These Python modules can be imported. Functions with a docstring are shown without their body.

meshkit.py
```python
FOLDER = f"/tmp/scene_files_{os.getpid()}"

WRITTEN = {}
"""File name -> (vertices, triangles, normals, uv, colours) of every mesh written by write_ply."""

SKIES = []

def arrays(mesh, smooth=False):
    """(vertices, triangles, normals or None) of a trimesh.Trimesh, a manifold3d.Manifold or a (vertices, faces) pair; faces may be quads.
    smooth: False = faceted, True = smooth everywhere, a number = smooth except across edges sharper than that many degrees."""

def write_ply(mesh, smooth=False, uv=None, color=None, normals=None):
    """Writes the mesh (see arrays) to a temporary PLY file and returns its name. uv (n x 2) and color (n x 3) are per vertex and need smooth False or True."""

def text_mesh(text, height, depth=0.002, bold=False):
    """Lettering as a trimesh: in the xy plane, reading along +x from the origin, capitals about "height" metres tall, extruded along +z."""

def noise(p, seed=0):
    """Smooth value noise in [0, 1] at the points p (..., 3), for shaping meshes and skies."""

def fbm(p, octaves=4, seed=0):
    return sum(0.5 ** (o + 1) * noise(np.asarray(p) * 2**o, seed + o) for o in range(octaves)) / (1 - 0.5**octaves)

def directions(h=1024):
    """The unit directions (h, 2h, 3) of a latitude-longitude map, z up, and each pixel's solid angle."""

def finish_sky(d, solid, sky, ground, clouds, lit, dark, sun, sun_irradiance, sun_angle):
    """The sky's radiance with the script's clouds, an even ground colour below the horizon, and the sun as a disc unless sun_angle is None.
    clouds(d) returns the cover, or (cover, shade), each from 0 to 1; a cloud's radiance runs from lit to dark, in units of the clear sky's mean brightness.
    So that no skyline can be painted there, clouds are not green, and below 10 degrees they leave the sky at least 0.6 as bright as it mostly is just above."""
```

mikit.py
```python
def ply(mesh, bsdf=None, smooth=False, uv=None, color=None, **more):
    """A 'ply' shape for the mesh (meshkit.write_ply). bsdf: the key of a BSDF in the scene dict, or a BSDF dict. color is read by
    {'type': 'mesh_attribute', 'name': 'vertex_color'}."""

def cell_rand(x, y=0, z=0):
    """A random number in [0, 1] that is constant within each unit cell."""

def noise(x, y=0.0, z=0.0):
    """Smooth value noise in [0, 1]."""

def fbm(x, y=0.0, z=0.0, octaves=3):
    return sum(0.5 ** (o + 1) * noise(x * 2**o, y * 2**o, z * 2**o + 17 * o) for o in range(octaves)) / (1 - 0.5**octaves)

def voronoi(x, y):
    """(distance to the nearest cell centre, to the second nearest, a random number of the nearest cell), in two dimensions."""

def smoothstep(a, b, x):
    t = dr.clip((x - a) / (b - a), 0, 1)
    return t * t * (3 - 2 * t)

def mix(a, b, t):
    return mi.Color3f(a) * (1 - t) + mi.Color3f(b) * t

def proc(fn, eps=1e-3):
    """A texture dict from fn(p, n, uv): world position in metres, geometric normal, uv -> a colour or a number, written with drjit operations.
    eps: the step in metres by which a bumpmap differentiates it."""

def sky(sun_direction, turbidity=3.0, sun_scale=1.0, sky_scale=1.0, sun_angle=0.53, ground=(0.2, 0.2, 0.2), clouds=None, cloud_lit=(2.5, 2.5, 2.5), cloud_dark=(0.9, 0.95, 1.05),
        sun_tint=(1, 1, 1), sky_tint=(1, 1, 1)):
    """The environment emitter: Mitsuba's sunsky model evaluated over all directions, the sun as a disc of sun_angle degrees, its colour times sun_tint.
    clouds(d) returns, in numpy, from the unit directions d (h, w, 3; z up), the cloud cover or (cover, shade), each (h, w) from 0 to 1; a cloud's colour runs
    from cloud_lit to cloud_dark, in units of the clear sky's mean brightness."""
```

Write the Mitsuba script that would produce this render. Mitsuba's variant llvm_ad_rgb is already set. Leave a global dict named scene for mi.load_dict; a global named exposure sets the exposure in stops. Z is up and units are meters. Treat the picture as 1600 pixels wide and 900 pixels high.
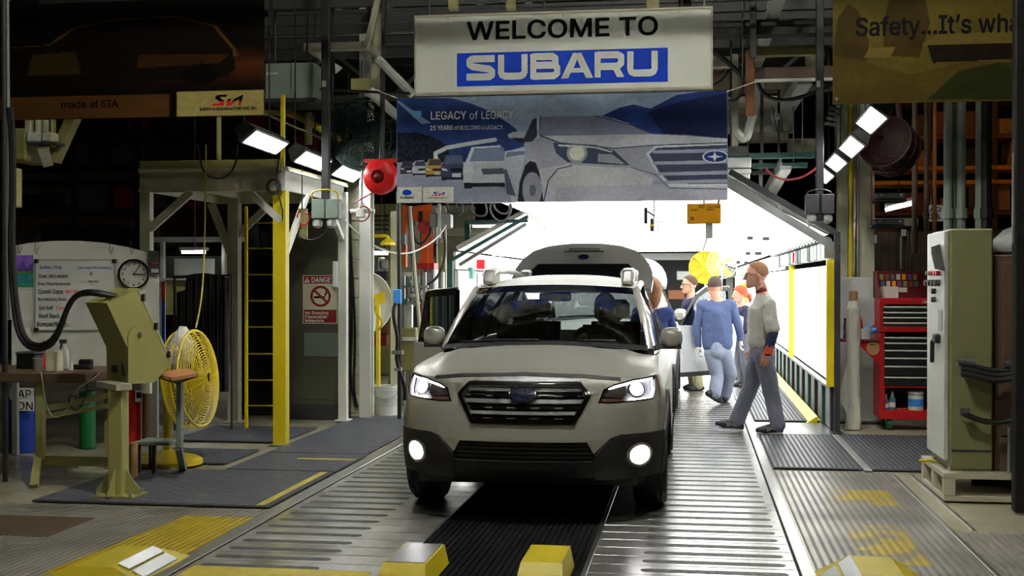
import math, random
import numpy as np, trimesh, manifold3d as m3, drjit as dr, mitsuba as mi
import mikit, meshkit
from shapely.geometry import Polygon, Point, LineString, box as sbox
from shapely import affinity, contains_xy
from shapely.ops import unary_union
T = mi.ScalarTransform4f
rng = random.Random(7); NR = np.random.RandomState(11)
scene, labels = {}, {}

# ---------------------------------------------------------------- camera, exposure
FPX, EYE = 1930.0, 1.6                                   # focal length in pixels of the 1600 x 900 frame, eye height
PSI = math.atan(283 / FPX); PIT = math.atan(10 / math.hypot(FPX, 283))
FW = np.array([-math.sin(PSI) * math.cos(PIT), math.cos(PSI) * math.cos(PIT), -math.sin(PIT)])
RT = np.array([math.cos(PSI), math.sin(PSI), 0.0]); UP = np.cross(RT, FW); CAM = np.array([0, 0, EYE])
exposure = 0.4
scene['camera'] = {'type': 'perspective', 'fov': math.degrees(2 * math.atan(800 / FPX)), 'fov_axis': 'x', 'near_clip': 0.05, 'far_clip': 300.0,
                   'to_world': T().look_at(origin=CAM.tolist(), target=(CAM + FW).tolist(), up=UP.tolist())}
LIT = dict(tunnel=2.1, bay=(6, 110, 6, 10, 320, 10, 75), row=30.0, head=13.0, sodium=32.0)   # radiances of the lamps of the place

# ---------------------------------------------------------------- helpers
def ray(u, v): return FW + RT * (u - 800) / FPX - UP * (v - 450) / FPX
def G(u, v, z=0.0): d = ray(u, v); return CAM + d * (z - EYE) / d[2]          # a point of the photograph on the plane z
def P(u, v, Y): d = ray(u, v); return CAM + d * Y / d[1]                      # a point of the photograph on the plane y = Y
def rgb(r, g, b): return [float(((x / 255 + 0.055) / 1.055) ** 2.4 if x > 10 else x / 255 / 12.92) for x in (r, g, b)]
def mat(key, col, rough=0.5, metal=0.0, spec=0.5, **k):
    if isinstance(col, (tuple, list)): col = {'type': 'rgb', 'value': rgb(*col)}
    d = {'type': 'principled', 'base_color': col, 'roughness': rough, 'metallic': metal, 'specular': spec, **k}
    scene['m_' + key] = {'type': 'twosided', 'b': d}
    return 'm_' + key
def lamp(col): return {'emitter': {'type': 'area', 'radiance': {'type': 'rgb', 'value': [float(c) for c in col]}}}

def key(name, parent=None):
    k = name if parent is None else parent + '__' + name
    if k not in scene and k not in labels: return k
    i = 1
    while f'{k}_{i:03d}' in scene or f'{k}_{i:03d}' in labels: i += 1
    return f'{k}_{i:03d}'
def lab(k, label=None, cat=None, group=None, kind=None):
    labels.setdefault(k, {}).update({a: b for a, b in dict(label=label, category=cat, group=group, kind=kind).items() if b})
    return k
def thing(name, label, cat, group=None, kind=None): return lab(key(name), label, cat, group, kind)
def put(k, mesh, m, smooth=35, **more):
    if isinstance(mesh, (list, tuple)) and len(mesh) and isinstance(mesh[0], trimesh.Trimesh): mesh = trimesh.util.concatenate(list(mesh))
    scene[k] = mesh if isinstance(mesh, dict) else mikit.ply(mesh, m, smooth=smooth, **more)
    return k
def part(parent, name, mesh, m, label=None, smooth=35, kind=None, **more):
    k = put(key(name, parent), mesh, m, smooth, **more)
    if label or kind: lab(k, label, kind=kind)
    return k
def solo(name, mesh, m, label, cat, group=None, kind=None, smooth=35, **more):
    k = key(name); lab(k, label, cat, group, kind)
    return put(k, mesh, m, smooth, **more)
def struct(name, mesh, m, smooth=35, label=None, parent=None, **more):
    k = key(name, parent); put(k, mesh, m, smooth, **more)
    return lab(k, label, kind='structure')
def dup(root, delta, label, group=None, skip=()):
    r = key(root.split('_0')[0]); lab(r, label, labels[root]['category'], group or labels[root].get('group'))
    for k in [k for k in scene if k.startswith(root + '__')]:
        if any(s in k for s in skip): continue
        d = dict(scene[k]); m0 = d.get('to_world'); t = T().translate([float(x) for x in delta])
        d['to_world'] = t @ m0 if m0 is not None else t
        scene[r + k[len(root):]] = d
        if k in labels: labels[r + k[len(root):]] = dict(labels[k])
    return r

cat_ = trimesh.util.concatenate
def hull(pts): return trimesh.convex.convex_hull(np.asarray(pts, float))
def box(a, b, bev=0.0):
    a, b = np.minimum(a, b), np.maximum(a, b)
    if bev <= 0:
        return trimesh.creation.box(bounds=[a, b])
    bev = min(bev, 0.45 * float((b - a).min())); out = []
    for s in np.ndindex(2, 2, 2):
        c = np.where(s, b, a); d = np.where(s, -1.0, 1.0)
        for ax in range(3):
            q = c + d * bev; q[ax] = c[ax]; out.append(q)
    return hull(out)
def beam(p, q, w, h, up=(0, 0, 1), bev=0.0):
    p, q = np.asarray(p, float), np.asarray(q, float); L = np.linalg.norm(q - p); x = (q - p) / L
    y = np.cross(up, x)
    if np.linalg.norm(y) < 1e-3: y = np.cross((0, 1, 0), x)
    y /= np.linalg.norm(y); z = np.cross(x, y)
    m = box([0, -w / 2, -h / 2], [L, w / 2, h / 2], bev); M = np.eye(4); M[:3, 0], M[:3, 1], M[:3, 2], M[:3, 3] = x, y, z, p
    m.apply_transform(M); return m
def ibeam(p, q, w, h, t=0.02, up=(0, 0, 1)):
    p, q, u = np.asarray(p, float), np.asarray(q, float), np.asarray(up, float)
    return cat_([beam(p, q, t, h, up), beam(p + u * (h - t) / 2, q + u * (h - t) / 2, w, t, up), beam(p - u * (h - t) / 2, q - u * (h - t) / 2, w, t, up)])
def frame_of(d):
    d = np.asarray(d, float) / np.linalg.norm(d); a = np.cross(d, (0, 0, 1) if abs(d[2]) < 0.9 else (1, 0, 0)); a /= np.linalg.norm(a)
    return a, np.cross(d, a), d
def grid(Pt, close_u=False):
    n, m = Pt.shape[:2]; idx = np.arange(n * m).reshape(n, m)
    if close_u: idx = np.vstack([idx, idx[:1]])
    a, b, c, d = idx[:-1, :-1].ravel(), idx[1:, :-1].ravel(), idx[1:, 1:].ravel(), idx[:-1, 1:].ravel()
    return trimesh.Trimesh(Pt.reshape(-1, 3), np.vstack([np.c_[a, b, c], np.c_[a, c, d]]), process=False)
def lathe(prof, origin=(0, 0, 0), axis=(0, 0, 1), n=24):
    a, b, d = frame_of(axis); th = np.linspace(0, 2 * np.pi, n, endpoint=False); pr_ = np.asarray(prof, float)
    ring = np.cos(th)[:, None] * a + np.sin(th)[:, None] * b
    Pt = np.asarray(origin) + ring[:, None, :] * pr_[None, :, :1] + d * pr_[None, :, 1:2]
    return grid(Pt, True)
def cyl(p, q, r, n=12, r2=None):
    p, q = np.asarray(p, float), np.asarray(q, float); L = np.linalg.norm(q - p); r2 = r if r2 is None else r2
    return lathe([(1e-4, 0), (r, 0), (r2, L), (1e-4, L)], p, q - p, n)
def tube(pts, r, n=7, smooth=0, closed=False):
    pts = np.asarray(pts, float)
    if smooth:
        from scipy.interpolate import CubicSpline
        t = np.r_[0, np.cumsum(np.linalg.norm(np.diff(pts, axis=0), axis=1))]
        pts = CubicSpline(t, pts)(np.linspace(0, t[-1], smooth))
    tg = np.gradient(pts, axis=0); tg /= np.linalg.norm(tg, axis=1, keepdims=True)
    a = frame_of(tg[0])[0]; th = np.linspace(0, 2 * np.pi, n, endpoint=False); rows = []
    rr = np.broadcast_to(r, len(pts))
    for p_, t_, r_ in zip(pts, tg, rr):
        a = a - t_ * (a @ t_); a /= np.linalg.norm(a); b = np.cross(t_, a)
        rows.append(p_ + r_ * (np.cos(th)[:, None] * a + np.sin(th)[:, None] * b))
    g = grid(np.stack(rows).transpose(1, 0, 2), True); k = len(rows)
    caps = [[j * k, ((j + 1) % n) * k, 0] for j in range(1, n - 1)] + [[j * k + k - 1, k - 1, ((j + 1) % n) * k + k - 1] for j in range(1, n - 1)]
    g.faces = np.vstack([g.faces, caps]); return g
def extr(poly, d): 
    if poly.geom_type != 'Polygon': return cat_([trimesh.creation.extrude_polygon(g, d, engine='earcut') for g in poly.geoms if g.area > 1e-9])
    return trimesh.creation.extrude_polygon(poly, d, engine='earcut')
def prism(poly, o, ex, ey, d):
    """poly (points or shapely) in the plane o + ex, ey, extruded by the vector d"""
    poly = poly if hasattr(poly, 'area') else Polygon(poly)
    m = extr(poly, 1.0); v = m.vertices
    m.vertices = np.asarray(o, float) + v[:, :1] * np.asarray(ex, float) + v[:, 1:2] * np.asarray(ey, float) + v[:, 2:3] * np.asarray(d, float)
    if np.dot(np.cross(ex, ey), d) < 0: m.invert()
    return m
def px_box(u0, v0, u1, v1, Y, d, bev=0.0):                # a box whose front stands in the plane y = Y
    a, b = P(u0, (v0 + v1) / 2, Y), P(u1, (v0 + v1) / 2, Y); t, l = P((u0 + u1) / 2, v0, Y), P((u0 + u1) / 2, v1, Y)
    return box([a[0], Y, l[2]], [b[0], Y + d, t[2]], bev)
def text(s, o, ex, ez, height, depth=0.002, bold=False, width=None, xs=1.0, center=False):
    """lettering that stands at o and reads along ex, up along ez, raised by depth towards cross(ex, ez)"""
    m = meshkit.text_mesh(s, height, depth, bold); v = m.vertices.copy()
    if width: xs = width / np.ptp(v[:, 0]); v[:, 0] -= v[:, 0].min()
    v[:, 0] *= xs
    if center: v[:, 0] -= v[:, 0].mean() if False else (v[:, 0].min() + v[:, 0].max()) / 2
    ex, ez = np.asarray(ex, float), np.asarray(ez, float)
    m.vertices = np.asarray(o, float) + v[:, :1] * ex + v[:, 1:2] * ez + v[:, 2:3] * np.cross(ex, ez)
    return m
def sheet(o, w, h, nx, nz, fn, m, parent_key, thick=0.004, ex=(1, 0, 0), ez=(0, 0, 1), wave=None):
    """a printed sheet: fn(U, V) (V up, in 0..1) gives the print's linear colours at the points of the sheet"""
    U, V = np.meshgrid(np.linspace(0, 1, nx), np.linspace(0, 1, nz), indexing='ij')
    ex, ez = np.asarray(ex, float), np.asarray(ez, float); nn = np.cross(ex, ez)
    off = wave(U, V) if wave else 0 * U
    front = np.asarray(o, float) + (U * w)[..., None] * ex + (V * h)[..., None] * ez + off[..., None] * nn
    g = grid(front); col = fn(U, V).reshape(-1, 3); n = len(g.vertices)
    back = front.reshape(-1, 3) - thick * nn
    e = np.r_[np.arange(nz), np.arange(nx) * nz + nz - 1, (nx - 1) * nz + np.arange(nz)[::-1], np.arange(nx)[::-1] * nz]
    side = np.vstack([np.c_[e[:-1], e[1:], e[1:] + n], np.c_[e[:-1], e[1:] + n, e[:-1] + n]])
    me = trimesh.Trimesh(np.vstack([g.vertices, back]), np.vstack([g.faces, g.faces[:, ::-1] + n, side]), process=False)
    scene[parent_key] = mikit.ply(me, m, smooth=False, color=np.vstack([col, col * 0.6]))
    return parent_key
VC = {'type': 'mesh_attribute', 'name': 'vertex_color'}

# ---------------------------------------------------------------- materials
mat('white_paint', (205, 206, 196), 0.45); mat('cream', (186, 184, 160), 0.5); mat('beige', (176, 170, 150), 0.55)
mat('olive', (138, 134, 80), 0.5); mat('grey_green', (110, 122, 112), 0.5); mat('panel_grey', (196, 199, 192), 0.4)
mat('steel', (176, 176, 172), 0.32, 1.0); mat('dark_steel', (70, 70, 70), 0.4, 0.8); mat('galv', (150, 154, 152), 0.45, 0.7)
mat('black', (14, 14, 15), 0.5); mat('black_gloss', (8, 8, 9), 0.15); mat('rubber', (26, 26, 27), 0.7); mat('charcoal', (48, 50, 52), 0.55)
mat('yellow', (196, 176, 20), 0.45); mat('yellow_bright', (226, 200, 28), 0.4); mat('yellow_worn', (178, 160, 24), 0.5)
mat('red', (176, 24, 28), 0.4); mat('red_bright', (214, 28, 34), 0.35); mat('dark_red', (96, 22, 24), 0.45); mat('maroon', (120, 30, 34), 0.5)
mat('orange', (226, 92, 20), 0.4); mat('amber', (232, 160, 10), 0.4); mat('blue', (20, 52, 140), 0.45); mat('green', (12, 92, 44), 0.5)
mat('dark_green', (48, 84, 82), 0.5); mat('teal', (60, 110, 104), 0.5); mat('wood', (150, 96, 50), 0.45); mat('card', (172, 132, 84), 0.8)
mat('paper', (214, 214, 206), 0.8); mat('ink', (12, 12, 14), 0.7, 0.0, 0.08); mat('ink_blue', (30, 60, 150), 0.6); mat('ink_red', (200, 40, 30), 0.6)
mat('logo_blue', (10, 52, 160), 0.5, 0.0, 0.12); mat('plastic_white', (214, 216, 212), 0.35); mat('brown', (78, 60, 46), 0.6); mat('rust', (116, 70, 40), 0.65)
mat('print', VC, 0.6, 0.0, 0.08); mat('sky_blue', (60, 140, 220), 0.5); mat('purple', (110, 80, 140), 0.5)
scene['m_pane'] = {'type': 'thindielectric'}
scene['m_tinted'] = {'type': 'thindielectric', 'specular_transmittance': {'type': 'rgb', 'value': [.24, .28, .27]}, 'int_ior': 1.8}
mat('film', (206, 202, 190), 0.3)
# ---------------------------------------------------------------- the setting: floor, hall, conveyor
CX, LEFT, RIGHT, PITL, PITR = -1.12, -2.82, 0.58, -1.64, -0.59   # the conveyor: centre, edges, edges of its middle belt
def floor_col(p, n, uv):
    a = mikit.fbm(p.x * 0.9, p.y * 0.9, 3.0); b = mikit.fbm(p.x * 7, p.y * 7, 1.0)
    return mikit.mix(mi.Color3f(*rgb(92, 88, 74)), mi.Color3f(*rgb(150, 146, 126)), dr.clip(a * 1.1 + 0.35 * (b - 0.5), 0, 1))
mat('concrete', mikit.proc(floor_col), 0.28)
struct('floor', extr(sbox(-24, -10, 22, 75).difference(sbox(LEFT - .1, 2.0, RIGHT + .07, 47)), .294).apply_translation([0, 0, -.3]), 'm_concrete', label='worn polished concrete factory floor')
def wall_col(p, n, uv):
    a = mikit.fbm(p.x * 0.6, p.y * 0.6, p.z * 1.2); s = mikit.smoothstep(0.46, 0.5, dr.abs(p.z * 0.7 - dr.floor(p.z * 0.7) - 0.5))
    return mikit.mix(mi.Color3f(*rgb(58, 44, 30)), mi.Color3f(*rgb(96, 74, 48)), dr.clip(a, 0, 1)) * (1 - 0.5 * s)
mat('hall', mikit.proc(wall_col), 0.8)
struct('wall_left', box([-24.2, -10, 0], [-24, 75, 11]), 'm_hall'); struct('wall_right', box([22, -10, 0], [22.2, 75, 11]), 'm_hall')
struct('wall_back', box([-24, 75, 0], [22, 75.2, 11]), 'm_hall'); struct('wall_front', box([-24, -10.2, 0], [22, -10, 11]), 'm_hall')
mat('roof_deck', (96, 94, 90), 0.8); struct('ceiling', box([-24, -10, 11], [22, 75, 11.2]), 'm_roof_deck')

def slat_col(p, n, uv):
    w = mikit.fbm(p.x * 3, p.y * 1.2, 2.0); s = mikit.noise(p.x * 60, p.y * 4, 0.0); k = mikit.cell_rand(p.y / 0.225, p.x > -1.1)
    return mi.Color3f(*rgb(186, 184, 180)) * (0.72 + 0.3 * w + 0.12 * (s - 0.5) + 0.14 * k)
def slat_rough(p, n, uv): return 0.16 + 0.22 * mikit.fbm(p.x * 5, p.y * 5, 4.0)
mat('slat', mikit.proc(slat_col), mikit.proc(slat_rough), 0.9)
mat('slat_groove', (28, 26, 24), 0.5)
def belt_col(p, n, uv): return mi.Color3f(*rgb(24, 24, 26)) * (0.6 + 0.9 * mikit.fbm(p.x * 6, p.y * 2, 5.0))
scene['m_belt'] = {'type': 'twosided', 'b': {'type': 'diffuse', 'reflectance': mikit.proc(belt_col)}}
cv = thing('slat_conveyor', 'wide steel slat conveyor running down the middle of the floor under the silver cars', 'conveyor')
part(cv, 'bed', box([LEFT - .1, 2.0, -0.10], [RIGHT + .07, 47, -0.03]), 'm_dark_steel')
SP, Y1 = 0.225, 16.7
slat_p = [mikit.ply(box([LEFT + 0.006, 0.004, -0.03], [PITL - 0.006, SP - 0.004, 0.0], 0.002), 'm_slat'), mikit.ply(box([PITR + 0.006, 0.004, -0.03], [RIGHT - 0.006, SP - 0.004, 0.0], 0.002), 'm_slat')]
def strip_poly(a, b): return LineString([(a, 0.1), (b, 0.1)]).buffer(0.038)
grv = [mikit.ply(prism(strip_poly(-2.72, -2.10), [0, 0, 0], [1, 0, 0], [0, 1, 0], [0, 0, 0.0012]), 'm_slat_groove'), mikit.ply(prism(strip_poly(-0.25, 0.48), [0, 0, 0], [1, 0, 0], [0, 1, 0], [0, 0, 0.0012]), 'm_slat_groove')]
y = 5.2; n_sl = 0
while y < Y1:
    for s in (0, 1):
        k = key('slat', cv); scene[k] = {**slat_p[s], 'to_world': T().translate([0, y, 0])}
        g = key('grip_strip', k); scene[g] = {**grv[s], 'to_world': T().translate([0, y, 0])}
        if n_sl == 0: lab(g, 'dark grip strip')
    y += SP; n_sl += 1
far = []
while y < 46.5:
    far += [box([LEFT, y, -0.03], [PITL, y + SP - 0.012, 0]), box([PITR, y, -0.03], [RIGHT, y + SP - 0.012, 0])]; y += SP
part(cv, 'far_slats', far, 'm_slat', kind='stuff')
part(cv, 'centre_belt', box([PITL + 0.01, 2.0, -0.05], [PITR - 0.01, 46.5, -0.012]), 'm_belt', 'black ribbed rubber belt')
ribs = [box([x, 2.0, -0.012], [x + 0.016, 30, -0.003]) for x in np.arange(PITL + 0.03, PITR - 0.03, 0.038)]
part(cv, 'belt_ribs', ribs, 'm_belt', kind='stuff')
for x, w in ((PITL, 0.018), (PITR, 0.03)): part(cv, 'rail', box([x - w / 2, 2.0, -0.03], [x + w / 2, 46.5, 0.003], 0.003), 'm_steel')
for x, w in ((LEFT - 0.06, 0.11), (RIGHT + 0.045, 0.08)): part(cv, 'edge_rail', box([x - w / 2, 2.0, -0.05], [x + w / 2, 46.5, 0.006], 0.004), 'm_steel')
part(cv, 'yellow_mark', box([-2.78, 6.0, -0.02], [-1.75, 6.62, 0.0018]), 'm_yellow_worn', 'yellow painted slats')

# ribbed floor plates and mats on both sides
def plate(name, x0, x1, y0, y1, z, m, pitch, rib, label=None, rh=0.004, parent=None):
    k = struct(name, box([x0, y0, -0.006], [x1, y1, z]), m + '_low', parent=parent, label=label)
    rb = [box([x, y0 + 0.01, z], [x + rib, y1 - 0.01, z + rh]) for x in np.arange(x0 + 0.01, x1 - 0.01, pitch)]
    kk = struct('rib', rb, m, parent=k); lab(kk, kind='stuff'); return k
def plate_col(p, n, uv):
    a = mikit.fbm(p.x * 2.2, p.y * 2.2, 6.0); y1 = (p.x > -3.5 + 0.06 * (p.y - 6.8)) & (p.x < -2.9) & (p.y > 6.3) & (p.y < 8.02) & (p.z > -1)
    q1 = (p.x > 0.96) & (p.x < 1.34) & (p.y > 7.2) & (p.y < 8.35); q2 = (p.x > 1.0) & (p.x < 1.46) & (p.y > 9.1) & (p.y < 9.75)
    wear = mikit.smoothstep(0.3, 0.62, mikit.fbm(p.x * 5, p.y * 5, 9.0) + dr.select(p.x > 0, (p.x - 1.25) * 0.8, 0.3))
    base = mikit.mix(mi.Color3f(*rgb(96, 92, 84)), mi.Color3f(*rgb(160, 156, 148)), dr.clip(a, 0, 1))
    paint = mikit.mix(base, mi.Color3f(*rgb(176, 152, 16)), dr.clip(wear, 0.15, 1))
    return dr.select(y1 | q1 | q2, paint, base)
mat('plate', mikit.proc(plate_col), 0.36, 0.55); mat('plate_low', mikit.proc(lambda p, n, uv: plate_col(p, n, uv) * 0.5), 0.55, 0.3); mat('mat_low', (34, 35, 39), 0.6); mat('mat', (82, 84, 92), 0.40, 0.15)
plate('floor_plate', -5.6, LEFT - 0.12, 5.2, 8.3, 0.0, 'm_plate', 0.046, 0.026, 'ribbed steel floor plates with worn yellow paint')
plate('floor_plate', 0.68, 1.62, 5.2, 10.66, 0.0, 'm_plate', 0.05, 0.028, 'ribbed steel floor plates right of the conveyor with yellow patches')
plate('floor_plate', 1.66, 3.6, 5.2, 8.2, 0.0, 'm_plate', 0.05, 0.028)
struct('trim_1', box([1.625, 5.2, -0.006], [1.655, 10.6, 0.006], 0.002), 'm_steel'); struct('trim_2', box([1.78, 8.3, -0.006], [1.80, 10.6, 0.004]), 'm_steel')
struct('trim_3', box([-4.55, 5.2, -0.006], [-4.535, 8.2, 0.006]), 'm_steel')
mat('patch', (62, 48, 34), 0.6); struct('floor_patch', box([-5.4, 7.22, -0.006], [-4.0, 7.84, 0.0055]), 'm_patch', label='brown scraped patch in the floor plates')
def ribmat(x0, x1, y0, y1, label, z=0.014, pitch=0.034, rib=0.017, edge=None):
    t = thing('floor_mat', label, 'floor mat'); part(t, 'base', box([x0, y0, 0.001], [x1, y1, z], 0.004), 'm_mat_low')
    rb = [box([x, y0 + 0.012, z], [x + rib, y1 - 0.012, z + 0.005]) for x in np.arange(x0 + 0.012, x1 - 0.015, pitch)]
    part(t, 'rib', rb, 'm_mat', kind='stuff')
    if edge: part(t, 'edge_strip', edge, 'm_yellow_worn', 'yellow edge strip')
    return t
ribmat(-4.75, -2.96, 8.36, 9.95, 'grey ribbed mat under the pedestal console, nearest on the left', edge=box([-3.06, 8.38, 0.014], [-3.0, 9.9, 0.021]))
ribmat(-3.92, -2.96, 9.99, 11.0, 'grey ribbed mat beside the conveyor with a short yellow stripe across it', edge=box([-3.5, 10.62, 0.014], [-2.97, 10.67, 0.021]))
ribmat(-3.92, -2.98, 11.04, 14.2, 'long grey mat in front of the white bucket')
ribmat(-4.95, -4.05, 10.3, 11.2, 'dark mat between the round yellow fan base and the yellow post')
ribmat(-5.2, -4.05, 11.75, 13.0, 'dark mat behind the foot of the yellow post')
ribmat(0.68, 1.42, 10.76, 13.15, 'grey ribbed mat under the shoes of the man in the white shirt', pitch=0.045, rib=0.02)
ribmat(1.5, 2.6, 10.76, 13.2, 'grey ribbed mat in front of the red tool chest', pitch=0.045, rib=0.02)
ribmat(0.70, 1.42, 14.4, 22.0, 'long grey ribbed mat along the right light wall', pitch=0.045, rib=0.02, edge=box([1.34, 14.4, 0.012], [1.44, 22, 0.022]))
solo('floor_strip', box([1.43, 10.7, 0], [1.495, 13.2, 0.016], 0.004), 'm_galv', 'dusty metal strip lying between the two ribbed mats on the right', 'strip')
struct('trim_4', box([0.66, 13.2, -0.006], [1.5, 14.3, 0.004]), 'm_steel')

# yellow wheel guide blocks at the near end
def block(x0, x1, y0, y1, h, label, slope=0.16, cap=True):
    t = thing('guide_block', label, 'floor guide')
    pts = [(x0, y0, 0), (x1, y0, 0), (x0, y1, 0), (x1, y1, 0), (x0 + 0.02, y0 + slope, h), (x1 - 0.02, y0 + slope, h), (x0 + 0.02, y1 - 0.03, h), (x1 - 0.02, y1 - 0.03, h)]
    part(t, 'body', hull(pts), 'm_yellow', smooth=False)
    if cap: part(t, 'wear_plate', box([x0 + 0.03, y0 + slope + 0.01, h], [x1 - 0.03, y1 - 0.04, h + 0.004]), 'm_steel', 'bright scuffed top plate')
    return t
block(-1.64, -1.37, 6.2, 6.88, 0.115, 'yellow guide block with a bright scuffed top, left of the belt at the near end')
block(-0.92, -0.66, 6.3, 6.92, 0.12, 'small yellow guide block on the right side of the belt at the near end', cap=False)
def ramp(x0, x1, xi, y0, y1, h, label):
    t = thing('guide_block', label, 'floor guide'); a, b = min(x0, x1), max(x0, x1); w = b - a
    pts = [(a, y0, 0), (b, y0, 0), (a, y1, 0), (b, y1, 0), (a + 0.3 * w, y0 + 0.05, h), (b - 0.3 * w, y0 + 0.05, h), (a + 0.3 * w, y1 - 0.12, h), (b - 0.3 * w, y1 - 0.12, h)]
    part(t, 'body', hull(pts), 'm_yellow_worn', smooth=False)
    c = (b if xi > 0 else a); d = -1 if xi > 0 else 1; n = np.array([0.3 * w * 0, 0, 0])
    def quad(f0, f1):
        q = []
        for f in (f0, f1):
            for yy in (y0 + 0.1, y1 - 0.16):
                q += [(c + d * (0.02 + f * 0.28 * w), yy, h * f + 0.004), (c + d * (0.02 + f * 0.28 * w), yy, h * f + 0.016)]
        return hull(q)
    part(t, 'wear_plate', quad(0.06, 0.48), 'm_steel', 'bare scraped metal plate', smooth=False); part(t, 'wear_plate', quad(0.58, 0.98), 'm_steel', smooth=False)
    return t
ramp(-3.45, -2.88, 1, 6.15, 6.85, 0.075, 'yellow sloped guide with two scraped metal plates at the left edge of the conveyor')
ramp(0.66, 1.22, -1, 6.15, 6.98, 0.12, 'yellow sloped guide with a scraped metal plate at the right edge of the conveyor')
SPH = {}
def sph(c, r):
    if 'u' not in SPH: SPH['u'] = m3.Manifold.sphere(1.0, 20)
    return SPH['u'].scale([float(x) for x in np.broadcast_to(r, 3)]).translate([float(x) for x in c])
# ---------------------------------------------------------------- the car, in its own coordinates: x right, y back from the nose, z up
CARX, CARY = -1.11, 8.0
def _contour():
    a, p, w, y1, L = 0.78, 2.35, 0.925, 4.15, 4.82
    th = np.linspace(0, 1, 1201) ** 1.0; x = w * np.sin(th * np.pi / 2) ** (2 / p) ; y = a * (1 - np.cos(th * np.pi / 2) ** (2 / p))
    X = np.r_[x, np.full(400, w)]; Y = np.r_[y, np.linspace(a, y1, 401)[1:]]
    th2 = np.linspace(0, np.pi / 2, 801)[1:]; X = np.r_[X, w * np.cos(th2) ** (2 / 3.2)]; Y = np.r_[Y, y1 + (L - y1) * np.sin(th2) ** (2 / 3.2)]
    s = np.r_[0, np.cumsum(np.hypot(np.diff(X), np.diff(Y)))]
    return s, X, Y
CS, CXX, CYY = _contour(); SMAX = CS[-1]
def ip(x, xs, ys): return np.interp(x, xs, ys)
def half_w(z): return ip(z, [0.2, 0.32, 0.45, 0.6, 0.75, 0.86, 0.95, 1.02, 1.1], [0.90, 0.915, 0.925, 0.925, 0.922, 0.912, 0.89, 0.86, 0.82])
def nose(z): return ip(z, [0.2, 0.3, 0.36, 0.46, 0.56, 0.66, 0.76, 0.86, 0.92, 0.97, 1.02], [0.16, 0.06, 0.03, 0.01, 0.0, 0.01, 0.03, 0.065, 0.10, 0.15, 0.22])
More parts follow.
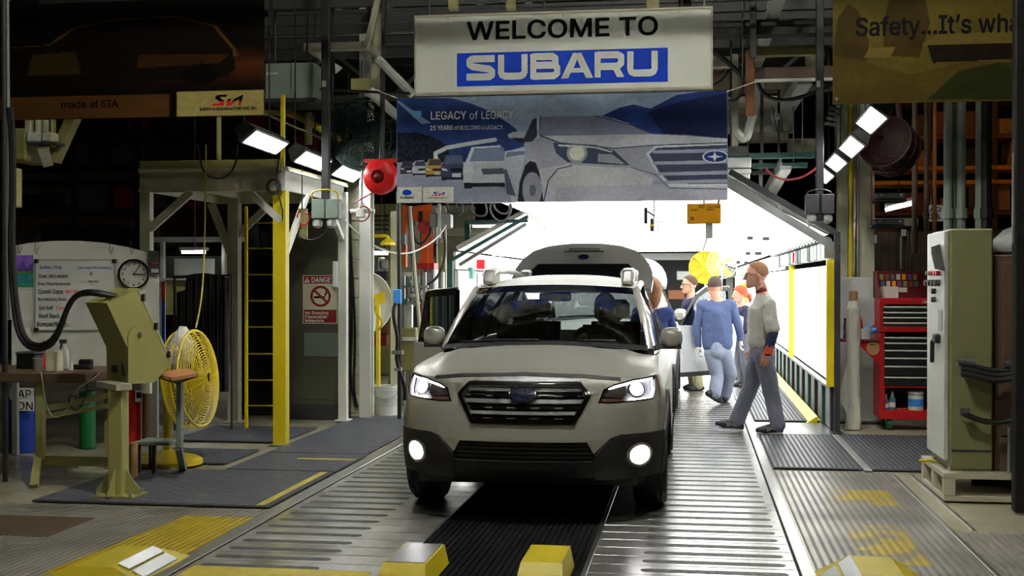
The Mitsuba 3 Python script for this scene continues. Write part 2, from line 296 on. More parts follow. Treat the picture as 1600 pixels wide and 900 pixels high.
def body(s, z):
    a = np.abs(s); x = ip(a, CS, CXX); y = ip(a, CS, CYY)
    return np.stack([np.sign(s) * x * half_w(z) / 0.925, y + nose(z) * np.clip(1 - y / 0.9, 0, 1), z + 0 * s], -1)
def body_n(s, z, e=2e-3):
    n = np.cross(body(s, z + e) - body(s, z - e), body(s + e, z) - body(s - e, z)); return -n / np.maximum(np.linalg.norm(n, axis=-1, keepdims=True), 1e-9)
def on_body(poly, o0, o1, edge=0.05, back=None):
    """a panel with the outline poly, drawn in (arc length round the body, height), from o0 to o1 metres outside the body"""
    m = extr(poly.simplify(0.0015), 0.004); v, f = trimesh.remesh.subdivide_to_size(m.vertices, m.faces, edge, max_iter=12); m = trimesh.Trimesh(v, f); m.merge_vertices()
    v = m.vertices; s, z = v[:, 0], v[:, 1]; w = v[:, 2] / 0.004
    b, n = body(s, z), body_n(s, z)
    m.vertices = b + n * (o0 + (o1 - o0) * w)[:, None]
    if o1 < o0: m.invert()
    c = m.vertices; return m
def paint_base(p, n, uv): return mi.Color3f(*rgb(178, 174, 160)) * (0.94 + 0.08 * mikit.cell_rand(p.x * 900, p.y * 900, p.z * 900))
mat('navy_gloss', (16, 22, 52), 0.2); mat('paint', (192, 190, 182), 0.34, 0.6, clearcoat=1.0, clearcoat_gloss=0.97)
mat('chrome', (215, 215, 215), 0.08, 1.0); mat('glass_dark', (16, 18, 19), 0.05, 0.0, 0.8); mat('clad', (30, 30, 33), 0.55); mat('lens_body', (84, 78, 76), 0.3, 0.6)
mat('amber_lens', (92, 66, 58), 0.3); mat('trim_grey', (92, 90, 92), 0.6); mat('mirror_glass', (120, 125, 130), 0.05, 1.0); mat('tyre', (17, 17, 18), 0.65)
mat('seat', (52, 50, 48), 0.8); mat('dash', (28, 28, 30), 0.6); mat('grille_bar', (176, 178, 184), 0.3, 0.5)
def car_to(dx=CARX, dy=CARY): return dict(to_world=T().translate([dx, dy, 0]))
def zt(s):
    return ip(np.abs(s), [0, 0.44, 0.645, 0.69, 0.8, 1.09, 1.3, 1.55, 1.9, 2.6, 4.7, SMAX], [0.987, 0.974, 0.957, 0.952, 0.953, 0.964, 0.99, 1.01, 1.04, 1.06, 1.10, 1.10])
S_AX = float(np.interp(0.96, CYY[:1400], CS[:1400])); S_RA = S_AX + 2.745
def arch(sc, r): return Point(sc, 0.37).buffer(r, 24)
lamp_poly = Polygon([(1.085, 0.957), (0.80, 0.944), (0.633, 0.916), (0.548, 0.886), (0.505, 0.80), (0.60, 0.796), (0.80, 0.80), (1.0, 0.806), (1.045, 0.86)])
fogtrim = Polygon([(0.48, 0.46), (0.59, 0.573), (0.67, 0.592), (1.12, 0.588), (1.2, 0.56), (1.2, 0.30), (0.48, 0.30)])
grille_poly = Polygon([(-0.385, 0.927), (0.385, 0.927), (0.452, 0.85), (0.34, 0.668), (-0.34, 0.668), (-0.452, 0.85)])
intake_poly = Polygon([(-0.43, 0.548), (0.43, 0.548), (0.485, 0.45), (0.47, 0.415), (-0.47, 0.415), (-0.485, 0.45)])
def flip(g): return affinity.scale(g, -1, 1, origin=(0, 0))
def make_car(key_label):
    k = thing('car', key_label, 'car', 'silver wagons on the conveyor'); o = car_to()
    ss = np.r_[np.linspace(0, 1.3, 60), np.linspace(1.35, SMAX - 0.01, 60)]
    half = Polygon([(0, 0.548), (0.43, 0.548), (0.475, 0.47), (0.59, 0.573), (0.67, 0.592), (1.12, 0.588), (1.25, 0.588), (S_AX, 0.7), (S_RA, 0.6), (S_RA, 0.42), (SMAX - 0.01, 0.42)] + [(s, float(zt(s))) for s in ss[::-1]])
    side = Polygon([(S_AX + 0.1, 0.42), (S_RA, 0.42), (S_RA, 0.9), (S_AX + 0.1, 0.9)])
    half = half.union(side).difference(arch(S_AX, 0.40)).difference(arch(S_RA, 0.40))
    full = half.buffer(1e-4).union(flip(half).buffer(1e-4)).difference(grille_poly).difference(lamp_poly).difference(flip(lamp_poly))
    part(k, 'body', on_body(full, -0.02, 0.0, 0.055), 'm_paint', smooth=40, **o)
    # hood
    def E(s): return body(np.asarray(s, float), zt(np.asarray(s, float)))
    nu, nv = 61, 40; U, V = np.linspace(-1, 1, nu), np.linspace(0, 1, nv); s2 = 1.93
    cowl = lambda u: np.stack([u * E(s2)[0], E(s2)[1] - 0.28 * (1 - u ** 2), E(s2)[2] + 0.09 * (1 - np.abs(u) ** 2.2)], -1)
    B0, B1 = E(U * 1.09), cowl(U); Lf, Rt = E(-1.09 - V * (s2 - 1.09)), E(1.09 + V * (s2 - 1.09))
    u, v = (U[:, None, None] + 1) / 2, V[None, :, None]
    S = (1 - v) * B0[:, None] + v * B1[:, None] + (1 - u) * Lf[None] + u * Rt[None] - ((1 - u) * (1 - v) * Lf[0] + u * (1 - v) * Rt[0] + (1 - u) * v * Lf[-1] + u * v * Rt[-1])
    uu = np.abs(U)[:, None]; vv = V[None]
    S[..., 2] += 0.045 * np.sin(np.pi * np.clip(vv, 0, 1)) ** 0.8 * (1 - uu ** 3) + 0.014 * np.exp(-((uu - (0.72 - 0.12 * (1 - vv))) / 0.07) ** 2) * np.clip(vv * 3, 0, 1)
    part(k, 'hood', grid(S), 'm_paint', smooth=True, **o)
    gap = Polygon([(s, float(zt(s)) - 0.015) for s in np.linspace(-0.69, 0.69, 31)] + [(s, float(zt(s)) + 0.006) for s in np.linspace(0.69, -0.69, 31)])
    part(k, 'hood_gap', on_body(gap, -0.01, 0.003), 'm_black', 'dark gap under the hood edge', **o)
    # grille
    g = part(k, 'grille', on_body(grille_poly.buffer(0.01), -0.075, -0.065), 'm_black', 'black grille with silver bars', **o)
    part(g, 'frame', on_body(grille_poly.buffer(0.005).difference(grille_poly.buffer(-0.022)), -0.05, 0.012, 0.03), 'm_chrome', 'chrome hexagonal frame', **o)
    gi = grille_poly.buffer(-0.024)
    for z, h in ((0.892, 0.022), (0.815, 0.026), (0.738, 0.022)):
        part(g, 'bar', on_body(gi.intersection(sbox(-1, z - h / 2, 1, z + h / 2)), -0.06, -0.012, 0.05), 'm_grille_bar', 'silver bar', **o)
    for z in (0.858, 0.778, 0.704):
        part(g, 'thin_bar', on_body(gi.intersection(sbox(-1, z - 0.004, 1, z + 0.004)), -0.06, -0.03, 0.06), 'm_grille_bar', **o)
        for x in np.arange(-0.32, 0.33, 0.16):
            if abs(x) < 0.1 and z > 0.8: continue
            part(g, 'insert', on_body(gi.intersection(sbox(x - 0.05, z - 0.011, x + 0.05, z + 0.011)), -0.06, -0.024, 0.06), 'm_black_gloss', **o)
    oval = affinity.scale(Point(0, 0.852).buffer(1, 24), 0.086, 0.046)
    em = part(k, 'emblem', on_body(oval, -0.06, 0.012, 0.03), 'm_navy_gloss', 'oval blue star emblem', **o)
    part(em, 'ring', on_body(oval.buffer(0.006).difference(oval.buffer(-0.003)), -0.03, 0.016, 0.03), 'm_chrome', **o)
    def star(x, z, r): 
        a = np.linspace(0, 2 * np.pi, 13)[:-1] + np.pi / 2; rr = np.where(np.arange(12) % 2 == 0, r, r * 0.28); rr[np.arange(12) % 6 == 0] *= 1.2
        return Polygon(np.c_[x + rr * np.cos(a) * 1.3, z + rr * np.sin(a)])
    for x, z, r in ((-0.035, 0.858, 0.022), (0.015, 0.876, 0.009), (0.052, 0.868, 0.009), (0.056, 0.848, 0.009), (0.03, 0.832, 0.009), (-0.002, 0.835, 0.009)):
        part(em, 'star', on_body(star(x, z, r), 0.0, 0.015, 0.03), 'm_chrome', **o)
    # headlamps, fog lamps
    for sg in (-1, 1):
        f = (lambda g_: g_) if sg > 0 else flip
        h = part(k, 'headlamp', on_body(f(lamp_poly.buffer(0.006)), -0.05, -0.035), 'm_trim_grey', 'lit headlamp', **o)
        part(h, 'bezel', on_body(f(lamp_poly.difference(lamp_poly.buffer(-0.008))), -0.05, 0.002), 'm_black_gloss', **o)
        inner = Polygon([(0.53, 0.845), (0.565, 0.885), (0.64, 0.905), (0.735, 0.925), (0.73, 0.845), (0.70, 0.825)])
        part(h, 'reflector', on_body(f(inner), -0.04, -0.015, 0.02), 'm_lens_body', 'chrome reflector', **o)
        part(h, 'turn_signal', on_body(f(Polygon([(0.525, 0.806), (0.53, 0.832), (0.70, 0.822), (0.70, 0.808)])), -0.04, -0.015), 'm_amber_lens', 'amber turn signal', **o)
        ln = LineString([(0.60, 0.898), (0.645, 0.907), (0.80, 0.933), (1.045, 0.946), (1.022, 0.865), (0.985, 0.818), (0.80, 0.812), (0.76, 0.818)]).buffer(0.0085)
        part(h, 'running_light', on_body(f(ln), -0.02, -0.008, 0.02), 'm_plastic_white', 'white running light strip', **lamp([8, 8, 8.8]), **o)
        pc = affinity.scale(Point(0.83, 0.882).buffer(1, 24), 0.066, 0.047)
        part(h, 'projector', on_body(f(pc), -0.02, -0.006, 0.02), 'm_plastic_white', 'bright projector lens', **lamp([LIT['head']] * 3), **o)
        part(h, 'projector_ring', on_body(f(affinity.scale(Point(0.83, 0.882).buffer(1, 24), 0.082, 0.058).difference(pc)), -0.04, -0.01, 0.03), 'm_chrome', **o)
        part(k, 'side_marker', on_body(f(Polygon([(1.09, 0.955), (1.12, 0.955), (1.12, 0.87), (1.1, 0.82)])), -0.01, 0.004), 'm_amber_lens', 'amber marker', **o)
        ft = fogtrim.difference(arch(S_AX, 0.40)); 
        part(k, 'fog_trim', on_body(f(ft), -0.03, 0.016, 0.04), 'm_clad', 'dark plastic fog lamp surround', **o)
        fc = affinity.scale(Point(0.815, 0.452).buffer(1, 28), 0.092, 0.064)
        fl = part(k, 'fog_lamp', on_body(f(fc), 0.0, 0.020, 0.03), 'm_plastic_white', 'lit round fog lamp', **lamp([7, 6.8, 7]), **o)
        part(fl, 'ring', on_body(f(affinity.scale(Point(0.815, 0.452).buffer(1, 28), 0.115, 0.080).difference(fc)), 0.0, 0.026, 0.03), 'm_chrome', 'chrome ring', **o)
    it = part(k, 'lower_intake', on_body(intake_poly, -0.08, -0.02), 'm_black', 'black lower air intake', **o)
    for z in (0.445, 0.475, 0.505, 0.53): part(it, 'slat', on_body(intake_poly.intersection(sbox(-1, z - 0.004, 1, z + 0.004)), -0.08, -0.006, 0.08), 'm_clad', **o)
    lip = Polygon([(-1.2, 0.30), (-0.6, 0.305), (0, 0.315), (0.6, 0.305), (1.2, 0.30), (1.2, 0.33), (0.49, 0.46), (0.47, 0.42), (-0.47, 0.42), (-0.49, 0.46), (-1.2, 0.33)])
    part(k, 'lower_lip', on_body(lip.difference(arch(S_AX, 0.4)).difference(arch(-S_AX, 0.4)), -0.03, 0.006, 0.06), 'm_clad', 'dark plastic bumper lip', **o)
    for sg in (-1, 1):
        f = (lambda g_: g_) if sg > 0 else flip
        for sc in (S_AX, S_RA):
            a = arch(sc, 0.455).difference(arch(sc, 0.395)).intersection(sbox(-9, 0.30, 9, 2))
            part(k, 'arch_trim', on_body(f(a), -0.01, 0.022, 0.06), 'm_clad', 'dark wheel arch trim', **o)
        part(k, 'rocker_trim', on_body(f(sbox(S_AX + 0.44, 0.24, S_RA - 0.44, 0.43)), -0.03, 0.014, 0.1), 'm_clad', 'dark rocker panel', **o)
        part(k, 'lower_trim', on_body(f(sbox(S_RA + 0.44, 0.28, SMAX - 0.02, 0.43)), -0.03, 0.008, 0.1), 'm_clad', **o)
    part(k, 'underbody', box([-0.74, 0.25, 0.24], [0.74, 4.5, 0.36]), 'm_black', **o)
    part(k, 'firewall', box([-0.78, 0.55, 0.3], [0.78, 1.2, 0.84]), 'm_black', **o)
    # wheels
    for sx in (-1, 1):
        for yy in (0.96, 0.96 + 2.745):
            w = 0.115; c = np.array([sx * 0.808, yy, 0.3605]); pr_ = [(0.225, -w * 0.8), (0.30, -w), (0.335, -w), (0.352, -w * 0.8), (0.357, -w * 0.4), (0.357, w * 0.4), (0.352, w * 0.8), (0.335, w), (0.30, w), (0.225, w * 0.8)]
            wl = part(k, 'wheel', lathe(pr_, c, (1, 0, 0), 40), 'm_tyre', 'black tyre on alloy wheel', **o)
            part(wl, 'tread', [lathe([(0.3555, t), (0.359, t + 0.004), (0.359, t + 0.026), (0.3555, t + 0.03)], c, (1, 0, 0), 40) for t in (-0.095, -0.055, -0.015, 0.025, 0.065)], 'm_tyre', kind='stuff', **o)
            rim = [lathe([(0.23, -0.1), (0.225, -0.05), (0.225, 0.08), (0.235, 0.095), (0.21, 0.09)], c, (1, 0, 0), 32), cyl(c + [sx * 0.05, 0, 0], c + [sx * 0.085, 0, 0], 0.06, 14)]
            for a in np.arange(0, 2 * np.pi, np.pi / 5): rim.append(beam(c + [sx * 0.07, 0.04 * math.cos(a), 0.04 * math.sin(a)], c + [sx * 0.08, 0.222 * math.cos(a), 0.222 * math.sin(a)], 0.035, 0.03, (1, 0, 0)))
            part(wl, 'rim', rim, 'm_steel', 'alloy rim', **o)
    # greenhouse
    nu, nv = 31, 16; U = np.linspace(-1, 1, nu); V = np.linspace(0, 1, nv)
    wb = lambda u: np.stack([u * 0.775, 1.09 + 0.20 * u ** 2, 1.145 - 0.045 * u ** 2], -1); wt = lambda u: np.stack([u * 0.635, 1.86 + 0.14 * u ** 2, 1.574 - 0.03 * u ** 2], -1)
    Wb, Wt = wb(U), wt(U); W = Wb[:, None] + (Wt - Wb)[:, None] * V[None, :, None]; W[..., 2] += 0.012 * np.sin(np.pi * V)[None]
    part(k, 'windshield', grid(W), 'm_tinted', 'raked windshield', smooth=True, **o)
    rim = np.array([W[i, 0] for i in range(nu)]); dn = np.array([0, -0.42, 0.9]) * 0.004
    def strip(A, B, th=0.012, lift=0.0):
        q = np.stack([A, B], 1); n = np.array([0, -0.45, 0.9]); top = grid(q + n * lift); return top
    part(k, 'cowl', grid(np.stack([wb(U) + [0, -0.10, -0.01], wb(U) + [0, 0.05, 0.022]], 1)), 'm_black', 'black cowl with wipers', smooth=True, **o)
    for x0, x1, y in ((-0.62, -0.02, 1.13), (0.05, 0.55, 1.13)): part(k, 'wiper', tube([[x0, y + 0.12, 1.142], [(x0 + x1) / 2, y, 1.165], [x1, y - 0.03, 1.168]], 0.008), 'm_black', **o)
    Rx = lambda y: ip(y, [1.9, 2.05, 3.0, 4.0, 4.4], [0.66, 0.655, 0.645, 0.60, 0.56]); Rz = lambda y: ip(y, [2.0, 2.4, 3.0, 3.6, 4.4], [1.535, 1.573, 1.595, 1.59, 1.545])
    yy = np.linspace(2.05, 4.4, 30); uu = np.linspace(-1, 1, 25); Rf = np.zeros((25, 30, 3))
    for i, u in enumerate(uu):
        Rf[i, :, 0] = u * Rx(yy); Rf[i, :, 1] = yy - 0.14 * (1 - u * u) * np.clip(1 - (yy - 2.05) / 0.4, 0, 1); Rf[i, :, 2] = Rz(yy) + (0.038 + 0.03 * np.clip((yy - 2.05) / 0.6, 0, 1)) * (1 - np.abs(u) ** 2.6)
    Rf[:, 0, :] = np.stack([uu * Rx(2.05), 1.86 + 0.14 * uu ** 2, 1.576 - 0.032 * uu ** 2], -1)
    part(k, 'roof', grid(Rf), 'm_paint', smooth=True, **o); in_ = Rf.copy(); in_[..., 2] -= 0.05
    part(k, 'headliner', grid(in_), 'm_trim_grey', smooth=True, **o)
    yb = np.linspace(1.29, 4.45, 30)
    for sg in (-1, 1):
        lowx = lambda y: ip(y, [1.2, 1.6, 3.6, 4.5], [0.80, 0.835, 0.83, 0.74]); lowz = lambda y: ip(y, [1.2, 2.0, 4.5], [1.02, 1.055, 1.10])
        # A pillar: from the cowl corner to the roof corner
        a0, a1 = wb(np.array([0.985 * sg]))[0], wt(np.array([0.985 * sg]))[0]; t = np.linspace(0, 1, 14)[:, None]
        e0 = a0 + (a1 - a0) * t; e0[:, 2] += 0.012 * np.sin(np.pi * t[:, 0])
        e2 = np.array([sg * 0.815, 1.52, 1.045]) + (np.array([sg * 0.655, 2.2, 1.55]) - np.array([sg * 0.815, 1.52, 1.045])) * t; e2[:, 2] += 0.035 * np.sin(np.pi * t[:, 0])
        e1 = (e0 + e2) / 2 + np.array([sg * 0.03, -0.05, 0.02])
        part(k, 'a_pillar'.replace('a_', 'front_'), grid(np.stack([e0, e1, e2], 1)), 'm_paint', smooth=60, **o)
        ys = np.linspace(0, 1, 24); lo = np.stack([sg * lowx(1.45 + 2.95 * ys), 1.45 + 2.95 * ys, lowz(1.45 + 2.95 * ys)], -1); hi = np.stack([sg * (Rx(2.15 + 2.2 * ys) + 0.003), 2.15 + 2.2 * ys, Rz(2.15 + 2.2 * ys) - 0.02], -1)
        mid = (lo + hi) / 2 + [sg * 0.02, 0, 0.01]
        part(k, 'side_glass', grid(np.stack([lo, mid, hi], 1)), 'm_glass_dark', 'dark side glass', smooth=True, **o)
        for y0, y1, w in ((2.45, 2.75, 0.05), (3.45, 3.65, 0.05), (4.25, 4.25, 0.2)):
            part(k, 'door_pillar', beam([sg * (lowx(y0) + 0.004), y0, lowz(y0)], [sg * (Rx(y1) + 0.01), y1, Rz(y1) - 0.02], w, 0.03, (sg, 0, 0)), 'm_black_gloss' if w < 0.1 else 'm_paint', **o)
        part(k, 'belt_moulding', tube(np.stack([sg * (lowx(yb[3:]) + 0.006), yb[3:], lowz(yb[3:])], -1), 0.012, 6), 'm_chrome', 'chrome strip', **o)
        part(k, 'roof_edge', tube(np.stack([sg * (Rx(yy) + 0.005), yy, Rz(yy) - 0.012], -1), 0.03, 8), 'm_paint', **o)
        rr = part(k, 'roof_rail', tube([[sg * 0.57, 2.3, 1.66], [sg * 0.575, 2.7, 1.685], [sg * 0.57, 3.3, 1.69], [sg * 0.54, 3.9, 1.66], [sg * 0.52, 4.15, 1.63]], 0.024, 8, 20), 'm_paint', 'roof rail with bulky ends', **o)
        for y0, y1, x in ((2.14, 2.48, 0.575), (3.95, 4.2, 0.525)):
            q_ = [sph([sg * (x + dx), y_, z_], r_) for dx in (-0.025, 0.025) for y_, z_, r_ in ((y0 + .02, 1.60, .025), (y0 + 0.06, 1.665, .035), (y1 - 0.05, 1.685, .032), (y1, 1.60, .02))]; q_ = m3.Manifold.batch_hull(q_).to_mesh()
            part(rr, 'foot', trimesh.Trimesh(q_.vert_properties[:, :3], q_.tri_verts), 'm_paint', smooth=50, **o)
        # mirror
        mc = np.array([sg * 0.945, 1.72, 1.165]); rx, ry, rz = 0.085, 0.07, 0.08
        sp = trimesh.creation.icosphere(3); q = sp.vertices; q = np.sign(q) * np.abs(q) ** 0.75; sp.vertices = mc + q * [rx, ry, rz]
        mi_ = part(k, 'wing_mirror', sp, 'm_paint', 'door mirror', **o)
        part(mi_, 'lower_shell', hull([mc + [dx, dy, dz] for dx in (-0.075, 0.075) for dy in (-0.05, 0.05) for dz in (-0.088, -0.05)] ), 'm_clad', 'dark lower shell', **o)
        part(mi_, 'arm', hull([[sg * 0.80, 1.68, 1.05], [sg * 0.80, 1.80, 1.05], [sg * 0.80, 1.74, 1.10], [sg * 0.92, 1.70, 1.10], [sg * 0.92, 1.76, 1.10], [sg * 0.92, 1.73, 1.13]]), 'm_clad', **o)
        part(mi_, 'mirror_glass', box(mc + [-0.07, 0.062, -0.06], mc + [0.07, 0.072, 0.06]), 'm_mirror_glass', **o)
        # seats
        for y0, tag in ((2.2, 'front_seat'), (3.15, 'rear_seat')):
            st = part(k, tag, [box([sg * 0.38 - 0.25, y0, 0.42], [sg * 0.38 + 0.25, y0 + 0.5, 0.66], 0.05), hull([[sg * 0.38 + a, y0 + 0.42 + b, c] for a in (-0.23, 0.23) for b, c in ((0, 0.6), (0.13, 0.6), (0.2, 1.22), (0.28, 1.22))])], 'm_seat', **o)
            part(st, 'headrest', box([sg * 0.38 - 0.13, y0 + 0.64, 1.25], [sg * 0.38 + 0.13, y0 + 0.74, 1.43], 0.04), 'm_seat', **o)
    part(k, 'dashboard', hull([[x, y, z] for x in (-0.76, 0.76) for y, z in ((1.2, 0.95), (1.24, 1.085), (1.62, 1.07), (1.78, 0.98), (1.78, 0.7))]), 'm_dash', 'dark dashboard', **o)
    part(k, 'cabin_floor', box([-0.78, 1.2, 0.36], [0.78, 4.4, 0.44]), 'm_dash', **o)
    a = np.linspace(0, 2 * np.pi, 25); sc = np.array([0.37, 1.86, 1.03]); ex, ez = np.array([1, 0, 0]), np.array([0, 0.42, 0.91])
    part(k, 'steering_wheel', [tube(np.array([sc + 0.185 * (math.cos(t) * ex + math.sin(t) * ez) for t in a]), 0.015, 8), beam(sc - 0.17 * ex, sc + 0.17 * ex, 0.05, 0.03), beam(sc, sc - 0.17 * ez, 0.05, 0.03), cyl(sc + [0, -0.03, 0.0], sc + [0, 0.02, 0], 0.06)], 'm_black', 'black steering wheel', **o)
    part(k, 'inner_mirror', box([-0.13, 1.98, 1.44], [0.13, 2.01, 1.51], 0.012), 'm_black', **o)
    # raised liftgate
    gp = [(-0.70, -0.10), (-0.715, 0.0), (-0.69, 0.10), (-0.63, 0.20), (-0.53, 0.285), (-0.38, 0.335), (-0.2, 0.358), (0, 0.365)]
    gp = Polygon(gp + [(-x, z) for x, z in gp[-2::-1]]); th = math.radians(25)
    gy = lambda z: z * 1.25
    def gate(poly, o0, o1): 
        m = extr(poly.simplify(0.003), 0.004); v, f = trimesh.remesh.subdivide_to_size(m.vertices, m.faces, 0.08); v = v.copy(); d = o0 + (o1 - o0) * v[:, 2] / 0.004
        y = 4.36 + gy(v[:, 1]) + 0.08 * (v[:, 0] / 0.7) ** 2; return trimesh.Trimesh(np.c_[v[:, 0], y - d * 0.62, 1.61 + v[:, 1] + d * 0.78], f if o1 < o0 else f[:, ::-1])
    lg = part(k, 'liftgate', gate(gp, -0.03, 0.03), 'm_paint', 'raised rear liftgate', smooth=60, **o)
    part(lg, 'rear_window', gate(Polygon([(-.56, -.09), (.56, -.09), (.55, .05), (.46, .145), (-.46, .145), (-.55, .05)]), 0.03, 0.034), 'm_glass_dark', 'dark rear window', **o)
    part(lg, 'emblem', gate(affinity.scale(Point(0, .215).buffer(1, 20), .055, .024), 0.03, 0.042), 'm_navy_gloss', 'oval emblem', **o)
    part(lg, 'plate_recess', gate(sbox(-0.16, 0.275, 0.16, 0.31), 0.03, 0.034), 'm_trim_grey', 'recess for the number plate', **o); part(lg, 'garnish', gate(sbox(-0.2, 0.262, 0.2, 0.272), 0.03, 0.044), 'm_chrome', **o)
    part(lg, 'wiper', gate(sbox(-0.01, -0.02, 0.3, -0.005), 0.036, 0.05), 'm_black', **o)
    for sg in (-1, 1):
        part(lg, 'strut', tube([[sg * 0.62, 4.42, 1.5], [sg * 0.66, 4.62, 1.78]], 0.012), 'm_black', **o)
        part(k, 'rear_pillar', hull([[sg * x, y, z] for x, y, z in ((0.60, 4.3, 1.56), (0.56, 4.42, 1.55), (0.83, 4.35, 1.1), (0.76, 4.55, 1.1), (0.64, 4.3, 1.54), (0.82, 4.5, 1.08))]), 'm_paint', **o)
    return k
car1 = make_car('nearest silver wagon on the conveyor, headlamps lit, tailgate raised and a rear door open')
car2 = dup(car1, (0, 6.65, 0), 'silver wagon behind the nearest one, its front doors standing open', skip=())
for k in [k for k in scene if k.startswith(car2 + '__')]:                 # the second car's lamps are off
    if 'emitter' in scene[k]: scene[k] = {a: b for a, b in scene[k].items() if a != 'emitter'}; labels.setdefault(k, {})['label'] = {'headlamp': 'unlit lamp'}.get('x', 'unlit lamp')
# its two front doors stand open
mat('door_paint', (206, 208, 208), 0.3, 0.3, clearcoat=1.0)
def open_door(own, sg, hinge, L, ang, name, label):
    h = np.array([hinge[0], hinge[1], 0]); d = np.array([sg * math.sin(ang), math.cos(ang), 0]); n = np.array([-d[1], d[0], 0]) * sg; z = np.array([0, 0, 1.0]); m = 'm_door_paint' if own == car2 else 'm_paint'
    outer = Polygon([(0, 0.42), (L, 0.42), (L * 1.07, 0.8), (L * 1.05, 1.03), (0.0, 1.03)]); fr = Polygon([(0.05, 1.0), (0.36, 1.42), (0.56, 1.52), (L * .97, 1.52), (L * 1.03, 1.0)]) if name == 'front_door' else Polygon([(0.02, 1.0), (0.02, 1.53), (L * .8, 1.50), (L * 1.03, 1.0)])
    r = part(own, name, prism(outer.buffer(0.0), h - n * 0.05, d, z, n * 0.1), m, label)
    part(r, 'window_frame', prism(fr.difference(fr.buffer(-0.045)), h - n * 0.02, d, z, n * 0.04), 'm_black_gloss', 'dark window frame')
    part(r, 'window_glass', prism(fr.buffer(-0.04), h - n * 0.003, d, z, n * 0.006), 'm_tinted', 'tinted glass')
    x_ = np.array(fr.exterior.coords)[1:-1][:4]; part(r, 'bright_edge', tube([h + d * a + z * (b + .012) for a, b in x_], 0.013), 'm_chrome')
    part(r, 'lower_edge', prism(sbox(0, 0.36, L, 0.42), h - n * 0.05, d, z, n * 0.1), 'm_clad', 'dark lower edge')
open_door(car2, 1, (CARX + .90, CARY + 8.2), 1.05, math.radians(42), 'front_door', 'open front door'); open_door(car2, -1, (CARX - .90, CARY + 8.2), 1.05, math.radians(40), 'front_door', 'open front door')
open_door(car1, -1, (CARX - .93, CARY + 2.68), .92, math.radians(34), 'rear_door', 'open rear door')
# ---------------------------------------------------------------- signs and banners across the line
EX, EZ, EN = np.array([1., 0, 0]), np.array([0, 0, 1.]), np.array([0, -1., 0])
YB = 11.0
def rect(u0, v0, u1, v1, Y): a, b = P(u0, v1, Y), P(u1, v0, Y); return a, b
a, b = P(649, 147, YB + .05), P(1112.5, 11.5, YB + .05); a = np.array([a[0], YB + .05, a[2]])
t = thing('hanging_sign', 'white sign with large black and blue lettering hanging over the line', 'sign')
mat('sign_face', (214, 217, 208), 0.3, 0.0, 0.3)
part(t, 'board', box([a[0], YB + .05, a[2]], [b[0], YB + .11, b[2]]), 'm_sign_face')
W_, H_ = b[0] - a[0], b[2] - a[2]
part(t, 'edge_frame', [box([a[0] - .008, YB + .04, z - .01], [b[0] + .008, YB + .115, z + .01]) for z in (a[2], b[2])] + [box([x - .008, YB + .04, a[2]], [x + .008, YB + .115, b[2]]) for x in (a[0], b[0])], 'm_beige')
y_ = YB + .049
p0, p1 = P(730, 60.5, y_), P(1028, 54, y_)
part(t, 'lettering', text('WELCOME TO', [p0[0], y_, p0[2] - .01], EX, EZ, (P(880, 24, y_) - P(880, 51.5, y_))[2], .003, True, width=p1[0] - p0[0]), 'm_ink', 'black lettering', smooth=False)
q0, q1 = P(714, 137, y_), P(1043.5, 71, y_)
part(t, 'blue_panel', box([q0[0], y_ - .001, q0[2] + .01], [q1[0], y_ + .004, q1[2] - 0.02]), 'm_logo_blue', 'blue panel')
p0, p1 = P(728, 127, y_), P(1028, 84, y_); hh = (P(880, 84, y_) - P(880, 117.5, y_))[2]
def wide_letters(word, w, h):
    """extended square-shouldered capitals, as one outline per letter, in a box w by h"""
    out, x = [], 0.0; st = lambda pts, r=.14: LineString(pts).buffer(r, cap_style=2, join_style=1)
    for ch in word:
        W = 1.42
        if ch == 'S': g = st([(W - .05, .86), (.3, .86), (.17, .79), (.17, .65), (.3, .56), (W - .3, .44), (W - .17, .35), (W - .17, .21), (W - .3, .14), (.03, .14)])
        elif ch == 'U': g = unary_union([st([(.15, 1), (.15, .3), (.2, .2), (.36, .14), (W - .36, .14), (W - .2, .2), (W - .15, .3), (W - .15, 1)]), sbox(.02, .4, .3, 1), sbox(W - .3, .4, W - .02, 1)])
        elif ch == 'B': g = unary_union([sbox(.02, 0, .3, 1), st([(.1, .885), (W - .36, .885), (W - .22, .80), (W - .22, .62), (W - .36, .54), (.1, .54)]), st([(.1, .54), (W - .3, .54), (W - .14, .44), (W - .14, .22), (W - .3, .115), (.1, .115)])])
        elif ch == 'A': W = 1.5; g = unary_union([Polygon([(0, 0), (.56, 1), (.94, 1), (W, 0), (W - .34, 0), (W - .46, .22), (.46, .22), (.34, 0)])]).difference(Polygon([(.58, .40), (.92, .40), (.75, .74)]))
        else: g = unary_union([sbox(.02, 0, .3, 1), st([(.1, .885), (W - .34, .885), (W - .17, .80), (W - .17, .55), (W - .34, .43), (.1, .43)]), Polygon([(W - .62, .45), (W - .30, .45), (W - .02, 0), (W - .36, 0)])])
        out.append(affinity.translate(g, x, 0)); x += W + (.10 if ch != 'A' else .04) - (.06 if ch == 'B' else 0)
    return [affinity.scale(g, w / x, h, origin=(0, 0)) for g in out]
for g in wide_letters('SUBARU', p1[0] - p0[0] + .02, (P(880, 84, y_) - P(880, 123.5, y_))[2]): part(t, 'brand_letter', prism(g, [p0[0], y_ - .0015, p0[2] + .004], EX, EZ, EN * .003), 'm_sign_face', 'white wide letter' if 'x' == 'y' else None, smooth=False)
for u in (700, 880, 1060):
    c = P(u, 15, YB + .045); part(t, 'screw', cyl([c[0], YB + .045, b[2] - .03], [c[0], YB + .04, b[2] - .03], .008, 8), 'm_galv')
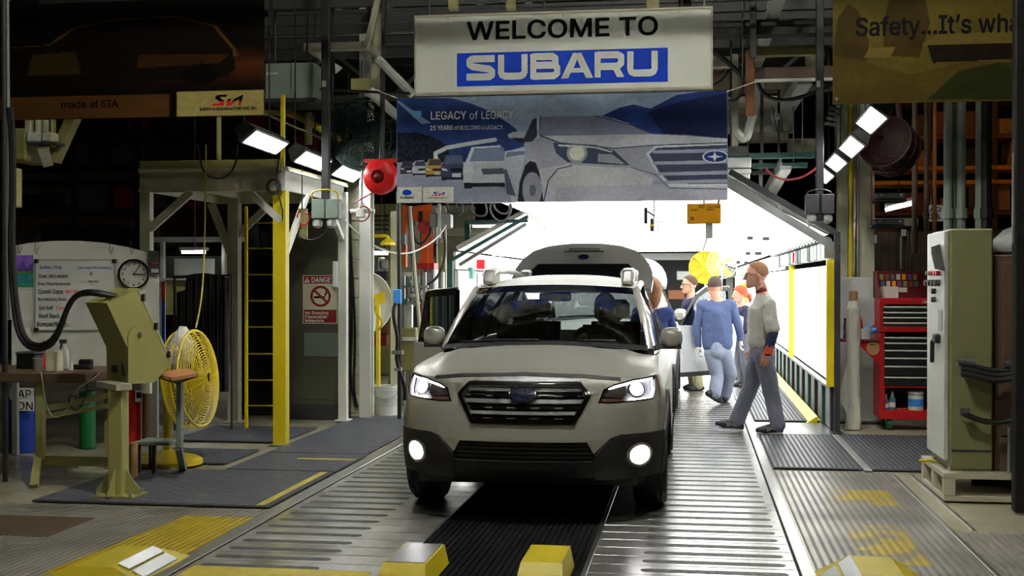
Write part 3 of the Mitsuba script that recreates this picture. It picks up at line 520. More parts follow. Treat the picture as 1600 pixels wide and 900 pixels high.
for u in (670, 850, 1065):
    c = P(u, 5, YB + .08); part(t, 'hanger', tube([[c[0], YB + .08, b[2]], [c[0], YB + .08, b[2] + 1.6]], .01, 6), 'm_dark_steel')

# the long printed banner under it
def banner_print(U, V):
    yt, yb = 405 - 27 * U, 870 - 10 * U; X = U * 1410; Yq = yt + (1 - V) * (yb - yt)
    n1 = meshkit.fbm(np.stack([U * 18, V * 7, 0 * U], -1), 4); n2 = meshkit.noise(np.stack([U * 160, V * 60, 0 * U + 3], -1))
    C = np.zeros(U.shape + (3,)); L = lambda *c: np.array(rgb(*c))
    def blend(c, mask): 
        m = np.asarray(mask, float)[..., None]; C[:] = C * (1 - m) + np.asarray(c) * m
    def pg(pts, c, shade=None):
        m = contains_xy(Polygon(pts).buffer(0), X, Yq); c = np.asarray(c) if shade is None else np.asarray(c) * shade[..., None]; blend(c, m)
    sky = (1 - V); C[:] = L(142, 160, 188) * (0.85 + 0.9 * sky)[..., None] * (0.8 + 0.4 * n1)[..., None]
    blend(L(175, 180, 190), np.clip((Yq - 600) / 120, 0, 1)); 
    C *= (0.9 + 0.2 * n1)[..., None]
    far = [(880, 490), (960, 450), (1020, 436), (1090, 455), (1200, 395), (1300, 380), (1410, 375), (1410, 600), (1000, 600)]
    pg(far, L(28, 44, 96), 0.6 + 0.9 * n1); pg([(1080, 470), (1230, 420), (1410, 390), (1410, 600), (1150, 570)], L(18, 26, 58), 0.6 + 0.8 * n1)
    pg([(0, 405), (240, 405), (330, 430), (420, 470), (520, 540), (560, 620), (300, 690), (0, 700)], L(30, 46, 92), 0.5 + 1.0 * n1)
    pg([(0, 560), (90, 555), (160, 580), (230, 620), (230, 690), (0, 720)], L(16, 22, 34), 0.3 + 1.6 * n2)
    pg([(0, 690), (200, 690), (300, 700), (500, 690), (500, 870), (0, 870)], L(138, 144, 164), 0.85 + 0.3 * n1)
    road = LineString([(175, 690), (170, 650), (220, 625), (330, 605), (430, 590)]).buffer(9); pg(road.exterior.coords, L(190, 198, 205))
    beam_ = [(0, 420), (8, 415), (150, 515), (110, 520)]; pg(beam_, L(130, 150, 190)); pg([(62, 460), (108, 462), (110, 480), (96, 497), (72, 488)], L(110, 170, 225))
    def small(x0, x1, y0, y1, body_c, glass_c, dark):
        w, h = x1 - x0, y1 - y0; f = lambda *q: [(x0 + a_ * w, y0 + b_ * h) for a_, b_ in q]
        pg(f((0.02, .95), (.0, .55), (.06, .42), (.2, .05), (.85, .0), (1, .4), (1, .95)), body_c, 0.8 + 0.5 * V); pg(f((.16, .40), (.26, .08), (.92, .05), (1, .38)), glass_c)
        pg(f((.03, .55), (.28, .60), (.30, .68), (.06, .66)), L(190, 195, 205)); pg(f((.42, .58), (1, .56), (1, .70), (.46, .72)), dark); pg(f((.5, .78), (.9, .76), (.9, .92), (.5, .94)), L(180, 188, 200))
        pg(f((.02, .92), (1, .92), (1, 1.02), (.22, 1.02), (.2, 1.06), (.04, 1.06)), L(20, 22, 30))
    small(15, 72, 684, 738, L(70, 62, 78), L(40, 44, 60), L(20, 20, 28)); small(68, 128, 680, 744, L(170, 176, 184), L(50, 56, 70), L(40, 44, 52)); small(126, 198, 672, 750, L(160, 122, 52), L(60, 58, 60), L(40, 34, 26))
    small(194, 292, 652, 764, L(48, 56, 78), L(70, 80, 104), L(16, 18, 26)); small(290, 482, 614, 795, L(188, 194, 206), L(92, 104, 128), L(60, 66, 80))
    pg([(465, 700), (476, 640), (560, 632), (580, 700), (540, 850), (478, 832)], L(176, 184, 200), 0.8 + 0.5 * V); pg([(476, 668), (556, 655), (560, 640), (482, 645)], L(90, 104, 130)); pg([(468, 720), (480, 720), (520, 840), (480, 832)], L(60, 66, 84))
    bodyp = [(560, 600), (575, 570), (600, 495), (640, 482), (870, 485), (930, 495), (1000, 520), (1100, 567), (1240, 572), (1410, 590), (1410, 866), (560, 866), (525, 840), (540, 760), (556, 680)]
    pg(bodyp, L(158, 162, 180), 0.75 + 0.55 * np.clip((Yq - 560) / 300, 0, 1) * (0.7 + 0.6 * n1))
    pg([(618, 490), (860, 487), (930, 497), (1010, 530), (1098, 566), (900, 570), (625, 572)], L(104, 112, 134), 0.7 + 0.6 * n1)
    pg([(548, 600), (592, 500), (612, 492), (614, 570), (590, 600)], L(36, 44, 62)); pg([(610, 486), (622, 484), (628, 575), (612, 590)], L(170, 176, 190))
    pg([(485, 568), (510, 555), (552, 556), (560, 606), (525, 592), (490, 582)], L(176, 182, 192)); pg([(498, 580), (556, 584), (560, 608), (530, 600)], L(24, 28, 40))
    pg([(625, 574), (1100, 568), (1410, 588), (1410, 606), (1100, 616), (940, 628), (700, 602)], L(186, 190, 200), 0.85 + 0.3 * n1)
    pg([(680, 604), (860, 614), (940, 640), (1005, 705), (880, 700), (740, 690), (692, 650)], L(46, 54, 74)); pg([(870, 655), (930, 655), (985, 700), (870, 690)], L(150, 156, 166))
    pg(Point(782, 650).buffer(44).exterior.coords, L(150, 156, 160)); pg(Point(782, 650).buffer(32).exterior.coords, L(206, 210, 196)); pg([(700, 612), (860, 620), (935, 645), (925, 648), (855, 628), (704, 620)], L(196, 202, 212))
    pg([(620, 720), (740, 700), (900, 712), (1010, 715), (1100, 760), (1110, 850), (700, 850), (640, 800)], L(192, 194, 204), 0.85 + 0.25 * n1)
    gr = [(1072, 655), (1112, 618), (1410, 606), (1410, 800), (1172, 800), (1118, 742)]; pg(gr, L(200, 204, 214)); pg([(1086, 656), (1118, 628), (1410, 616), (1410, 788), (1178, 788), (1128, 738)], L(52, 56, 78))
    for yy in (640, 690, 738, 775): pg([(1096, yy), (1410, yy - 8), (1410, yy + 8), (1102, yy + 14)], L(150, 154, 172))
    e = affinity.scale(Point(1360, 668).buffer(1), 54, 28); pg(e.exterior.coords, L(206, 210, 220)); pg(affinity.scale(e, .88, .84).exterior.coords, L(34, 46, 96)); pg([(1325, 668), (1350, 664), (1357, 646), (1364, 664), (1392, 668), (1364, 673), (1357, 690), (1350, 673)], L(220, 224, 232))
    pg([(528, 866), (536, 780), (560, 705), (582, 684), (606, 692), (622, 740), (640, 866)], L(26, 28, 40)); pg(affinity.scale(Point(590, 810).buffer(1), 42, 76).exterior.coords, L(142, 146, 162)); pg(affinity.scale(Point(592, 815).buffer(1), 14, 26).exterior.coords, L(90, 94, 112))
    pg([(1312, 814), (1405, 812), (1405, 852), (1312, 854)], L(176, 178, 186))
    for x0, x1 in ((2, 111), (116, 249)): pg([(x0, 800), (x1, 798), (x1, 868), (x0, 868)], L(212, 214, 206))
    ol = lambda pts, w, c: pg(LineString(pts).buffer(w).exterior.coords, c)
    for q in (((625, 574), (700, 603), (940, 630), (1100, 617), (1410, 607)), ((625, 486), (622, 570), (700, 600)), ((640, 866), (660, 770), (700, 720), (760, 706)), ((860, 486), (1010, 528), (1098, 566))): ol(q, 2.5, L(60, 66, 88))
    ol(((1010, 715), (1110, 745), (1170, 806), (1410, 812)), 2.5, L(96, 100, 120)); pg([(700, 800), (1100, 790), (1160, 830), (1410, 830), (1410, 866), (690, 866)], L(176, 178, 196), 0.9 + 0.2 * n1)
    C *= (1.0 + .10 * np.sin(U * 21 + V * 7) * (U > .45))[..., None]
    return C * (0.9 + 0.2 * n2)[..., None]
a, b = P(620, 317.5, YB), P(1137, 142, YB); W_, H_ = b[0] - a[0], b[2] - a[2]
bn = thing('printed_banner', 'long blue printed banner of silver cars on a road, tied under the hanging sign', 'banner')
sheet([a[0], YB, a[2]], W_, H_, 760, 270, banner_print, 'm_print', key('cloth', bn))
def on_banner(x, y):                                       # crop coordinates of the print, see banner_print
    U = x / 1410; yt, yb = 405 - 27 * U, 870 - 10 * U; return np.array([a[0] + U * W_, YB - .0005, a[2] + (1 - (y - yt) / (yb - yt)) * H_])
k1 = W_ / 1410
for s, x0, x1, y, h, bo in (('LEGACY', 150, 306, 500, 33, True), ('of', 320, 356, 499, 33, False), ('LEGACY.', 372, 518, 498, 33, False), ('25 YEARS', 148, 246, 547, 19, True), ('of', 252, 272, 546, 18, False), ('BUILDING', 277, 368, 546, 18, False), ('a', 374, 384, 545, 18, False), ('LEGACY.', 390, 468, 545, 18, False)):
    part(bn, 'lettering', text(s, on_banner(x0, y), EX, EZ, h * k1, .002, bo, width=(x1 - x0) * k1), 'm_plastic_white', smooth=False)
o_ = on_banner(45, 823); part(bn, 'round_emblem', prism(affinity.scale(Point(0, 0).buffer(1, 20), 20 * k1, 12 * k1), o_, EX, EZ, EN * .002), 'm_logo_blue', 'oval blue emblem')
part(bn, 'lettering', text('SUBARU', on_banner(15, 850), EX, EZ, 9 * k1, .002, True, width=62 * k1), 'm_ink', smooth=False)
def sia(parent, o, h, w, m1='m_logo_blue', m2='m_ink_red'):
    """slanted three-letter mark: S, I, A"""
    zz = lambda pts: Polygon([(x * w, y * h) for x, y in pts])
    top, low = [], []
    S = [(0.10, 0.72), (0.16, 1.0), (0.50, 1.0), (0.46, 0.82), (0.28, 0.82), (0.27, 0.72), (0.40, 0.45), (0.38, 0.0), (0.0, 0.0), (0.04, 0.2), (0.24, 0.2), (0.24, 0.42)]
    I = [(0.52, 0.62), (0.62, 0.62), (0.56, 0.20), (0.72, 0.62), (1.0, 1.0), (0.92, 0.0), (0.83, 0.0), (0.87, 0.62), (0.60, 0.0), (0.44, 0.0)]
    g = unary_union([zz(S).buffer(0), zz(I).buffer(0)])
    for nm, clip_, m in (('mark', sbox(-1, 0.42 * h, 9, 9), m1), ('mark_base', sbox(-1, -1, 9, 0.42 * h), m2)):
        part(parent, nm, prism(g.intersection(clip_), o, EX, EZ, EN * .002), m, smooth=False)
sia(bn, on_banner(155, 838), 17 * k1, 58 * k1)
part(bn, 'lettering', text('SUBARU of INDIANA AUTOMOTIVE, INC.', on_banner(132, 849), EX, EZ, 4.5 * k1, .002, False, width=100 * k1), 'm_ink', smooth=False)
for x in (345, 695, 1050):
    for y in (408, 862):
        c = on_banner(x, y - 6 if y > 600 else y + 2); part(bn, 'eyelet', lathe([(.004, 0), (.006, .003), (.012, .003), (.014, 0)], c, EN, 12), 'm_galv')
for x, y in ((3, 405), (1405, 382)):
    c = on_banner(x, y); part(bn, 'cord', tube([c, c + [(-.25 if x < 99 else .3), .02, .1]], .005, 5), 'm_white_paint')

# dark banner, upper left
def dusk_print(U, V):
    n = meshkit.fbm(np.stack([U * 9, V * 9, 0 * U], -1), 4); n2 = meshkit.noise(np.stack([U * 200, V * 90, 0 * U], -1)); C = np.zeros(U.shape + (3,)); L = lambda *c: np.array(rgb(*c))
    C[:] = L(16, 11, 8); st = np.clip(1 - np.abs(V - 0.42 - 0.1 * (n - .5)) / 0.18, 0, 1) * np.clip(np.abs(U - .62) * 2.5, 0, 1); C += L(110, 54, 20) * (st * n)[..., None]
    X, Y = U, V
    def pg(pts, c, s=1.0): m = contains_xy(Polygon(pts).buffer(0), X, Y)[..., None]; C[:] = np.where(m, np.asarray(c) * (s[..., None] if hasattr(s, 'shape') else s), C)
    car_ = [(.54, .30), (.545, .50), (.58, .62), (.66, .64), (.70, .78), (.76, .84), (.86, .85), (.92, .76), (.95, .56), (.955, .40), (.94, .33), (.62, .27)]
    pg(car_, L(22, 15, 9)); ln = Polygon(car_).buffer(.006).difference(Polygon(car_)).exterior
    m = (contains_xy(Polygon(car_).buffer(.006), X, Y) & ~contains_xy(Polygon(car_), X, Y)); C[m & (Y > .5)] = L(96, 66, 30)
    pg([(.62, .38), (.63, .56), (.70, .58), (.71, .38)], L(58, 48, 22)); pg([(.80, .42), (.93, .45), (.945, .52), (.80, .54)], L(70, 42, 18), 0.5 + 0.8 * n); pg(affinity.scale(Point(.90, .36).buffer(1), .028, .09).exterior.coords, L(8, 6, 5))
    pg([(0, 0), (.852, 0), (.852, .2), (0, .2)], L(98, 64, 34), 0.7 + 0.6 * n); pg([(.862, .0), (1, .0), (1, .21), (.862, .21)], L(214, 196, 120), 0.9 + 0.2 * n2)
    return C * 0.5
YL = 10.0; a, b = P(-520, 183, YL), P(413, -6, YL); a[2] = P(413, 180, YL)[2]; W2, H2 = b[0] - a[0], b[2] - a[2]
ln = thing('dark_banner', 'very dark banner of a car at dusk hanging at the upper left', 'banner')
sheet([a[0], YL, a[2]], W2, H2, 420, 130, dusk_print, 'm_print', key('cloth', ln))
at = lambda u, v, Y: np.array([P(u, v, Y)[0], Y - .0008, P(u, v, Y)[2]])
px1 = W2 / 933
sia(ln, at(331, 165.5, YL), 15 * px1, 46 * px1, 'm_ink', 'm_red')
part(ln, 'lettering', text('SUBARU of INDIANA AUTOMOTIVE, INC.', at(312, 173, YL), EX, EZ, 4.2 * px1, .002, True, width=84 * px1), 'm_ink', smooth=False)
part(ln, 'lettering', text('made at SIA', at(96, 169, YL), EX, EZ, 10 * px1, .002, True, width=86 * px1), 'm_ink', smooth=False)
# tan banner, upper right
def tan_print(U, V):
    n = meshkit.fbm(np.stack([U * 8, V * 6, 0 * U], -1), 4); n2 = meshkit.noise(np.stack([U * 150, V * 90, 0 * U], -1)); C = np.zeros(U.shape + (3,)); L = lambda *c: np.array(rgb(*c))
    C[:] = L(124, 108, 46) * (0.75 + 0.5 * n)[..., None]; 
    def pg(pts, c, s=1.0): m = contains_xy(Polygon(pts).buffer(0), U, V)[..., None]; C[:] = np.where(m, np.asarray(c) * (s[..., None] if hasattr(s, 'shape') else s), C)
    pg([(0, 0), (1, 0), (1, .30), (.5, .28), (.3, .20), (.12, .30), (0, .45)], L(112, 92, 38), 0.7 + 0.6 * n); pg([(.36, .02), (.48, .22), (.62, .27), (1, .28), (1, .0)], L(58, 66, 24), 0.7 + 0.6 * n)
    pg([(.0, .35), (.02, .62), (.06, .72), (.10, .66), (.14, .44), (.13, .30)], L(92, 74, 32), 0.6 + .6 * n); pg([(.20, .34), (.19, .56), (.22, .76), (.29, .84), (.35, .76), (.37, .56), (.33, .32)], L(90, 72, 30), 0.6 + .6 * n)
    pg([(.34, .42), (.40, .48), (.78, .50), (.84, .44), (.84, .40), (.34, .40)], L(140, 122, 60)); pg([(.38, .28), (.82, .30), (.82, .41), (.36, .41)], L(40, 30, 12))
    pg([(.78, .48), (.80, .66), (.83, .66), (.87, .30), (.84, .30)], L(70, 34, 18)); pg([(.86, .32), (.88, .50), (.905, .5), (.885, .30)], L(70, 34, 18)); pg([(.12, .33), (.14, .40), (.24, .40), (.22, .33)], L(150, 128, 62))
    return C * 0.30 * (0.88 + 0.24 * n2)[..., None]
a, b = P(1301, 163, YL), P(1720, -70, YL); W3, H3 = b[0] - a[0], b[2] - a[2]
rn = thing('tan_banner', 'dim tan banner with bold black lettering hanging at the upper right', 'banner')
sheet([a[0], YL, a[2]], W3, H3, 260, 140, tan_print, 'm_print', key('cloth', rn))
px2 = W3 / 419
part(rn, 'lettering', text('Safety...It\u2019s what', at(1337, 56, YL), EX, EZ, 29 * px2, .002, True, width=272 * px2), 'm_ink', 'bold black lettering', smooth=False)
part(rn, 'eyelet', lathe([(.004, 0), (.006, .003), (.012, .003), (.014, 0)], at(1307, 155, YL), EN, 12), 'm_galv')
for nm, (u0, u1), Yq, zt_ in ((ln, (60, 380), YL, b[2]), (rn, (1340, 1560), YL, b[2])):
    top_ = P(400, -6, YL)[2] if nm == ln else b[2]
    part(nm, 'hanging_rail', beam([P(u0, 0, YL)[0], YL + .03, top_ + .02], [P(u1, 0, YL)[0], YL + .03, top_ + .02], .04, .04), 'm_dark_steel')
# ---------------------------------------------------------------- the bright inspection tunnel
TY0, TY1, TYL = 13.33, 44.0, 19.0
ORD = ['nearest', 'second', 'third', 'fourth', 'fifth', 'sixth', 'farthest', 'last', 'end']
hwT, zT, hwS, zS = 1.45, 2.66, 2.53, 2.09                    # half width and height of the flat ceiling, half width and height of the side walls' tops
mat('tunnel_white', (228, 230, 230), 0.5)
tl = LIT['tunnel']
def panel(y0, y1, p, q, name, label, group, rad, n, gap=0.012):
    """a luminous panel from the line p to the line q (x, z), facing n"""
    t = thing(name, label, 'light panel', group); p, q, n = np.array([p[0], 0, p[1]]), np.array([q[0], 0, q[1]]), np.array([n[0], 0, n[1]]); n = n / np.linalg.norm(n)
    c = [p + [0, y0 + gap, 0], q + [0, y0 + gap, 0], q + [0, y1 - gap, 0], p + [0, y1 - gap, 0]]; c = np.array(c)
    part(t, 'housing', hull(np.vstack([c - n * .07, c - n * .012])), 'm_white_paint', smooth=False)
    m = c.mean(0); d = c + (m - c) * 0.012
    f = trimesh.Trimesh(d, [[0, 1, 2], [0, 2, 3]], process=False)
    if np.dot(f.face_normals[0], n) < 0: f.faces = f.faces[:, ::-1]
    part(t, 'diffuser', f, 'm_tunnel_white', 'glowing white diffuser', smooth=False, **lamp(np.array([1.0, 1.02, 1.0]) * rad)); return t
ys = np.linspace(TY0, TY1, 8)
for i, (y0, y1) in enumerate(zip(ys[:-1], ys[1:])):
    panel(y0, y1, (CX - hwT, zT), (CX + hwT, zT), 'ceiling_light_panel', ORD[i] + ' long luminous white panel in the ceiling of the bright tunnel', 'ceiling panels of the tunnel', tl, (0, -1))
    panel(y0, y1, (CX + hwT + .01, zT), (CX + hwS, zS), 'sloped_light_panel', ORD[i] + ' luminous white sloped panel on the right side of the bright tunnel', 'sloped panels of the tunnel, right', tl, (-0.45, -1))
    if y1 > TYL + 2: panel(max(y0, TYL), y1, (CX - hwS, zS), (CX - hwT - .01, zT), 'sloped_light_panel', ORD[max(0, i - 1)] + ' luminous white sloped panel on the left side of the bright tunnel', 'sloped panels of the tunnel, left', tl, (0.45, -1))
wy = [13.35, 15.9, 18.45, 21.0, 26.5, 32, 38, 44]
for i, (y0, y1) in enumerate(zip(wy[:-1], wy[1:])):
    panel(y0, y1, (CX + hwS + .04, 0.53), (CX + hwS + .04, 1.78), 'wall_light_panel', ORD[i] + ' tall luminous white panel in the right light wall', 'panels of the right light wall', tl, (-1, 0))
    if y0 > 17: panel(max(y0, TYL + .3), y1, (CX - hwS - .04, 0.5), (CX - hwS - .04, 1.78), 'wall_light_panel', ORD[max(0, i - 2)] + ' tall luminous white panel in the left light wall', 'panels of the left light wall', tl, (1, 0))
# frame of the tunnel's mouth on the right: dark post and double sloping beam, and on the left
XR, XL_ = CX + hwS + .06, CX - hwS - .06
fr = thing('mouth_gantry', 'dark post with sloping beams that frames the right side of the tunnel mouth', 'steel frame')
part(fr, 'post', box([P(1304, 500, 13.2)[0], 13.2, 0.0], [P(1313, 500, 13.2)[0], 13.27, P(1308, 362, 13.2)[2]], .004), 'm_charcoal')
part(fr, 'base_plate', box([P(1300, 500, 13.2)[0], 13.16, 0.017], [P(1317, 500, 13.2)[0], 13.31, 0.03]), 'm_charcoal')
part(fr, 'sloping_beam', beam(P(1306, 364, 13.22), P(1140, 268, 13.22), .06, .06, (0, 1, 0)), 'm_charcoal')
part(fr, 'lower_beam', beam(P(1300, 384, 13.2), P(1120, 276, 13.2), .08, .05, (0, 1, 0)), 'm_galv')
part(fr, 'cross_beam', box([XL_, 13.24, 2.95], [XR - .9, 13.32, 3.03]), 'm_charcoal')
for u0, v0, u1, v1 in ((1265, 355, 1258, 340), (1222, 330, 1213, 312), (1180, 306, 1172, 288)): part(fr, 'tie', beam(P(u0, v0, 13.21), P(u1, v1, 13.21), .02, .03, (0, 1, 0)), 'm_galv')
fl_ = thing('mouth_gantry', 'dark green posts and sloping beams that frame the left side of the tunnel mouth', 'steel frame')
FY = TYL - .12
part(fl_, 'post', box([P(697, 500, FY)[0], FY, 0], [P(707, 500, FY)[0], FY + .08, P(702, 405, FY)[2]], .004), 'm_dark_green')
part(fl_, 'post', box([P(726, 500, TYL + 2)[0], TYL + 2, 0], [P(734, 500, TYL + 2)[0], TYL + 2.08, P(730, 345, TYL + 2)[2]], .004), 'm_dark_green')
part(fl_, 'sloping_beam', beam(P(703, 408, FY), P(825, 338, FY), .05, .07, (0, 1, 0)), 'm_dark_green')
part(fl_, 'lower_beam', beam(P(718, 414, FY - .02), P(822, 350, FY - .02), .05, .06, (0, 1, 0)), 'm_galv')
part(fl_, 'top_beam', beam(P(728, 347, FY), P(825, 345, FY), .05, .06, (0, 1, 0)), 'm_dark_green')
# fixture ends and cable tray along the top of the right light wall
tr = thing('fixture_row', 'row of dark and silver fixture ends along the top of the right light wall', 'light fixtures')
for i, y in enumerate(np.arange(13.4, 20.6, 0.42)):
    m = ['m_charcoal', 'm_panel_grey', 'm_galv', 'm_dark_green'][i % 4 if i % 3 else 1]
    part(tr, 'fixture_end', box([XR - .10, y, 1.84], [XR + .02, y + .33, 2.02], .01), m)
part(tr, 'top_strip', [box([XR - .13, y, 2.03 + .02 * (i % 2)], [XR - .03, y + .2, 2.06 + .02 * (i % 2)]) for i, y in enumerate(np.arange(13.3, 22, 0.21))], 'm_galv', kind='stuff')
part(tr, 'red_tag', box([XR - .12, 17.3, 1.86], [XR - .10, 17.42, 2.0]), 'm_red_bright', 'red tag')
wf = thing('panel_support', 'yellow edged frame with dark skirt posts below the right light wall', 'steel frame')
for y in (13.3, 18.4): part(wf, 'yellow_edge', box([XR - .09, y - .06, 0.50], [XR, y + .01, 1.83], .005), 'm_yellow_bright', 'yellow end strip')
for i, y in enumerate(np.arange(13.34, 27, 0.85)): part(wf, 'skirt_post', box([XR - .04, y, 0], [XR + .02, y + .1, 0.51]), 'm_dark_green' if i % 2 else 'm_charcoal')
for i, y in enumerate(np.arange(13.45, 26, 0.85)): part(wf, 'skirt_panel', box([XR - .01, y, 0.02], [XR + .01, y + .68, 0.49]), 'm_galv')
part(wf, 'lower_rail', box([XR - .09, 13.36, 0.49], [XR - .02, 44, 0.515]), 'm_galv')
part(wf, 'floor_curb', hull([[XR - .20, 14.3, 0], [XR - .08, 14.3, 0], [XR - .08, 14.3, .08], [XR - .20, 26, 0], [XR - .08, 26, 0], [XR - .08, 26, .08]]), 'm_yellow_bright', 'yellow floor curb')
# white junction boxes hanging in pairs from the tunnel ceiling on the right
for i, (u, v0, v1, Y) in enumerate(((1172, 347, 370, 18.5), (1197, 347, 371, 18.5), (1169, 375, 394, 21.5), (1185, 377, 394, 21.5), (1154, 396, 408, 26), (1166, 396, 409, 26))):
    h = [6, 7, 5, 7, 4, 5][i]
    t = thing('junction_box', ['grey junction box hanging at the left of the nearest pair under the tunnel lights', 'grey junction box hanging at the right of the nearest pair under the tunnel lights', 'junction box at the left of the second pair', 'slanted junction box at the right of the second pair', 'small junction box above the shorn head of the man in the white shirt, left one', 'small junction box above the shorn head of the man in the white shirt, right one'][i], 'junction box')
    part(t, 'body', px_box(u - h, v0, u + h, v1, Y, .12, .01), 'm_panel_grey'); part(t, 'bracket', px_box(u - h * .7, v1, u + h * .7, v1 + 4, Y + .02, .06), 'm_charcoal')
    c = P(u, v0, Y + .06); part(t, 'hanger', tube([[c[0], Y + .06, c[2]], [c[0], Y + .06, zT - .02 if c[0] < CX + hwT else zT - (c[0] - CX - hwT) * .5]], .008, 5), 'm_galv')
# big fans far down the tunnel
def far_fan(u, v, r, Y, label, mcage, mblade, tilt=(0, -1, -.1)):
    c = P(u, v, Y); R = r * Y / FPX; t = thing('pedestal_fan', label, 'fan'); a1, b1, d1 = frame_of(tilt)
    rings = [tube([c + d1 * h + rr * (math.cos(x) * a1 + math.sin(x) * b1) for x in np.linspace(0, 2 * np.pi, 25)], .012 if rr > .98 * R else .004, 5) for rr, h in ((R, 0), (R * .8, .07), (R * .6, .1), (R * .4, .11), (R * .2, .12))]
    sp_ = [tube([c + d1 * .12 + .1 * R * (math.cos(x) * a1 + math.sin(x) * b1), c + d1 * .1 + .6 * R * (math.cos(x) * a1 + math.sin(x) * b1), c + R * (math.cos(x) * a1 + math.sin(x) * b1)], .005, 4) for x in np.linspace(0, 2 * np.pi, 25)[:-1]]
    part(t, 'cage', rings + sp_, mcage); part(t, 'hub', lathe([(1e-3, .1), (R * .14, .08), (R * .14, -.1), (1e-3, -.12)], c, d1, 14), mblade)
    for x in np.arange(4) * np.pi / 2 + .5:
        e = math.cos(x) * a1 + math.sin(x) * b1; f = np.cross(d1, e); q = [c + e * s * R + f * w * R + d1 * (.05 * w * 2) for s, w in ((.1, -.08), (.1, .08), (.9, .30), (.9, -.14), (.95, .1))]
        part(t, 'blade', hull(np.vstack([np.array(q), np.array(q) + d1 * .01])), mblade)
    part(t, 'back_shell', lathe([(R, -.02), (R * .95, -.14), (R * .3, -.2), (1e-3, -.2)], c, d1, 28), mcage) if mcage != 'm_white_paint' else None
    part(t, 'pole', tube([c - d1 * .2, [c[0], c[1] + .25, c[2] - .1], [c[0], c[1] + .25, 0.01]], .03, 6), 'm_galv'); return t
far_fan(1102, 418, 25, 38, 'large yellow fan far down the tunnel, left of the white caged one', 'm_yellow', 'm_yellow_worn'); far_fan(1128, 412, 23, 36, 'white caged fan with yellow blades far down the tunnel', 'm_white_paint', 'm_yellow')
far_fan(1164, 458, 15, 34, 'yellow fan behind the red haired woman', 'm_yellow', 'm_yellow_worn', (-.6, -1, 0))
# the dim machine bay beyond the tunnel, a few hanging things in it
bk = thing('end_gantry', 'dim grey gantry across the far end of the bright tunnel', 'gantry')
part(bk, 'beam', box([-7, 46, 2.4], [6, 46.3, 2.65]), 'm_galv'); part(bk, 'wall_sheet', box([-7, 49, 0], [6, 49.1, 2.6]), 'm_charcoal')
for x in (-5, -2.6, 1.2, 3.4): part(bk, 'column', box([x, 46, 0], [x + .25, 46.2, 2.4]), 'm_galv')
for i, (x, z, w) in enumerate(((-.6, 2.0, .9), (.4, 1.7, .5), (1.0, 2.1, .7), (-.9, 1.3, .6))): part(bk, 'machine', box([x, 45.2, z - .35], [x + w, 45.7, z], .03), ['m_galv', 'm_orange', 'm_panel_grey', 'm_rust'][i])
# yellow card box under the banner, hanging tool with cable, pull rods
t = thing('hanging_box', 'yellow printed box hanging below the right end of the long banner', 'box')
part(t, 'body', px_box(1074, 318, 1126, 349, 12.2, .12, .004), 'm_amber'); part(t, 'stem', px_box(1103, 349, 1113, 372, 12.24, .05), 'm_plastic_white', 'white stem')
c = P(1080, 340, 12.198); 
for i, (s, u, v, h) in enumerate((('O', 1091, 322, 4.5), ('O', 1096, 322, 4.5), ('CAUTION', 1105, 322, 3), ('STOP', 1078, 327, 3), ('1', 1078, 341, 5), ('1', 1081, 341, 5), ('MOVE', 1105, 326, 2.5))): part(t, 'print', text(s, at(u, v + 3, 12.2), EX, EZ, h * 12.2 / FPX, .002, True), 'm_brown', smooth=False)
part(t, 'hanger', tube([P(1100, 318, 12.26), [P(1100, 318, 12.26)[0], 12.26, 4.4]], .01, 5), 'm_galv')
t = thing('hanging_tool', 'small dark air tool with a yellow ring hanging under the long banner', 'air tool')
part(t, 'cable', tube([[P(1022, 312, 13.0)[0], 13.0, 4.4], P(1022, 342, 13.0)], .006, 5), 'm_black'); part(t, 'body', [cyl(P(1019, 342, 13.0), P(1019, 361, 13.0), .02, 10), px_box(1007, 325, 1011, 349, 13.0, .03)], 'm_charcoal'); part(t, 'ring', cyl(P(1019, 350, 13.0), P(1019, 354, 13.0), .022, 10), 'm_yellow_bright')
part(t, 'arm', tube([P(1011, 330, 13.0), P(1022, 337, 13.0)], .008, 5), 'm_charcoal')
for i, (u, v0, v1, Y) in enumerate(((1028, 330, 362, 20), (1044, 352, 392, 26), (960, 352, 366, 24))):
    t = thing('hanging_rail', ['thin dark rail hanging from the tunnel ceiling right of the air tool', 'small ladder shaped bracket hanging from the tunnel ceiling', 'thin rail hanging above the raised tailgate'][i], 'rail')
    part(t, 'stem', tube([P(u, v0 - 10, Y), P(u, v1, Y)], .012, 5), 'm_galv')
    for q in np.linspace(v0, v1, 5): part(t, 'rung', beam(P(u - 8, q, Y), P(u + 9, q, Y), .02, .015), 'm_galv')
t = thing('cable_ladder', 'pale cable ladder lying under the tunnel ceiling', 'cable ladder')
for u0, u1 in ((977, 1006), (983, 1012)): part(t, 'side_rail', tube([P(u0, 362, 26), P(u1, 392, 34)], .012, 5), 'm_galv')
for f in np.linspace(0, 1, 9): part(t, 'rung', tube([P(977 + 29 * f, 362 + 30 * f, 26 + 8 * f), P(983 + 29 * f, 362 + 30 * f, 26 + 8 * f)], .01, 4), 'm_galv')

for nm, x, y0 in (('tunnel_side_board', CX + hwS + .10, 20.6), ('tunnel_side_board', CX - hwS - .10, TYL + .3)):
    solo(nm, box([x - .02, y0, 1.80], [x + .02, TY1, 2.08]), 'm_tunnel_white', 'white board above the wall panels on the ' + ('right' if x > 0 else 'left') + ' side of the tunnel', 'board')
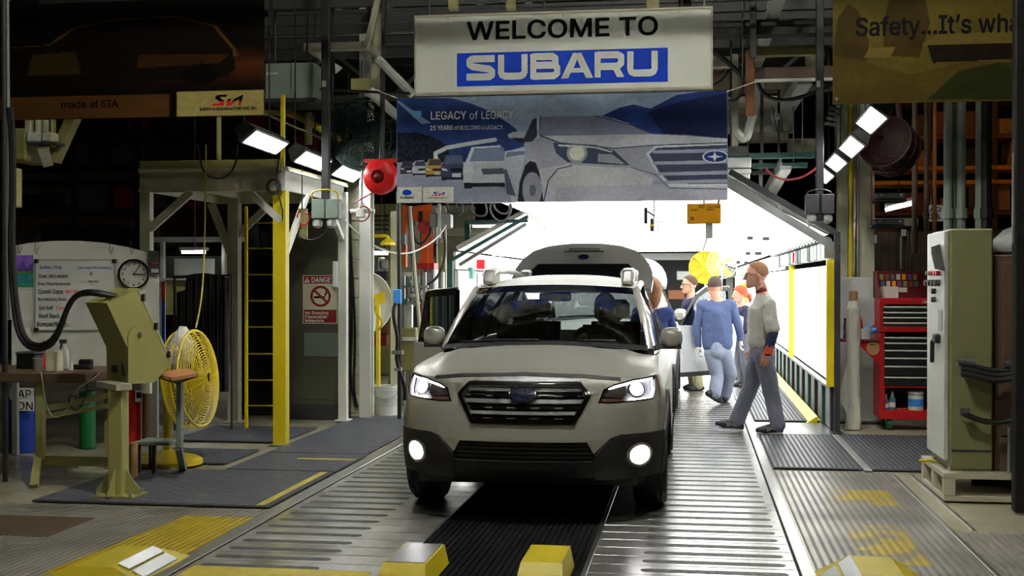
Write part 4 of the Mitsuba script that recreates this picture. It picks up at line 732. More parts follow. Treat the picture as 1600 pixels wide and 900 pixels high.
# ---------------------------------------------------------------- left side
def Pl(u, v, o, ex):                                        # a point of the photograph on the upright plane through o along ex
    d = ray(u, v); n = np.array([ex[1], -ex[0], 0.0]); return CAM + d * np.dot(np.asarray(o) - CAM, n) / np.dot(d, n)
pxm = lambda Y: Y / FPX                                      # metres per pixel at depth Y (about)
def vpost(u0, u1, v0, v1, Y, d=None, bev=.005): return px_box(u0, v0, u1, v1, Y, d or (u1 - u0) * pxm(Y), bev)
def plan(u, Y): return P(u, 440, Y)[0]
# platform on posts
pf = thing('steel_platform', 'cream steel platform on posts with a yellow front post and knee braces', 'platform')
A, B_ = 11.56, 13.55
part(pf, 'yellow_post', vpost(426, 446, 297, 697, A), 'm_yellow', 'yellow front post'); z0 = P(436, 697, A)[2]
part(pf, 'post_cap', vpost(437, 446, 264, 298, A - .01), 'm_white_paint'); part(pf, 'upper_pole', tube([P(442, 265, A + .05), P(442, 148, A + .05)], .026, 8), 'm_yellow', 'yellow pole')
part(pf, 'upper_pole', tube([P(342, 268, A + .05), P(342, 183, A + .05)], .026, 8), 'm_olive'); part(pf, 'collar', vpost(338, 347, 264, 298, A - .01), 'm_white_paint')
part(pf, 'base_plate', box([plan(424, A) - .02, A - .03, .001], [plan(448, A) + .02, A + .16, .014]), 'm_galv')
part(pf, 'post', vpost(218, 234, 297, 560, A), 'm_cream'); part(pf, 'post', box([plan(219, A), A + .01, 0], [plan(233, A), A + .08, 1.0]), 'm_cream')
part(pf, 'post', [vpost(355, 372, 292, 659, 13.42), box([plan(350, 13.42), 13.36, 0], [plan(377, 13.42), 13.56, .015])], 'm_beige', 'beige post with two knee braces')
part(pf, 'post', [vpost(528, 541, 300, 660, 13.61), box([plan(524, 13.6), 13.56, 0.016], [plan(545, 13.6), 13.76, .03])], 'm_white_paint')
fb = part(pf, 'front_beam', [px_box(218, 268, 440, 297, A - .01, .05, .004), px_box(216, 263, 440, 268, A - .05, .12), px_box(216, 295, 440, 299, A - .05, .12)], 'm_beige')
for u, v in ((223, 274), (223, 292), (311, 276), (299, 287), (372, 283), (380, 287), (432, 274)):
    c = P(u, v, A - .01); part(fb, 'bolt', cyl(c, c + [0, -.012, 0], .012, 8), 'm_galv')
part(pf, 'upper_beam', px_box(218, 250, 440, 263, A + .02, .08), 'm_olive')
zt_, zb_ = P(442, 264, A)[2], P(442, 297, A)[2]; x0 = plan(442, A); xl = plan(226, A)
part(pf, 'side_beam', [box([x0 - .02, A, zb_], [x0 + .01, B_ + .1, zt_], .004), box([x0 - .04, A, zt_ - .02], [x0 + .06, B_ + .1, zt_])], 'm_white_paint')
part(pf, 'side_beam', box([xl - .02, A, zb_], [xl + .01, B_, zt_]), 'm_cream'); part(pf, 'rear_beam', box([xl, B_ - .06, zb_], [x0, B_, zt_]), 'm_cream'); part(pf, 'joist', box([plan(363, 13.42), A, zb_ + .06], [plan(363, 13.42) + .06, B_, zt_ - .02]), 'm_cream')
part(pf, 'deck', box([xl - .05, A, zt_], [x0 + .05, B_ + .1, zt_ + .025]), 'm_olive')
for (u0, v0, u1, v1, Y, w, m) in ((234, 358, 300, 299, A + .02, .075, 'cream'), (440, 345, 388, 299, A + .02, .07, 'white_paint'), (363, 402, 330, 318, 13.44, .085, 'beige'), (360, 378, 415, 326, 13.46, .075, 'beige')):
    part(pf, 'knee_brace', beam(P(u0, v0, Y), P(u1, v1, Y), .05, w, (0, 1, 0) if False else (0, 0, 1)), 'm_' + m)
part(pf, 'knee_brace', beam([x0, A + .1, P(448, 393, A)[2]], [x0, A + .75, zb_], .05, .06), 'm_white_paint')
part(pf, 'knee_brace', beam([P(534, 370, 13.6)[0], 13.6, P(534, 372, 13.6)[2]], [P(534, 370, 13.6)[0], 13.0, zb_], .05, .06), 'm_white_paint')
ld = thing('ladder', 'thin yellow ladder standing behind the yellow post', 'ladder')
for u in (384, 447): part(ld, 'side_rail', [vpost(u - 2.2, u + 2.2, 322, 640, 12.8, .03, .003), box([plan(u - 2.2, 12.8), 12.8, 0], [plan(u + 2.2, 12.8), 12.83, P(u, 638, 12.8)[2]])], 'm_yellow_bright')
for v in (348, 388, 429, 470, 511, 553, 594, 634): part(ld, 'rung', tube([P(384, v, 12.815), P(447, v, 12.815)], .009, 6), 'm_yellow_worn')
# machine enclosure behind, with the danger sign
mat('enclosure', (74, 76, 64), 0.5)
en = thing('machine_enclosure', 'dark olive machine enclosure behind the danger sign', 'enclosure')
part(en, 'body', box([plan(446, 13.9), 13.9, 0.02], [plan(541, 13.9), 14.3, P(500, 330, 13.9)[2]], .01), 'm_enclosure')
part(en, 'plinth', box([plan(446, 13.87), 13.86, 0.0], [plan(541, 13.87), 13.9, P(500, 632, 13.87)[2]]), 'm_charcoal')
part(en, 'vent_panel', px_box(475, 520, 530, 557, 13.885, .02, .003), 'm_grey_green', 'grey vent panel')
part(en, 'door', px_box(452, 345, 540, 625, 13.892, .02, .004), 'm_enclosure')
dk = thing('locker', 'black locker behind the yellow ladder', 'locker'); part(dk, 'body', box([plan(374, 14.2), 14.2, 0], [plan(447, 14.2), 15.2, P(400, 392, 14.2)[2]], .01), 'm_black'); part(dk, 'door', box([plan(378, 14.2), 14.185, .1], [plan(444, 14.2), 14.2, P(400, 400, 14.2)[2]], .004), 'm_black_gloss')
ds = thing('danger_sign', 'maroon and cream no smoking sign on the dark enclosure', 'sign'); Y = 13.88
part(ds, 'board', px_box(473, 430, 527, 506, Y, .01), 'm_cream'); 
for v0, v1 in ((431, 443), (484, 504.5)): part(ds, 'band', px_box(474.5, v0, 525.5, v1, Y - .002, .004), 'm_maroon', 'maroon band')
pp = pxm(Y) * 1.01
part(ds, 'lettering', text('DANGER', at(487, 441.3, Y - .003), EX, EZ, 8 * pp, .002, True, width=38 * pp), 'm_paper', smooth=False)
c = at(480, 437, Y - .003); part(ds, 'triangle', prism([(-4.5 * pp, -4.5 * pp), (4.5 * pp, -4.5 * pp), (0, 4.5 * pp)], c, EX, EZ, EN * .002), 'm_paper'); part(ds, 'triangle_mark', prism([(-.7 * pp, -3 * pp), (.7 * pp, -3 * pp), (.9 * pp, 2 * pp), (-.9 * pp, 2 * pp)], c + EN * .002, EX, EZ, EN * .002), 'm_maroon')
c = at(501, 463, Y - .001); part(ds, 'ban_ring', prism(unary_union([Point(0, 0).buffer(17 * pp).difference(Point(0, 0).buffer(13 * pp)), LineString([(-11 * pp, 10 * pp), (11 * pp, -10 * pp)]).buffer(1.8 * pp)]), c + EN * .001, EX, EZ, EN * .002), 'm_maroon', 'maroon ban ring')
part(ds, 'cigarette', [prism(sbox(-11 * pp, -3 * pp, 7 * pp, 0), c, EX, EZ, EN * .002), prism(LineString([(8 * pp, 1 * pp), (7 * pp, 4 * pp), (10 * pp, 5 * pp), (9 * pp, 9 * pp)]).buffer(.9 * pp), c, EX, EZ, EN * .002)], 'm_ink', 'black cigarette')
for i, s in enumerate(('No Smoking', 'Flammable', 'Materials')): part(ds, 'lettering', text(s, at(477, 491 + 6 * i, Y - .003), EX, EZ, 4.6 * pp, .002, True, width=[38, 36, 31][i] * pp), 'm_paper', smooth=False)
t = thing('wall_dispenser', 'small white dispenser to the right of the danger sign', 'dispenser'); part(t, 'body', px_box(519, 408, 527, 449, 13.8, .06, .01), 'm_plastic_white'); part(t, 'bracket', px_box(521, 415, 525, 445, 13.86, .04), 'm_galv')
# block pillar and white column
bw = struct('wall_pillar', box([plan(541, 14.1), 14.12, 0], [plan(561, 14.1), 14.8, 3.4]), 'm_cream')
for i, v in enumerate(np.arange(316, 655, 30)):
    part(bw, 'block', box([plan(541.5, 14.1), 14.1, max(0.01, P(550, min(v + 29, 654), 14.1)[2])], [plan(560.5, 14.1), 14.2, P(550, v, 14.1)[2]], .006), 'm_cream' if i % 3 else 'm_beige')
wc = struct('column_1', ibeam([plan(571, 14.0), 14.05, 0], [plan(571, 14.0), 14.05, 6.0], .13, .15, .015, (0, 1, 0)), 'm_white_paint')
t = thing('cable_bundle', 'black cables hanging down the block pillar', 'cables'); 
for o in (0, 3): part(t, 'cable', tube([P(544 + o, 330, 14.05), P(546 + o, 400, 14.06), P(550 + o, 470, 14.06), P(548 + o * 2, 560, 14.06), P(552 + o, 620, 14.05), P(556 + o, 636, 14.05)], .012, 6, 30), 'm_black')
t = thing('pedestal_fan', 'white round fan half hidden behind the white column', 'fan'); c = P(575, 472, 14.6)
part(t, 'shell', lathe([(.36, 0), (.345, -.08), (.2, -.14), (1e-3, -.15)], c, (.75, -.6, .05), 36), 'm_plastic_white'); part(t, 'rim', tube([c + .36 * (math.cos(x) * frame_of((.75, -.6, .05))[0] + math.sin(x) * frame_of((.75, -.6, .05))[1]) for x in np.linspace(0, 2 * np.pi, 37)], .012, 6), 'm_panel_grey'); part(t, 'pole', tube([c, [c[0], c[1] + .15, 0]], .03, 8), 'm_panel_grey')
t = thing('emergency_shower', 'yellow emergency shower head on a yellow pipe', 'shower'); Y = 14.4; c = P(606, 383, Y)
part(t, 'head', lathe([(.09, 0), (.085, .03), (.05, .06), (.015, .09), (1e-3, .09)], c, (0, 0, 1), 20), 'm_yellow_bright'); part(t, 'pipe', tube([c + [0, 0, .08], P(606, 370, Y), P(603, 368.5, Y), P(560, 368.5, Y)], .02, 8), 'm_yellow_bright')
t = thing('eye_wash_station', 'yellow box on a yellow post beside the white bucket', 'eye wash'); Y = 14.5
part(t, 'post', box([plan(587, Y), Y, 0], [plan(593, Y), Y + .05, P(590, 476, Y)[2]], .006), 'm_yellow_bright'); part(t, 'housing', hull([P(578, 462, Y), P(601, 455, Y), P(602, 473, Y), P(581, 478, Y), P(578, 462, Y + .12), P(601, 455, Y + .12), P(602, 473, Y + .12), P(581, 478, Y + .12)]), 'm_yellow_bright')
part(t, 'nozzle', tube([P(586, 478, Y), P(588, 490, Y), P(596, 500, Y - .05), P(592, 515, Y - .02)], .012, 6, 14), 'm_yellow_worn'); part(t, 'label', px_box(579, 466, 585, 474, Y - .006, .005), 'm_galv')
t = thing('bucket', 'white plastic bucket on the floor beside the conveyor', 'bucket'); c = G(605, 648); r = 20 * pxm(14.3); hb = 48 * pxm(14.3)
part(t, 'body', lathe([(1e-3, .001), (r * .88, .001), (r, hb * .93), (r * 1.09, hb * .93), (r * 1.09, hb), (r * .95, hb), (r * .85, .02), (1e-3, .02)], c, (0, 0, 1), 28), 'm_plastic_white'); part(t, 'rim', [lathe([(r * 1.06, hb * z), (r * 1.09, hb * z + .004), (r * 1.06, hb * z + .012)], c, (0, 0, 1), 28) for z in (.84, .9)], 'm_plastic_white'); part(t, 'label', lathe([(r * .945, hb * .3), (r * .975, hb * .62)], c, (0, 0, 1), 28), 'm_panel_grey'); part(t, 'handle', tube([c + [r * 1.1 * math.cos(x), -r * 1.1 * abs(math.sin(x)), hb * (.9 - .35 * math.sin(x))] for x in np.linspace(0, np.pi, 15)], .004, 5), 'm_galv')
t = thing('air_line_stand', 'cream pole with a blue box and black hose, left of the nearest car', 'pole'); Y = 13.9
part(t, 'post', box([plan(610, 14.6), 14.6, 0], [plan(621, 14.6), 14.68, P(615, 330, 14.6)[2]], .004), 'm_cream'); part(t, 'pole', tube([P(622, 300, Y), P(624, 455, Y), [P(624, 455, Y)[0], Y, 0.02]], .024, 8), 'm_dark_steel')
part(t, 'blue_box', px_box(614, 452, 626, 475, Y - .05, .06, .008), 'm_sky_blue', 'blue box'); part(t, 'hose', tube([P(618, 474, Y - .03), P(616, 500, Y - .06), P(621, 530, Y - .06), P(620, 560, Y - .06), P(628, 590, Y - .06), P(632, 625, Y - .03)], .022, 8, 40), 'm_black', 'black hose'); part(t, 'clamp', px_box(612, 548, 628, 554, Y - .1, .1), 'm_galv'); part(t, 'clamp', px_box(616, 575, 626, 580, Y - .1, .1), 'm_galv')
# robot and valve stand between the column and the tunnel
rb = thing('robot_arm', 'orange robot arm with grey motor boxes behind the nearest car', 'robot'); Y = 16.5
x_, zb2 = plan(663, Y), P(663, 425, Y)[2]
part(rb, 'base', box([plan(650, Y), Y + .1, 0], [plan(685, Y), Y + .6, .5], .02), 'm_rust'); part(rb, 'lower_arm', hull([P(u, v, Y + d) for d in (.15, .4) for u, v in ((655, 420), (678, 420), (676, 350), (661, 350))]), 'm_orange'); part(rb, 'pillar', box([plan(658, Y), Y + .15, .5], [plan(676, Y), Y + .4, P(663, 418, Y)[2]], .02), 'm_galv')
part(rb, 'upper_arm', hull([P(u, v, Y + d) for d in (.1, .4) for u, v in ((652, 322), (675, 318), (672, 362), (653, 350))]), 'm_orange'); part(rb, 'dark_panel', px_box(654, 330, 660, 348, Y + .08, .02), 'm_black'); part(rb, 'elbow', cyl(P(663, 355, Y), P(663, 355, Y + .45), .09, 18), 'm_red'); part(rb, 'side_plate', [px_box(629, 320, 634, 417, Y + .1, .1), px_box(645, 322, 652, 345, Y + .1, .1)], 'm_orange')
part(rb, 'foot_plate', px_box(652, 411, 678, 420, Y + .05, .3), 'm_red')
for u0, v0, u1, v1 in ((671, 333, 683, 355), (687, 333, 705, 356), (626, 365, 634, 383)): part(rb, 'motor_box', px_box(u0, v0, u1, v1, Y - .1, .15, .01), 'm_galv', 'grey box')
part(rb, 'slotted_bar', px_box(684, 318, 688, 372, Y - .12, .03), 'm_panel_grey')
for pts, r, m in ((((641, 330), (645, 360), (656, 381), (668, 372), (672, 352)), .03, 'charcoal'), (((693, 360), (695, 400), (685, 430), (668, 445)), .03, 'charcoal'), (((668, 350), (668, 424)), .006, 'red_bright'), (((672, 358), (680, 388), (688, 372), (690, 360)), .008, 'maroon')):
    part(rb, 'hose', tube([P(u, v, Y - .05) for u, v in pts], r * .6, 6, 24), 'm_' + m)
vs = thing('valve_stand', 'grey valve stand with pipes and gauges under the orange robot', 'valves'); Y = 15.6
part(vs, 'frame', [px_box(626, 425, 632, 560, Y, .06), px_box(660, 425, 665, 560, Y, .06), px_box(624, 446, 668, 450, Y - .02, .06), px_box(622, 472, 655, 476, Y - .02, .06), box([plan(626, Y), Y, 0], [plan(632, Y), Y + .06, 1.0]), box([plan(660, Y), Y, 0], [plan(665, Y), Y + .06, 1.0])], 'm_galv')
for u, v in ((640, 441), (652, 441), (646, 462), (658, 460), (636, 470)): c = P(u, v, Y - .03); part(vs, 'valve', [cyl(c, c + [0, -.06, 0], .03, 10), cyl(c + [0, 0, -.06], c + [0, 0, .06], .018, 8)], 'm_steel' if u % 4 else 'm_teal')
part(vs, 'cabinet', box([plan(628, Y), Y - .08, .45], [plan(652, Y), Y + .15, P(640, 512, Y)[2]], .01), 'm_olive', 'olive box'); part(vs, 'handle', px_box(628, 527, 652, 533, Y - .12, .03, .005), 'm_plastic_white')
part(vs, 'slant_pole', tube([P(640, 322, Y - .3), P(648, 430, Y - .3), P(657, 520, Y - .3), P(660, 640, Y - .25)], .026, 8), 'm_beige', 'tan slanted pole'); part(vs, 'white_pipe', px_box(610, 425, 646, 431, Y, .05), 'm_white_paint'); part(vs, 'white_pipe', px_box(625, 475, 643, 560, Y + .1, .1), 'm_white_paint')
t = thing('sagging_cable', 'white cable sagging from the white column to the grey motor boxes', 'cable'); part(t, 'cable', tube([P(u, v, Yq) for u, v, Yq in ((540, 345, 13.6), (563, 368, 14.0), (595, 389, 14.3), (625, 396, 14.6), (660, 387, 15.2), (688, 365, 16), (697, 352, 16.3))], .011, 6, 40), 'm_white_paint')
t = thing('red_card', 'small red card hanging in the left of the tunnel mouth', 'card'); part(t, 'card', px_box(745, 406, 757, 420, 20, .01), 'm_red_bright'); part(t, 'hook', tube([P(751, 406, 20), P(751, 372, 20)], .004, 4), 'm_galv')
for i, (u0, u1, v0, v1) in enumerate(((768, 776, 386, 400), (779, 787, 386, 401))):
    t = thing('junction_box', ['pale box hanging left of its twin in the left of the tunnel mouth', 'pale box hanging right of its twin in the left of the tunnel mouth'][i], 'junction box'); part(t, 'body', px_box(u0, v0, u1, v1, 21, .1, .01), 'm_panel_grey'); part(t, 'hanger', tube([P((u0 + u1) / 2, v0, 21.05), P((u0 + u1) / 2, v0 - 30, 21.05)], .006, 4), 'm_galv')
for i, (u0, u1) in enumerate(((721, 728), (731, 738))):
    t = thing('parts_bin', ['teal bin left of its twin behind the tunnel post on the left', 'teal bin right of its twin behind the tunnel post on the left'][i], 'bin'); part(t, 'body', px_box(u0, 418, u1, 435, 20.2, .2, .01), 'm_teal'); part(t, 'stand', box([plan(u0, 20.2), 20.2, 0], [plan(u1, 20.2), 20.4, P(724, 435, 20.2)[2]]), 'm_panel_grey')

# the leaning whiteboard partition with what is fixed to it
bo = P(18, 560, 10.6); bex = np.array([math.cos(.42), math.sin(.42), 0]); bn_ = np.cross(bex, EZ)
def bp(u, v, out=0.0): return Pl(u, v, bo, bex) + bn_ * out
def bxz(u, v): q = Pl(u, v, bo, bex) - bo; return np.dot(q, bex), q[2]
def bpoly(pts, out, d, m, parent, name, label=None, **k): return part(parent, name, prism([bxz(*q) for q in pts], bo + bn_ * out, bex, EZ, bn_ * d), m, label, **k)
wb_ = thing('notice_partition', 'big round topped white partition board behind the workbench', 'partition')
bpoly([(18, 588), (18, 385), (45, 379.5), (80, 376.5), (120, 376), (160, 379), (200, 386), (230, 394), (249, 401), (250, 588)], -.03, .03, 'm_white_paint', wb_, 'board')
for u in (24, 243): q = bp(u, 588, -.015); part(wb_, 'leg', box([q[0] - .025, q[1] - .02, 0], [q[0] + .025, q[1] + .02, q[2] + .1]), 'm_galv')
mk = thing('marker_board', 'framed marker board with handwritten lines on the white partition', 'marker board')
bpoly([(55, 516), (55, 406), (180, 406), (180, 516)], 0.0, .012, 'm_plastic_white', mk, 'face'); fr_ = Polygon([bxz(54, 517), bxz(54, 405), bxz(181, 405), bxz(181, 517)]).buffer(0); part(mk, 'frame', prism(fr_.difference(fr_.buffer(-.012)), bo, bex, EZ, bn_ * .018), 'm_galv')
for u, v in ((57, 408), (179, 408), (57, 515)): c = bp(u, v, .02); part(mk, 'corner', box(c - .018, c + .018, .005), 'm_black')
kb = np.linalg.norm(bp(120, 460) - bp(121, 460))
def wr(s, u, v, h, w, m='m_ink', pa=mk, out=.0125): part(pa, 'writing', text(s, bp(u, v, out), bex, EZ, h * kb, .0015, True, width=w * kb), m, smooth=False)
for s, u, v, h, w, m in (('Safety First', 62, 420, 5, 34, 'ink_blue'), ('Day one PM meeting', 122, 420, 4, 52, 'ink_blue'), ('Quad Job Leaders', 60, 434, 6, 46, 'ink'), ('Door Flow Workorder', 60, 446, 5, 50, 'ink'), ('Combi Gaps', 60, 459, 7, 38, 'ink'), ('MAY SEQ', 103, 458, 5, 20, 'ink_red'), ('Roof Molding Retain', 60, 470, 5, 44, 'ink'), ('Sun Roof', 61, 484, 6.5, 22, 'ink'), ('Trim', 87, 484, 6, 12, 'ink_red'), ('Roof Rack', 61, 497, 7, 32, 'ink'), ('Bumper/Bump...', 58, 510, 7, 52, 'ink'), ('X', 140, 430, 5, 5, 'ink'), ('Iss 4y', 138, 441, 3.5, 16, 'ink'), ('v', 141, 446, 3, 3, 'ink')): wr(s, u, v, h, w, 'm_' + m)
def post_print(U, V):
    n = meshkit.fbm(np.stack([U * 6, V * 6, 0 * U], -1), 3); C = np.zeros(U.shape + (3,)); L = lambda *c: np.array(rgb(*c)); C[:] = L(120, 84, 170); m = contains_xy(Polygon([(0, .45), (.1, .7), (.3, .55), (.5, .85), (.7, .6), (1, .8), (1, .4), (0, .4)]), U, V); C[m] = L(80, 56, 130); C[V < .42] = L(40, 110, 120); C[V < .14] = L(50, 130, 100); C[(V < .5) & (V > .42)] = L(70, 120, 60); return C * (.7 + .6 * n)[..., None]
pt = thing('poster', 'small purple mountain poster on the left of the white partition', 'poster'); a_, b_ = bxz(19, 449), bxz(52, 399); sheet(bo + bex * a_[0] + EZ * a_[1] + bn_ * .004, b_[0] - a_[0], b_[1] - a_[1], 60, 60, post_print, 'm_print', key('sheet', pt), .002, bex, EZ)
for i, (q, lb) in enumerate(((((12, 500), (12, 450), (54, 450), (54, 500)), 'blank sheet pinned under the purple poster'), (((18, 548), (18, 508), (46, 508), (46, 548)), 'faint printed sheet low on the white partition'))):
    t = thing('paper_sheet', lb, 'paper'); bpoly(q, .001, .003, 'm_paper', t, 'sheet'); bpoly(((q[0][0] + 1, q[1][1] + 4), (q[0][0] + 1, q[1][1] + 1), (q[2][0] - 2, q[1][1] + 1), (q[2][0] - 2, q[1][1] + 4)), .004, .001, 'm_panel_grey', t, 'heading')
ck = thing('wall_clock', 'round black rimmed wall clock on the white partition', 'clock'); cc = bp(209, 428.5); Rk = 25.5 * kb
part(ck, 'rim', lathe([(Rk * .86, .012), (Rk * .86, .05), (Rk * .93, .055), (Rk, .045), (Rk, 0), (1e-3, 0)], cc, bn_, 40), 'm_black_gloss', 'black rim'); part(ck, 'face', lathe([(Rk * .87, .02), (1e-3, .0201)], cc, bn_, 40), 'm_paper', 'white face')
for h in range(12):
    a_ = h * np.pi / 6; s = str(12 if h == 0 else h); o2 = cc + bn_ * .0205 + Rk * .70 * (math.sin(a_) * bex + math.cos(a_) * EZ) - EZ * Rk * .08; part(ck, 'numeral', text(s, o2, bex, EZ, Rk * .17, .001, True, center=True), 'm_ink', smooth=False)
for a_, l, w in ((1.62, .62, .02), (.62, .72, .014)): d_ = math.sin(a_) * bex + math.cos(a_) * EZ; part(ck, 'hand', beam(cc + bn_ * .024, cc + bn_ * .024 + d_ * Rk * l, Rk * w * 3, .002, bn_), 'm_ink')
part(ck, 'hub', cyl(cc + bn_ * .02, cc + bn_ * .03, Rk * .06, 10), 'm_ink'); part(ck, 'glass', lathe([(Rk * .86, .046), (1e-3, .0461)], cc, bn_, 32), 'm_pane')
t = thing('radio_box', 'small black box at the right top corner of the white partition', 'box'); bpoly([(231, 428), (231, 392), (249, 392), (249, 428)], .001, .05, 'm_black', t, 'body'); bpoly([(236, 412), (236, 410), (248, 410), (248, 412)], .052, .002, 'm_red', t, 'red_strip'); bpoly([(236, 426), (236, 420), (248, 420), (248, 426)], .052, .002, 'm_galv', t, 'plate')
for i, u in enumerate((30, 56, 172, 205)):
    t = thing('wire_hook', ['leftmost', 'second', 'third', 'rightmost'][i] + ' thin wire hook over the top of the white partition', 'hook', 'wire hooks on the white partition'); part(t, 'wire', tube([bp(u, 376, .01), bp(u - 1, 392, .02), bp(u + 1, 397, .03), bp(u + 5, 386, .03)], .003, 4), 'm_dark_steel')

# workbench and what stands on it
wk = thing('workbench', 'olive steel workbench with side rails under the white partition', 'workbench'); Yw = 9.5
part(wk, 'top', box([plan(-120, Yw), Yw - .35, P(40, 592, Yw)[2]], [plan(165, Yw), Yw + .55, P(40, 578, Yw)[2]], .006), 'm_brown', 'dark top'); ztop = P(40, 578, Yw)[2]
part(wk, 'leg', [px_box(55, 590, 66, 720, Yw - .3, .06, .004), beam(P(60, 716, Yw - .27), G(53, 762), .06, .06)], 'm_olive'); part(wk, 'leg', [px_box(163, 590, 169, 695, Yw + .45, .05), box([plan(163, Yw + .45), Yw + .45, 0], [plan(169, Yw + .45), Yw + .5, .5])], 'm_olive')
part(wk, 'side_rail', beam(P(62, 640, Yw - .28), P(172, 617, Yw + .4), .03, .05), 'm_olive'); part(wk, 'side_rail', beam(P(62, 652, Yw - .28), P(172, 633, Yw + .4), .03, .04), 'm_olive'); part(wk, 'lower_rail', px_box(60, 713, 172, 728, Yw - .26, .04), 'm_olive')
def on(u, Y): return np.array([plan(u, Y), Y, ztop])
t = thing('tool_box', 'black box at the left end of the workbench', 'box'); o = on(42, 9.6); part(t, 'body', box(o + [-.1, 0, .001], o + [.07, .2, .12], .008), 'm_black'); part(t, 'lid', box(o + [-.105, -.005, .12], o + [.075, .205, .14], .006), 'm_charcoal')
t = thing('metal_cup', 'grey metal cup on the workbench', 'cup'); o = on(59, 9.35); part(t, 'body', lathe([(1e-3, .001), (.035, .001), (.042, .11), (.038, .11), (.032, .01), (1e-3, .01)], o, (0, 0, 1), 20), 'm_galv')
t = thing('file_box', 'beige upright file box on the workbench', 'box'); o = on(81, 9.3); part(t, 'body', box(o + [-.06, 0, .001], o + [.05, .09, .17], .006), 'm_cream'); part(t, 'divider', [box(o + [x, -.004, .01], o + [x + .006, .0, .165]) for x in (.02, .034)], 'm_olive')
t = thing('spray_bottle', 'clear spray bottle on the workbench in front of the partition', 'bottle'); o = on(100, 9.7); part(t, 'body', lathe([(1e-3, .001), (.038, .001), (.04, .12), (.03, .16), (.014, .19), (.014, .21), (1e-3, .21)], o, (0, 0, 1), 18), 'm_panel_grey'); part(t, 'trigger', [box(o + [-.04, -.012, .21], o + [.022, .012, .245], .005), beam(o + [-.02, 0, .21], o + [-.035, 0, .165], .012, .012)], 'm_charcoal', 'dark trigger')
t = thing('paper_bag', 'red pointed wrapper standing behind the metal cup', 'wrapper'); o = on(66, 9.75); part(t, 'cone', lathe([(.03, .001), (.016, .12), (.003, .24)], o, (.05, 0, 1), 12), 'm_red'); part(t, 'foil', [box(o + [-.09 + .03 * i, .02, .001], o + [-.05 + .03 * i, .06, .06 + .02 * (i % 3)], .01) for i in range(6)], 'm_dark_red')
t = thing('hand_tool', 'black hand tools lying on the workbench beside the console', 'tools'); o = on(122, 9.6); part(t, 'grip', [box(o + [-.06, 0, .001], o + [.1, .05, .04], .01), box(o + [-.04, .07, .001], o + [.08, .12, .08], .012)], 'm_black'); part(t, 'nozzle', lathe([(.02, .001), (.014, .04), (.004, .08), (1e-3, .08)], o + [-.03, -.06, 0], (0, 0, 1), 10), 'm_plastic_white', 'white nozzle')

# pedestal console
D0 = P(167, 474, 8.55); wd, dd = np.array([.72, -.69, 0]), np.array([.69, .72, 0])
prof = [(0, 0), (.24, .11), (.50, -.46), (.36, -.60), (.165, -.60), (.16, -.345)]
pc_ = thing('pedestal_console', 'olive control console tilted on a pedestal beside the workbench', 'console')
part(pc_, 'case', prism(prof, D0, dd, EZ, -wd * .46), 'm_olive', smooth=False)
part(pc_, 'lid_edge', prism([(.245, .112), (.507, -.46), (.493, -.472), (.232, .102)], D0 + wd * .004, dd, EZ, -wd * .468), 'm_cream')
for f in (.12, .5, .88): q = D0 + dd * (.24 + .26 * f + .004) + EZ * (.11 - .57 * f); part(pc_, 'hinge', box(q + [-.015, -.015, -.025], q + [.015, .015, .025], .004), 'm_black')
br = prism(unary_union([Point(.235, -.25).buffer(.08), sbox(.155, -.6, .315, -.25)]), D0 + wd * .002, dd, EZ, wd * .012); part(pc_, 'bracket', br, 'm_olive', 'round topped side bracket'); q = D0 + dd * .24 - EZ * .23 + wd * .012; part(pc_, 'knob', cyl(q, q + wd * .02, .016, 12), 'm_steel')
q = D0 - wd * .23 - EZ * .50 + dd * .155; part(pc_, 'cable_inlet', cyl(q - wd * .0 - dd * .0 + [0, 0, 0], q - dd * .03, .028, 14), 'm_black'); q = D0 - wd * .12 - EZ * .45 + dd * .158; part(pc_, 'vent', prism([(0, 0), (.05, -.02), (.075, -.1), (.03, -.09)], q - dd * .006, wd, EZ, -dd * .004), 'm_charcoal')
ct = D0 - wd * .23 + dd * .2; bz = D0[2] - .59; g0 = np.array([P(185, 700, 8.62)[0], 8.62])
part(pc_, 'cap_beam', beam(np.r_[g0, bz - .025] - wd * .30 - dd * .0, np.r_[g0, bz - .025] + wd * .12, .12, .05, bev=.006), 'm_cream')
part(pc_, 'post', box([g0[0] - .058, g0[1] - .058, .01], [g0[0] + .058, g0[1] + .058, bz - .05], .008), 'm_olive'); part(pc_, 'base_plate', box([g0[0] - .15, g0[1] - .13, .019], [g0[0] + .17, g0[1] + .13, .032]), 'm_olive')
for d_ in ((1, 0), (-1, 0), (0, -1)): e = np.array([d_[0], d_[1], 0.]); o = np.r_[g0, .032] + e * .055; part(pc_, 'gusset', prism([(0, 0), (.12, 0), (.115, .03), (0, .19)], o - np.cross(EZ, e) * .004, e, EZ, np.cross(EZ, e) * .008), 'm_olive')
for dx, dy in ((-.12, -.1), (.14, -.1), (.14, .1)): part(pc_, 'anchor_bolt', cyl([g0[0] + dx, g0[1] + dy, .032], [g0[0] + dx, g0[1] + dy, .06], .012, 8), 'm_galv')
t = thing('cable_loop', 'two thick black cables sweeping from the ceiling into the top of the console', 'cables'); e = D0 - wd * .18 + dd * .12 + EZ * .05
for o in (0, 1): part(t, 'cable', tube([P(14 + 3 * o, 168, 9.0), P(17 + 3 * o, 380, 9.0), P(22 + 5 * o, 480, 8.95), P(44 + 5 * o, 541 - 4 * o, 8.9), P(76, 541 - 6 * o, 8.85), P(97, 505 - 2 * o, 8.8), P(112, 470, 8.75), P(140, 456 + 2 * o, 8.65), e + wd * .05 * o], .021, 8, 60), 'm_black')
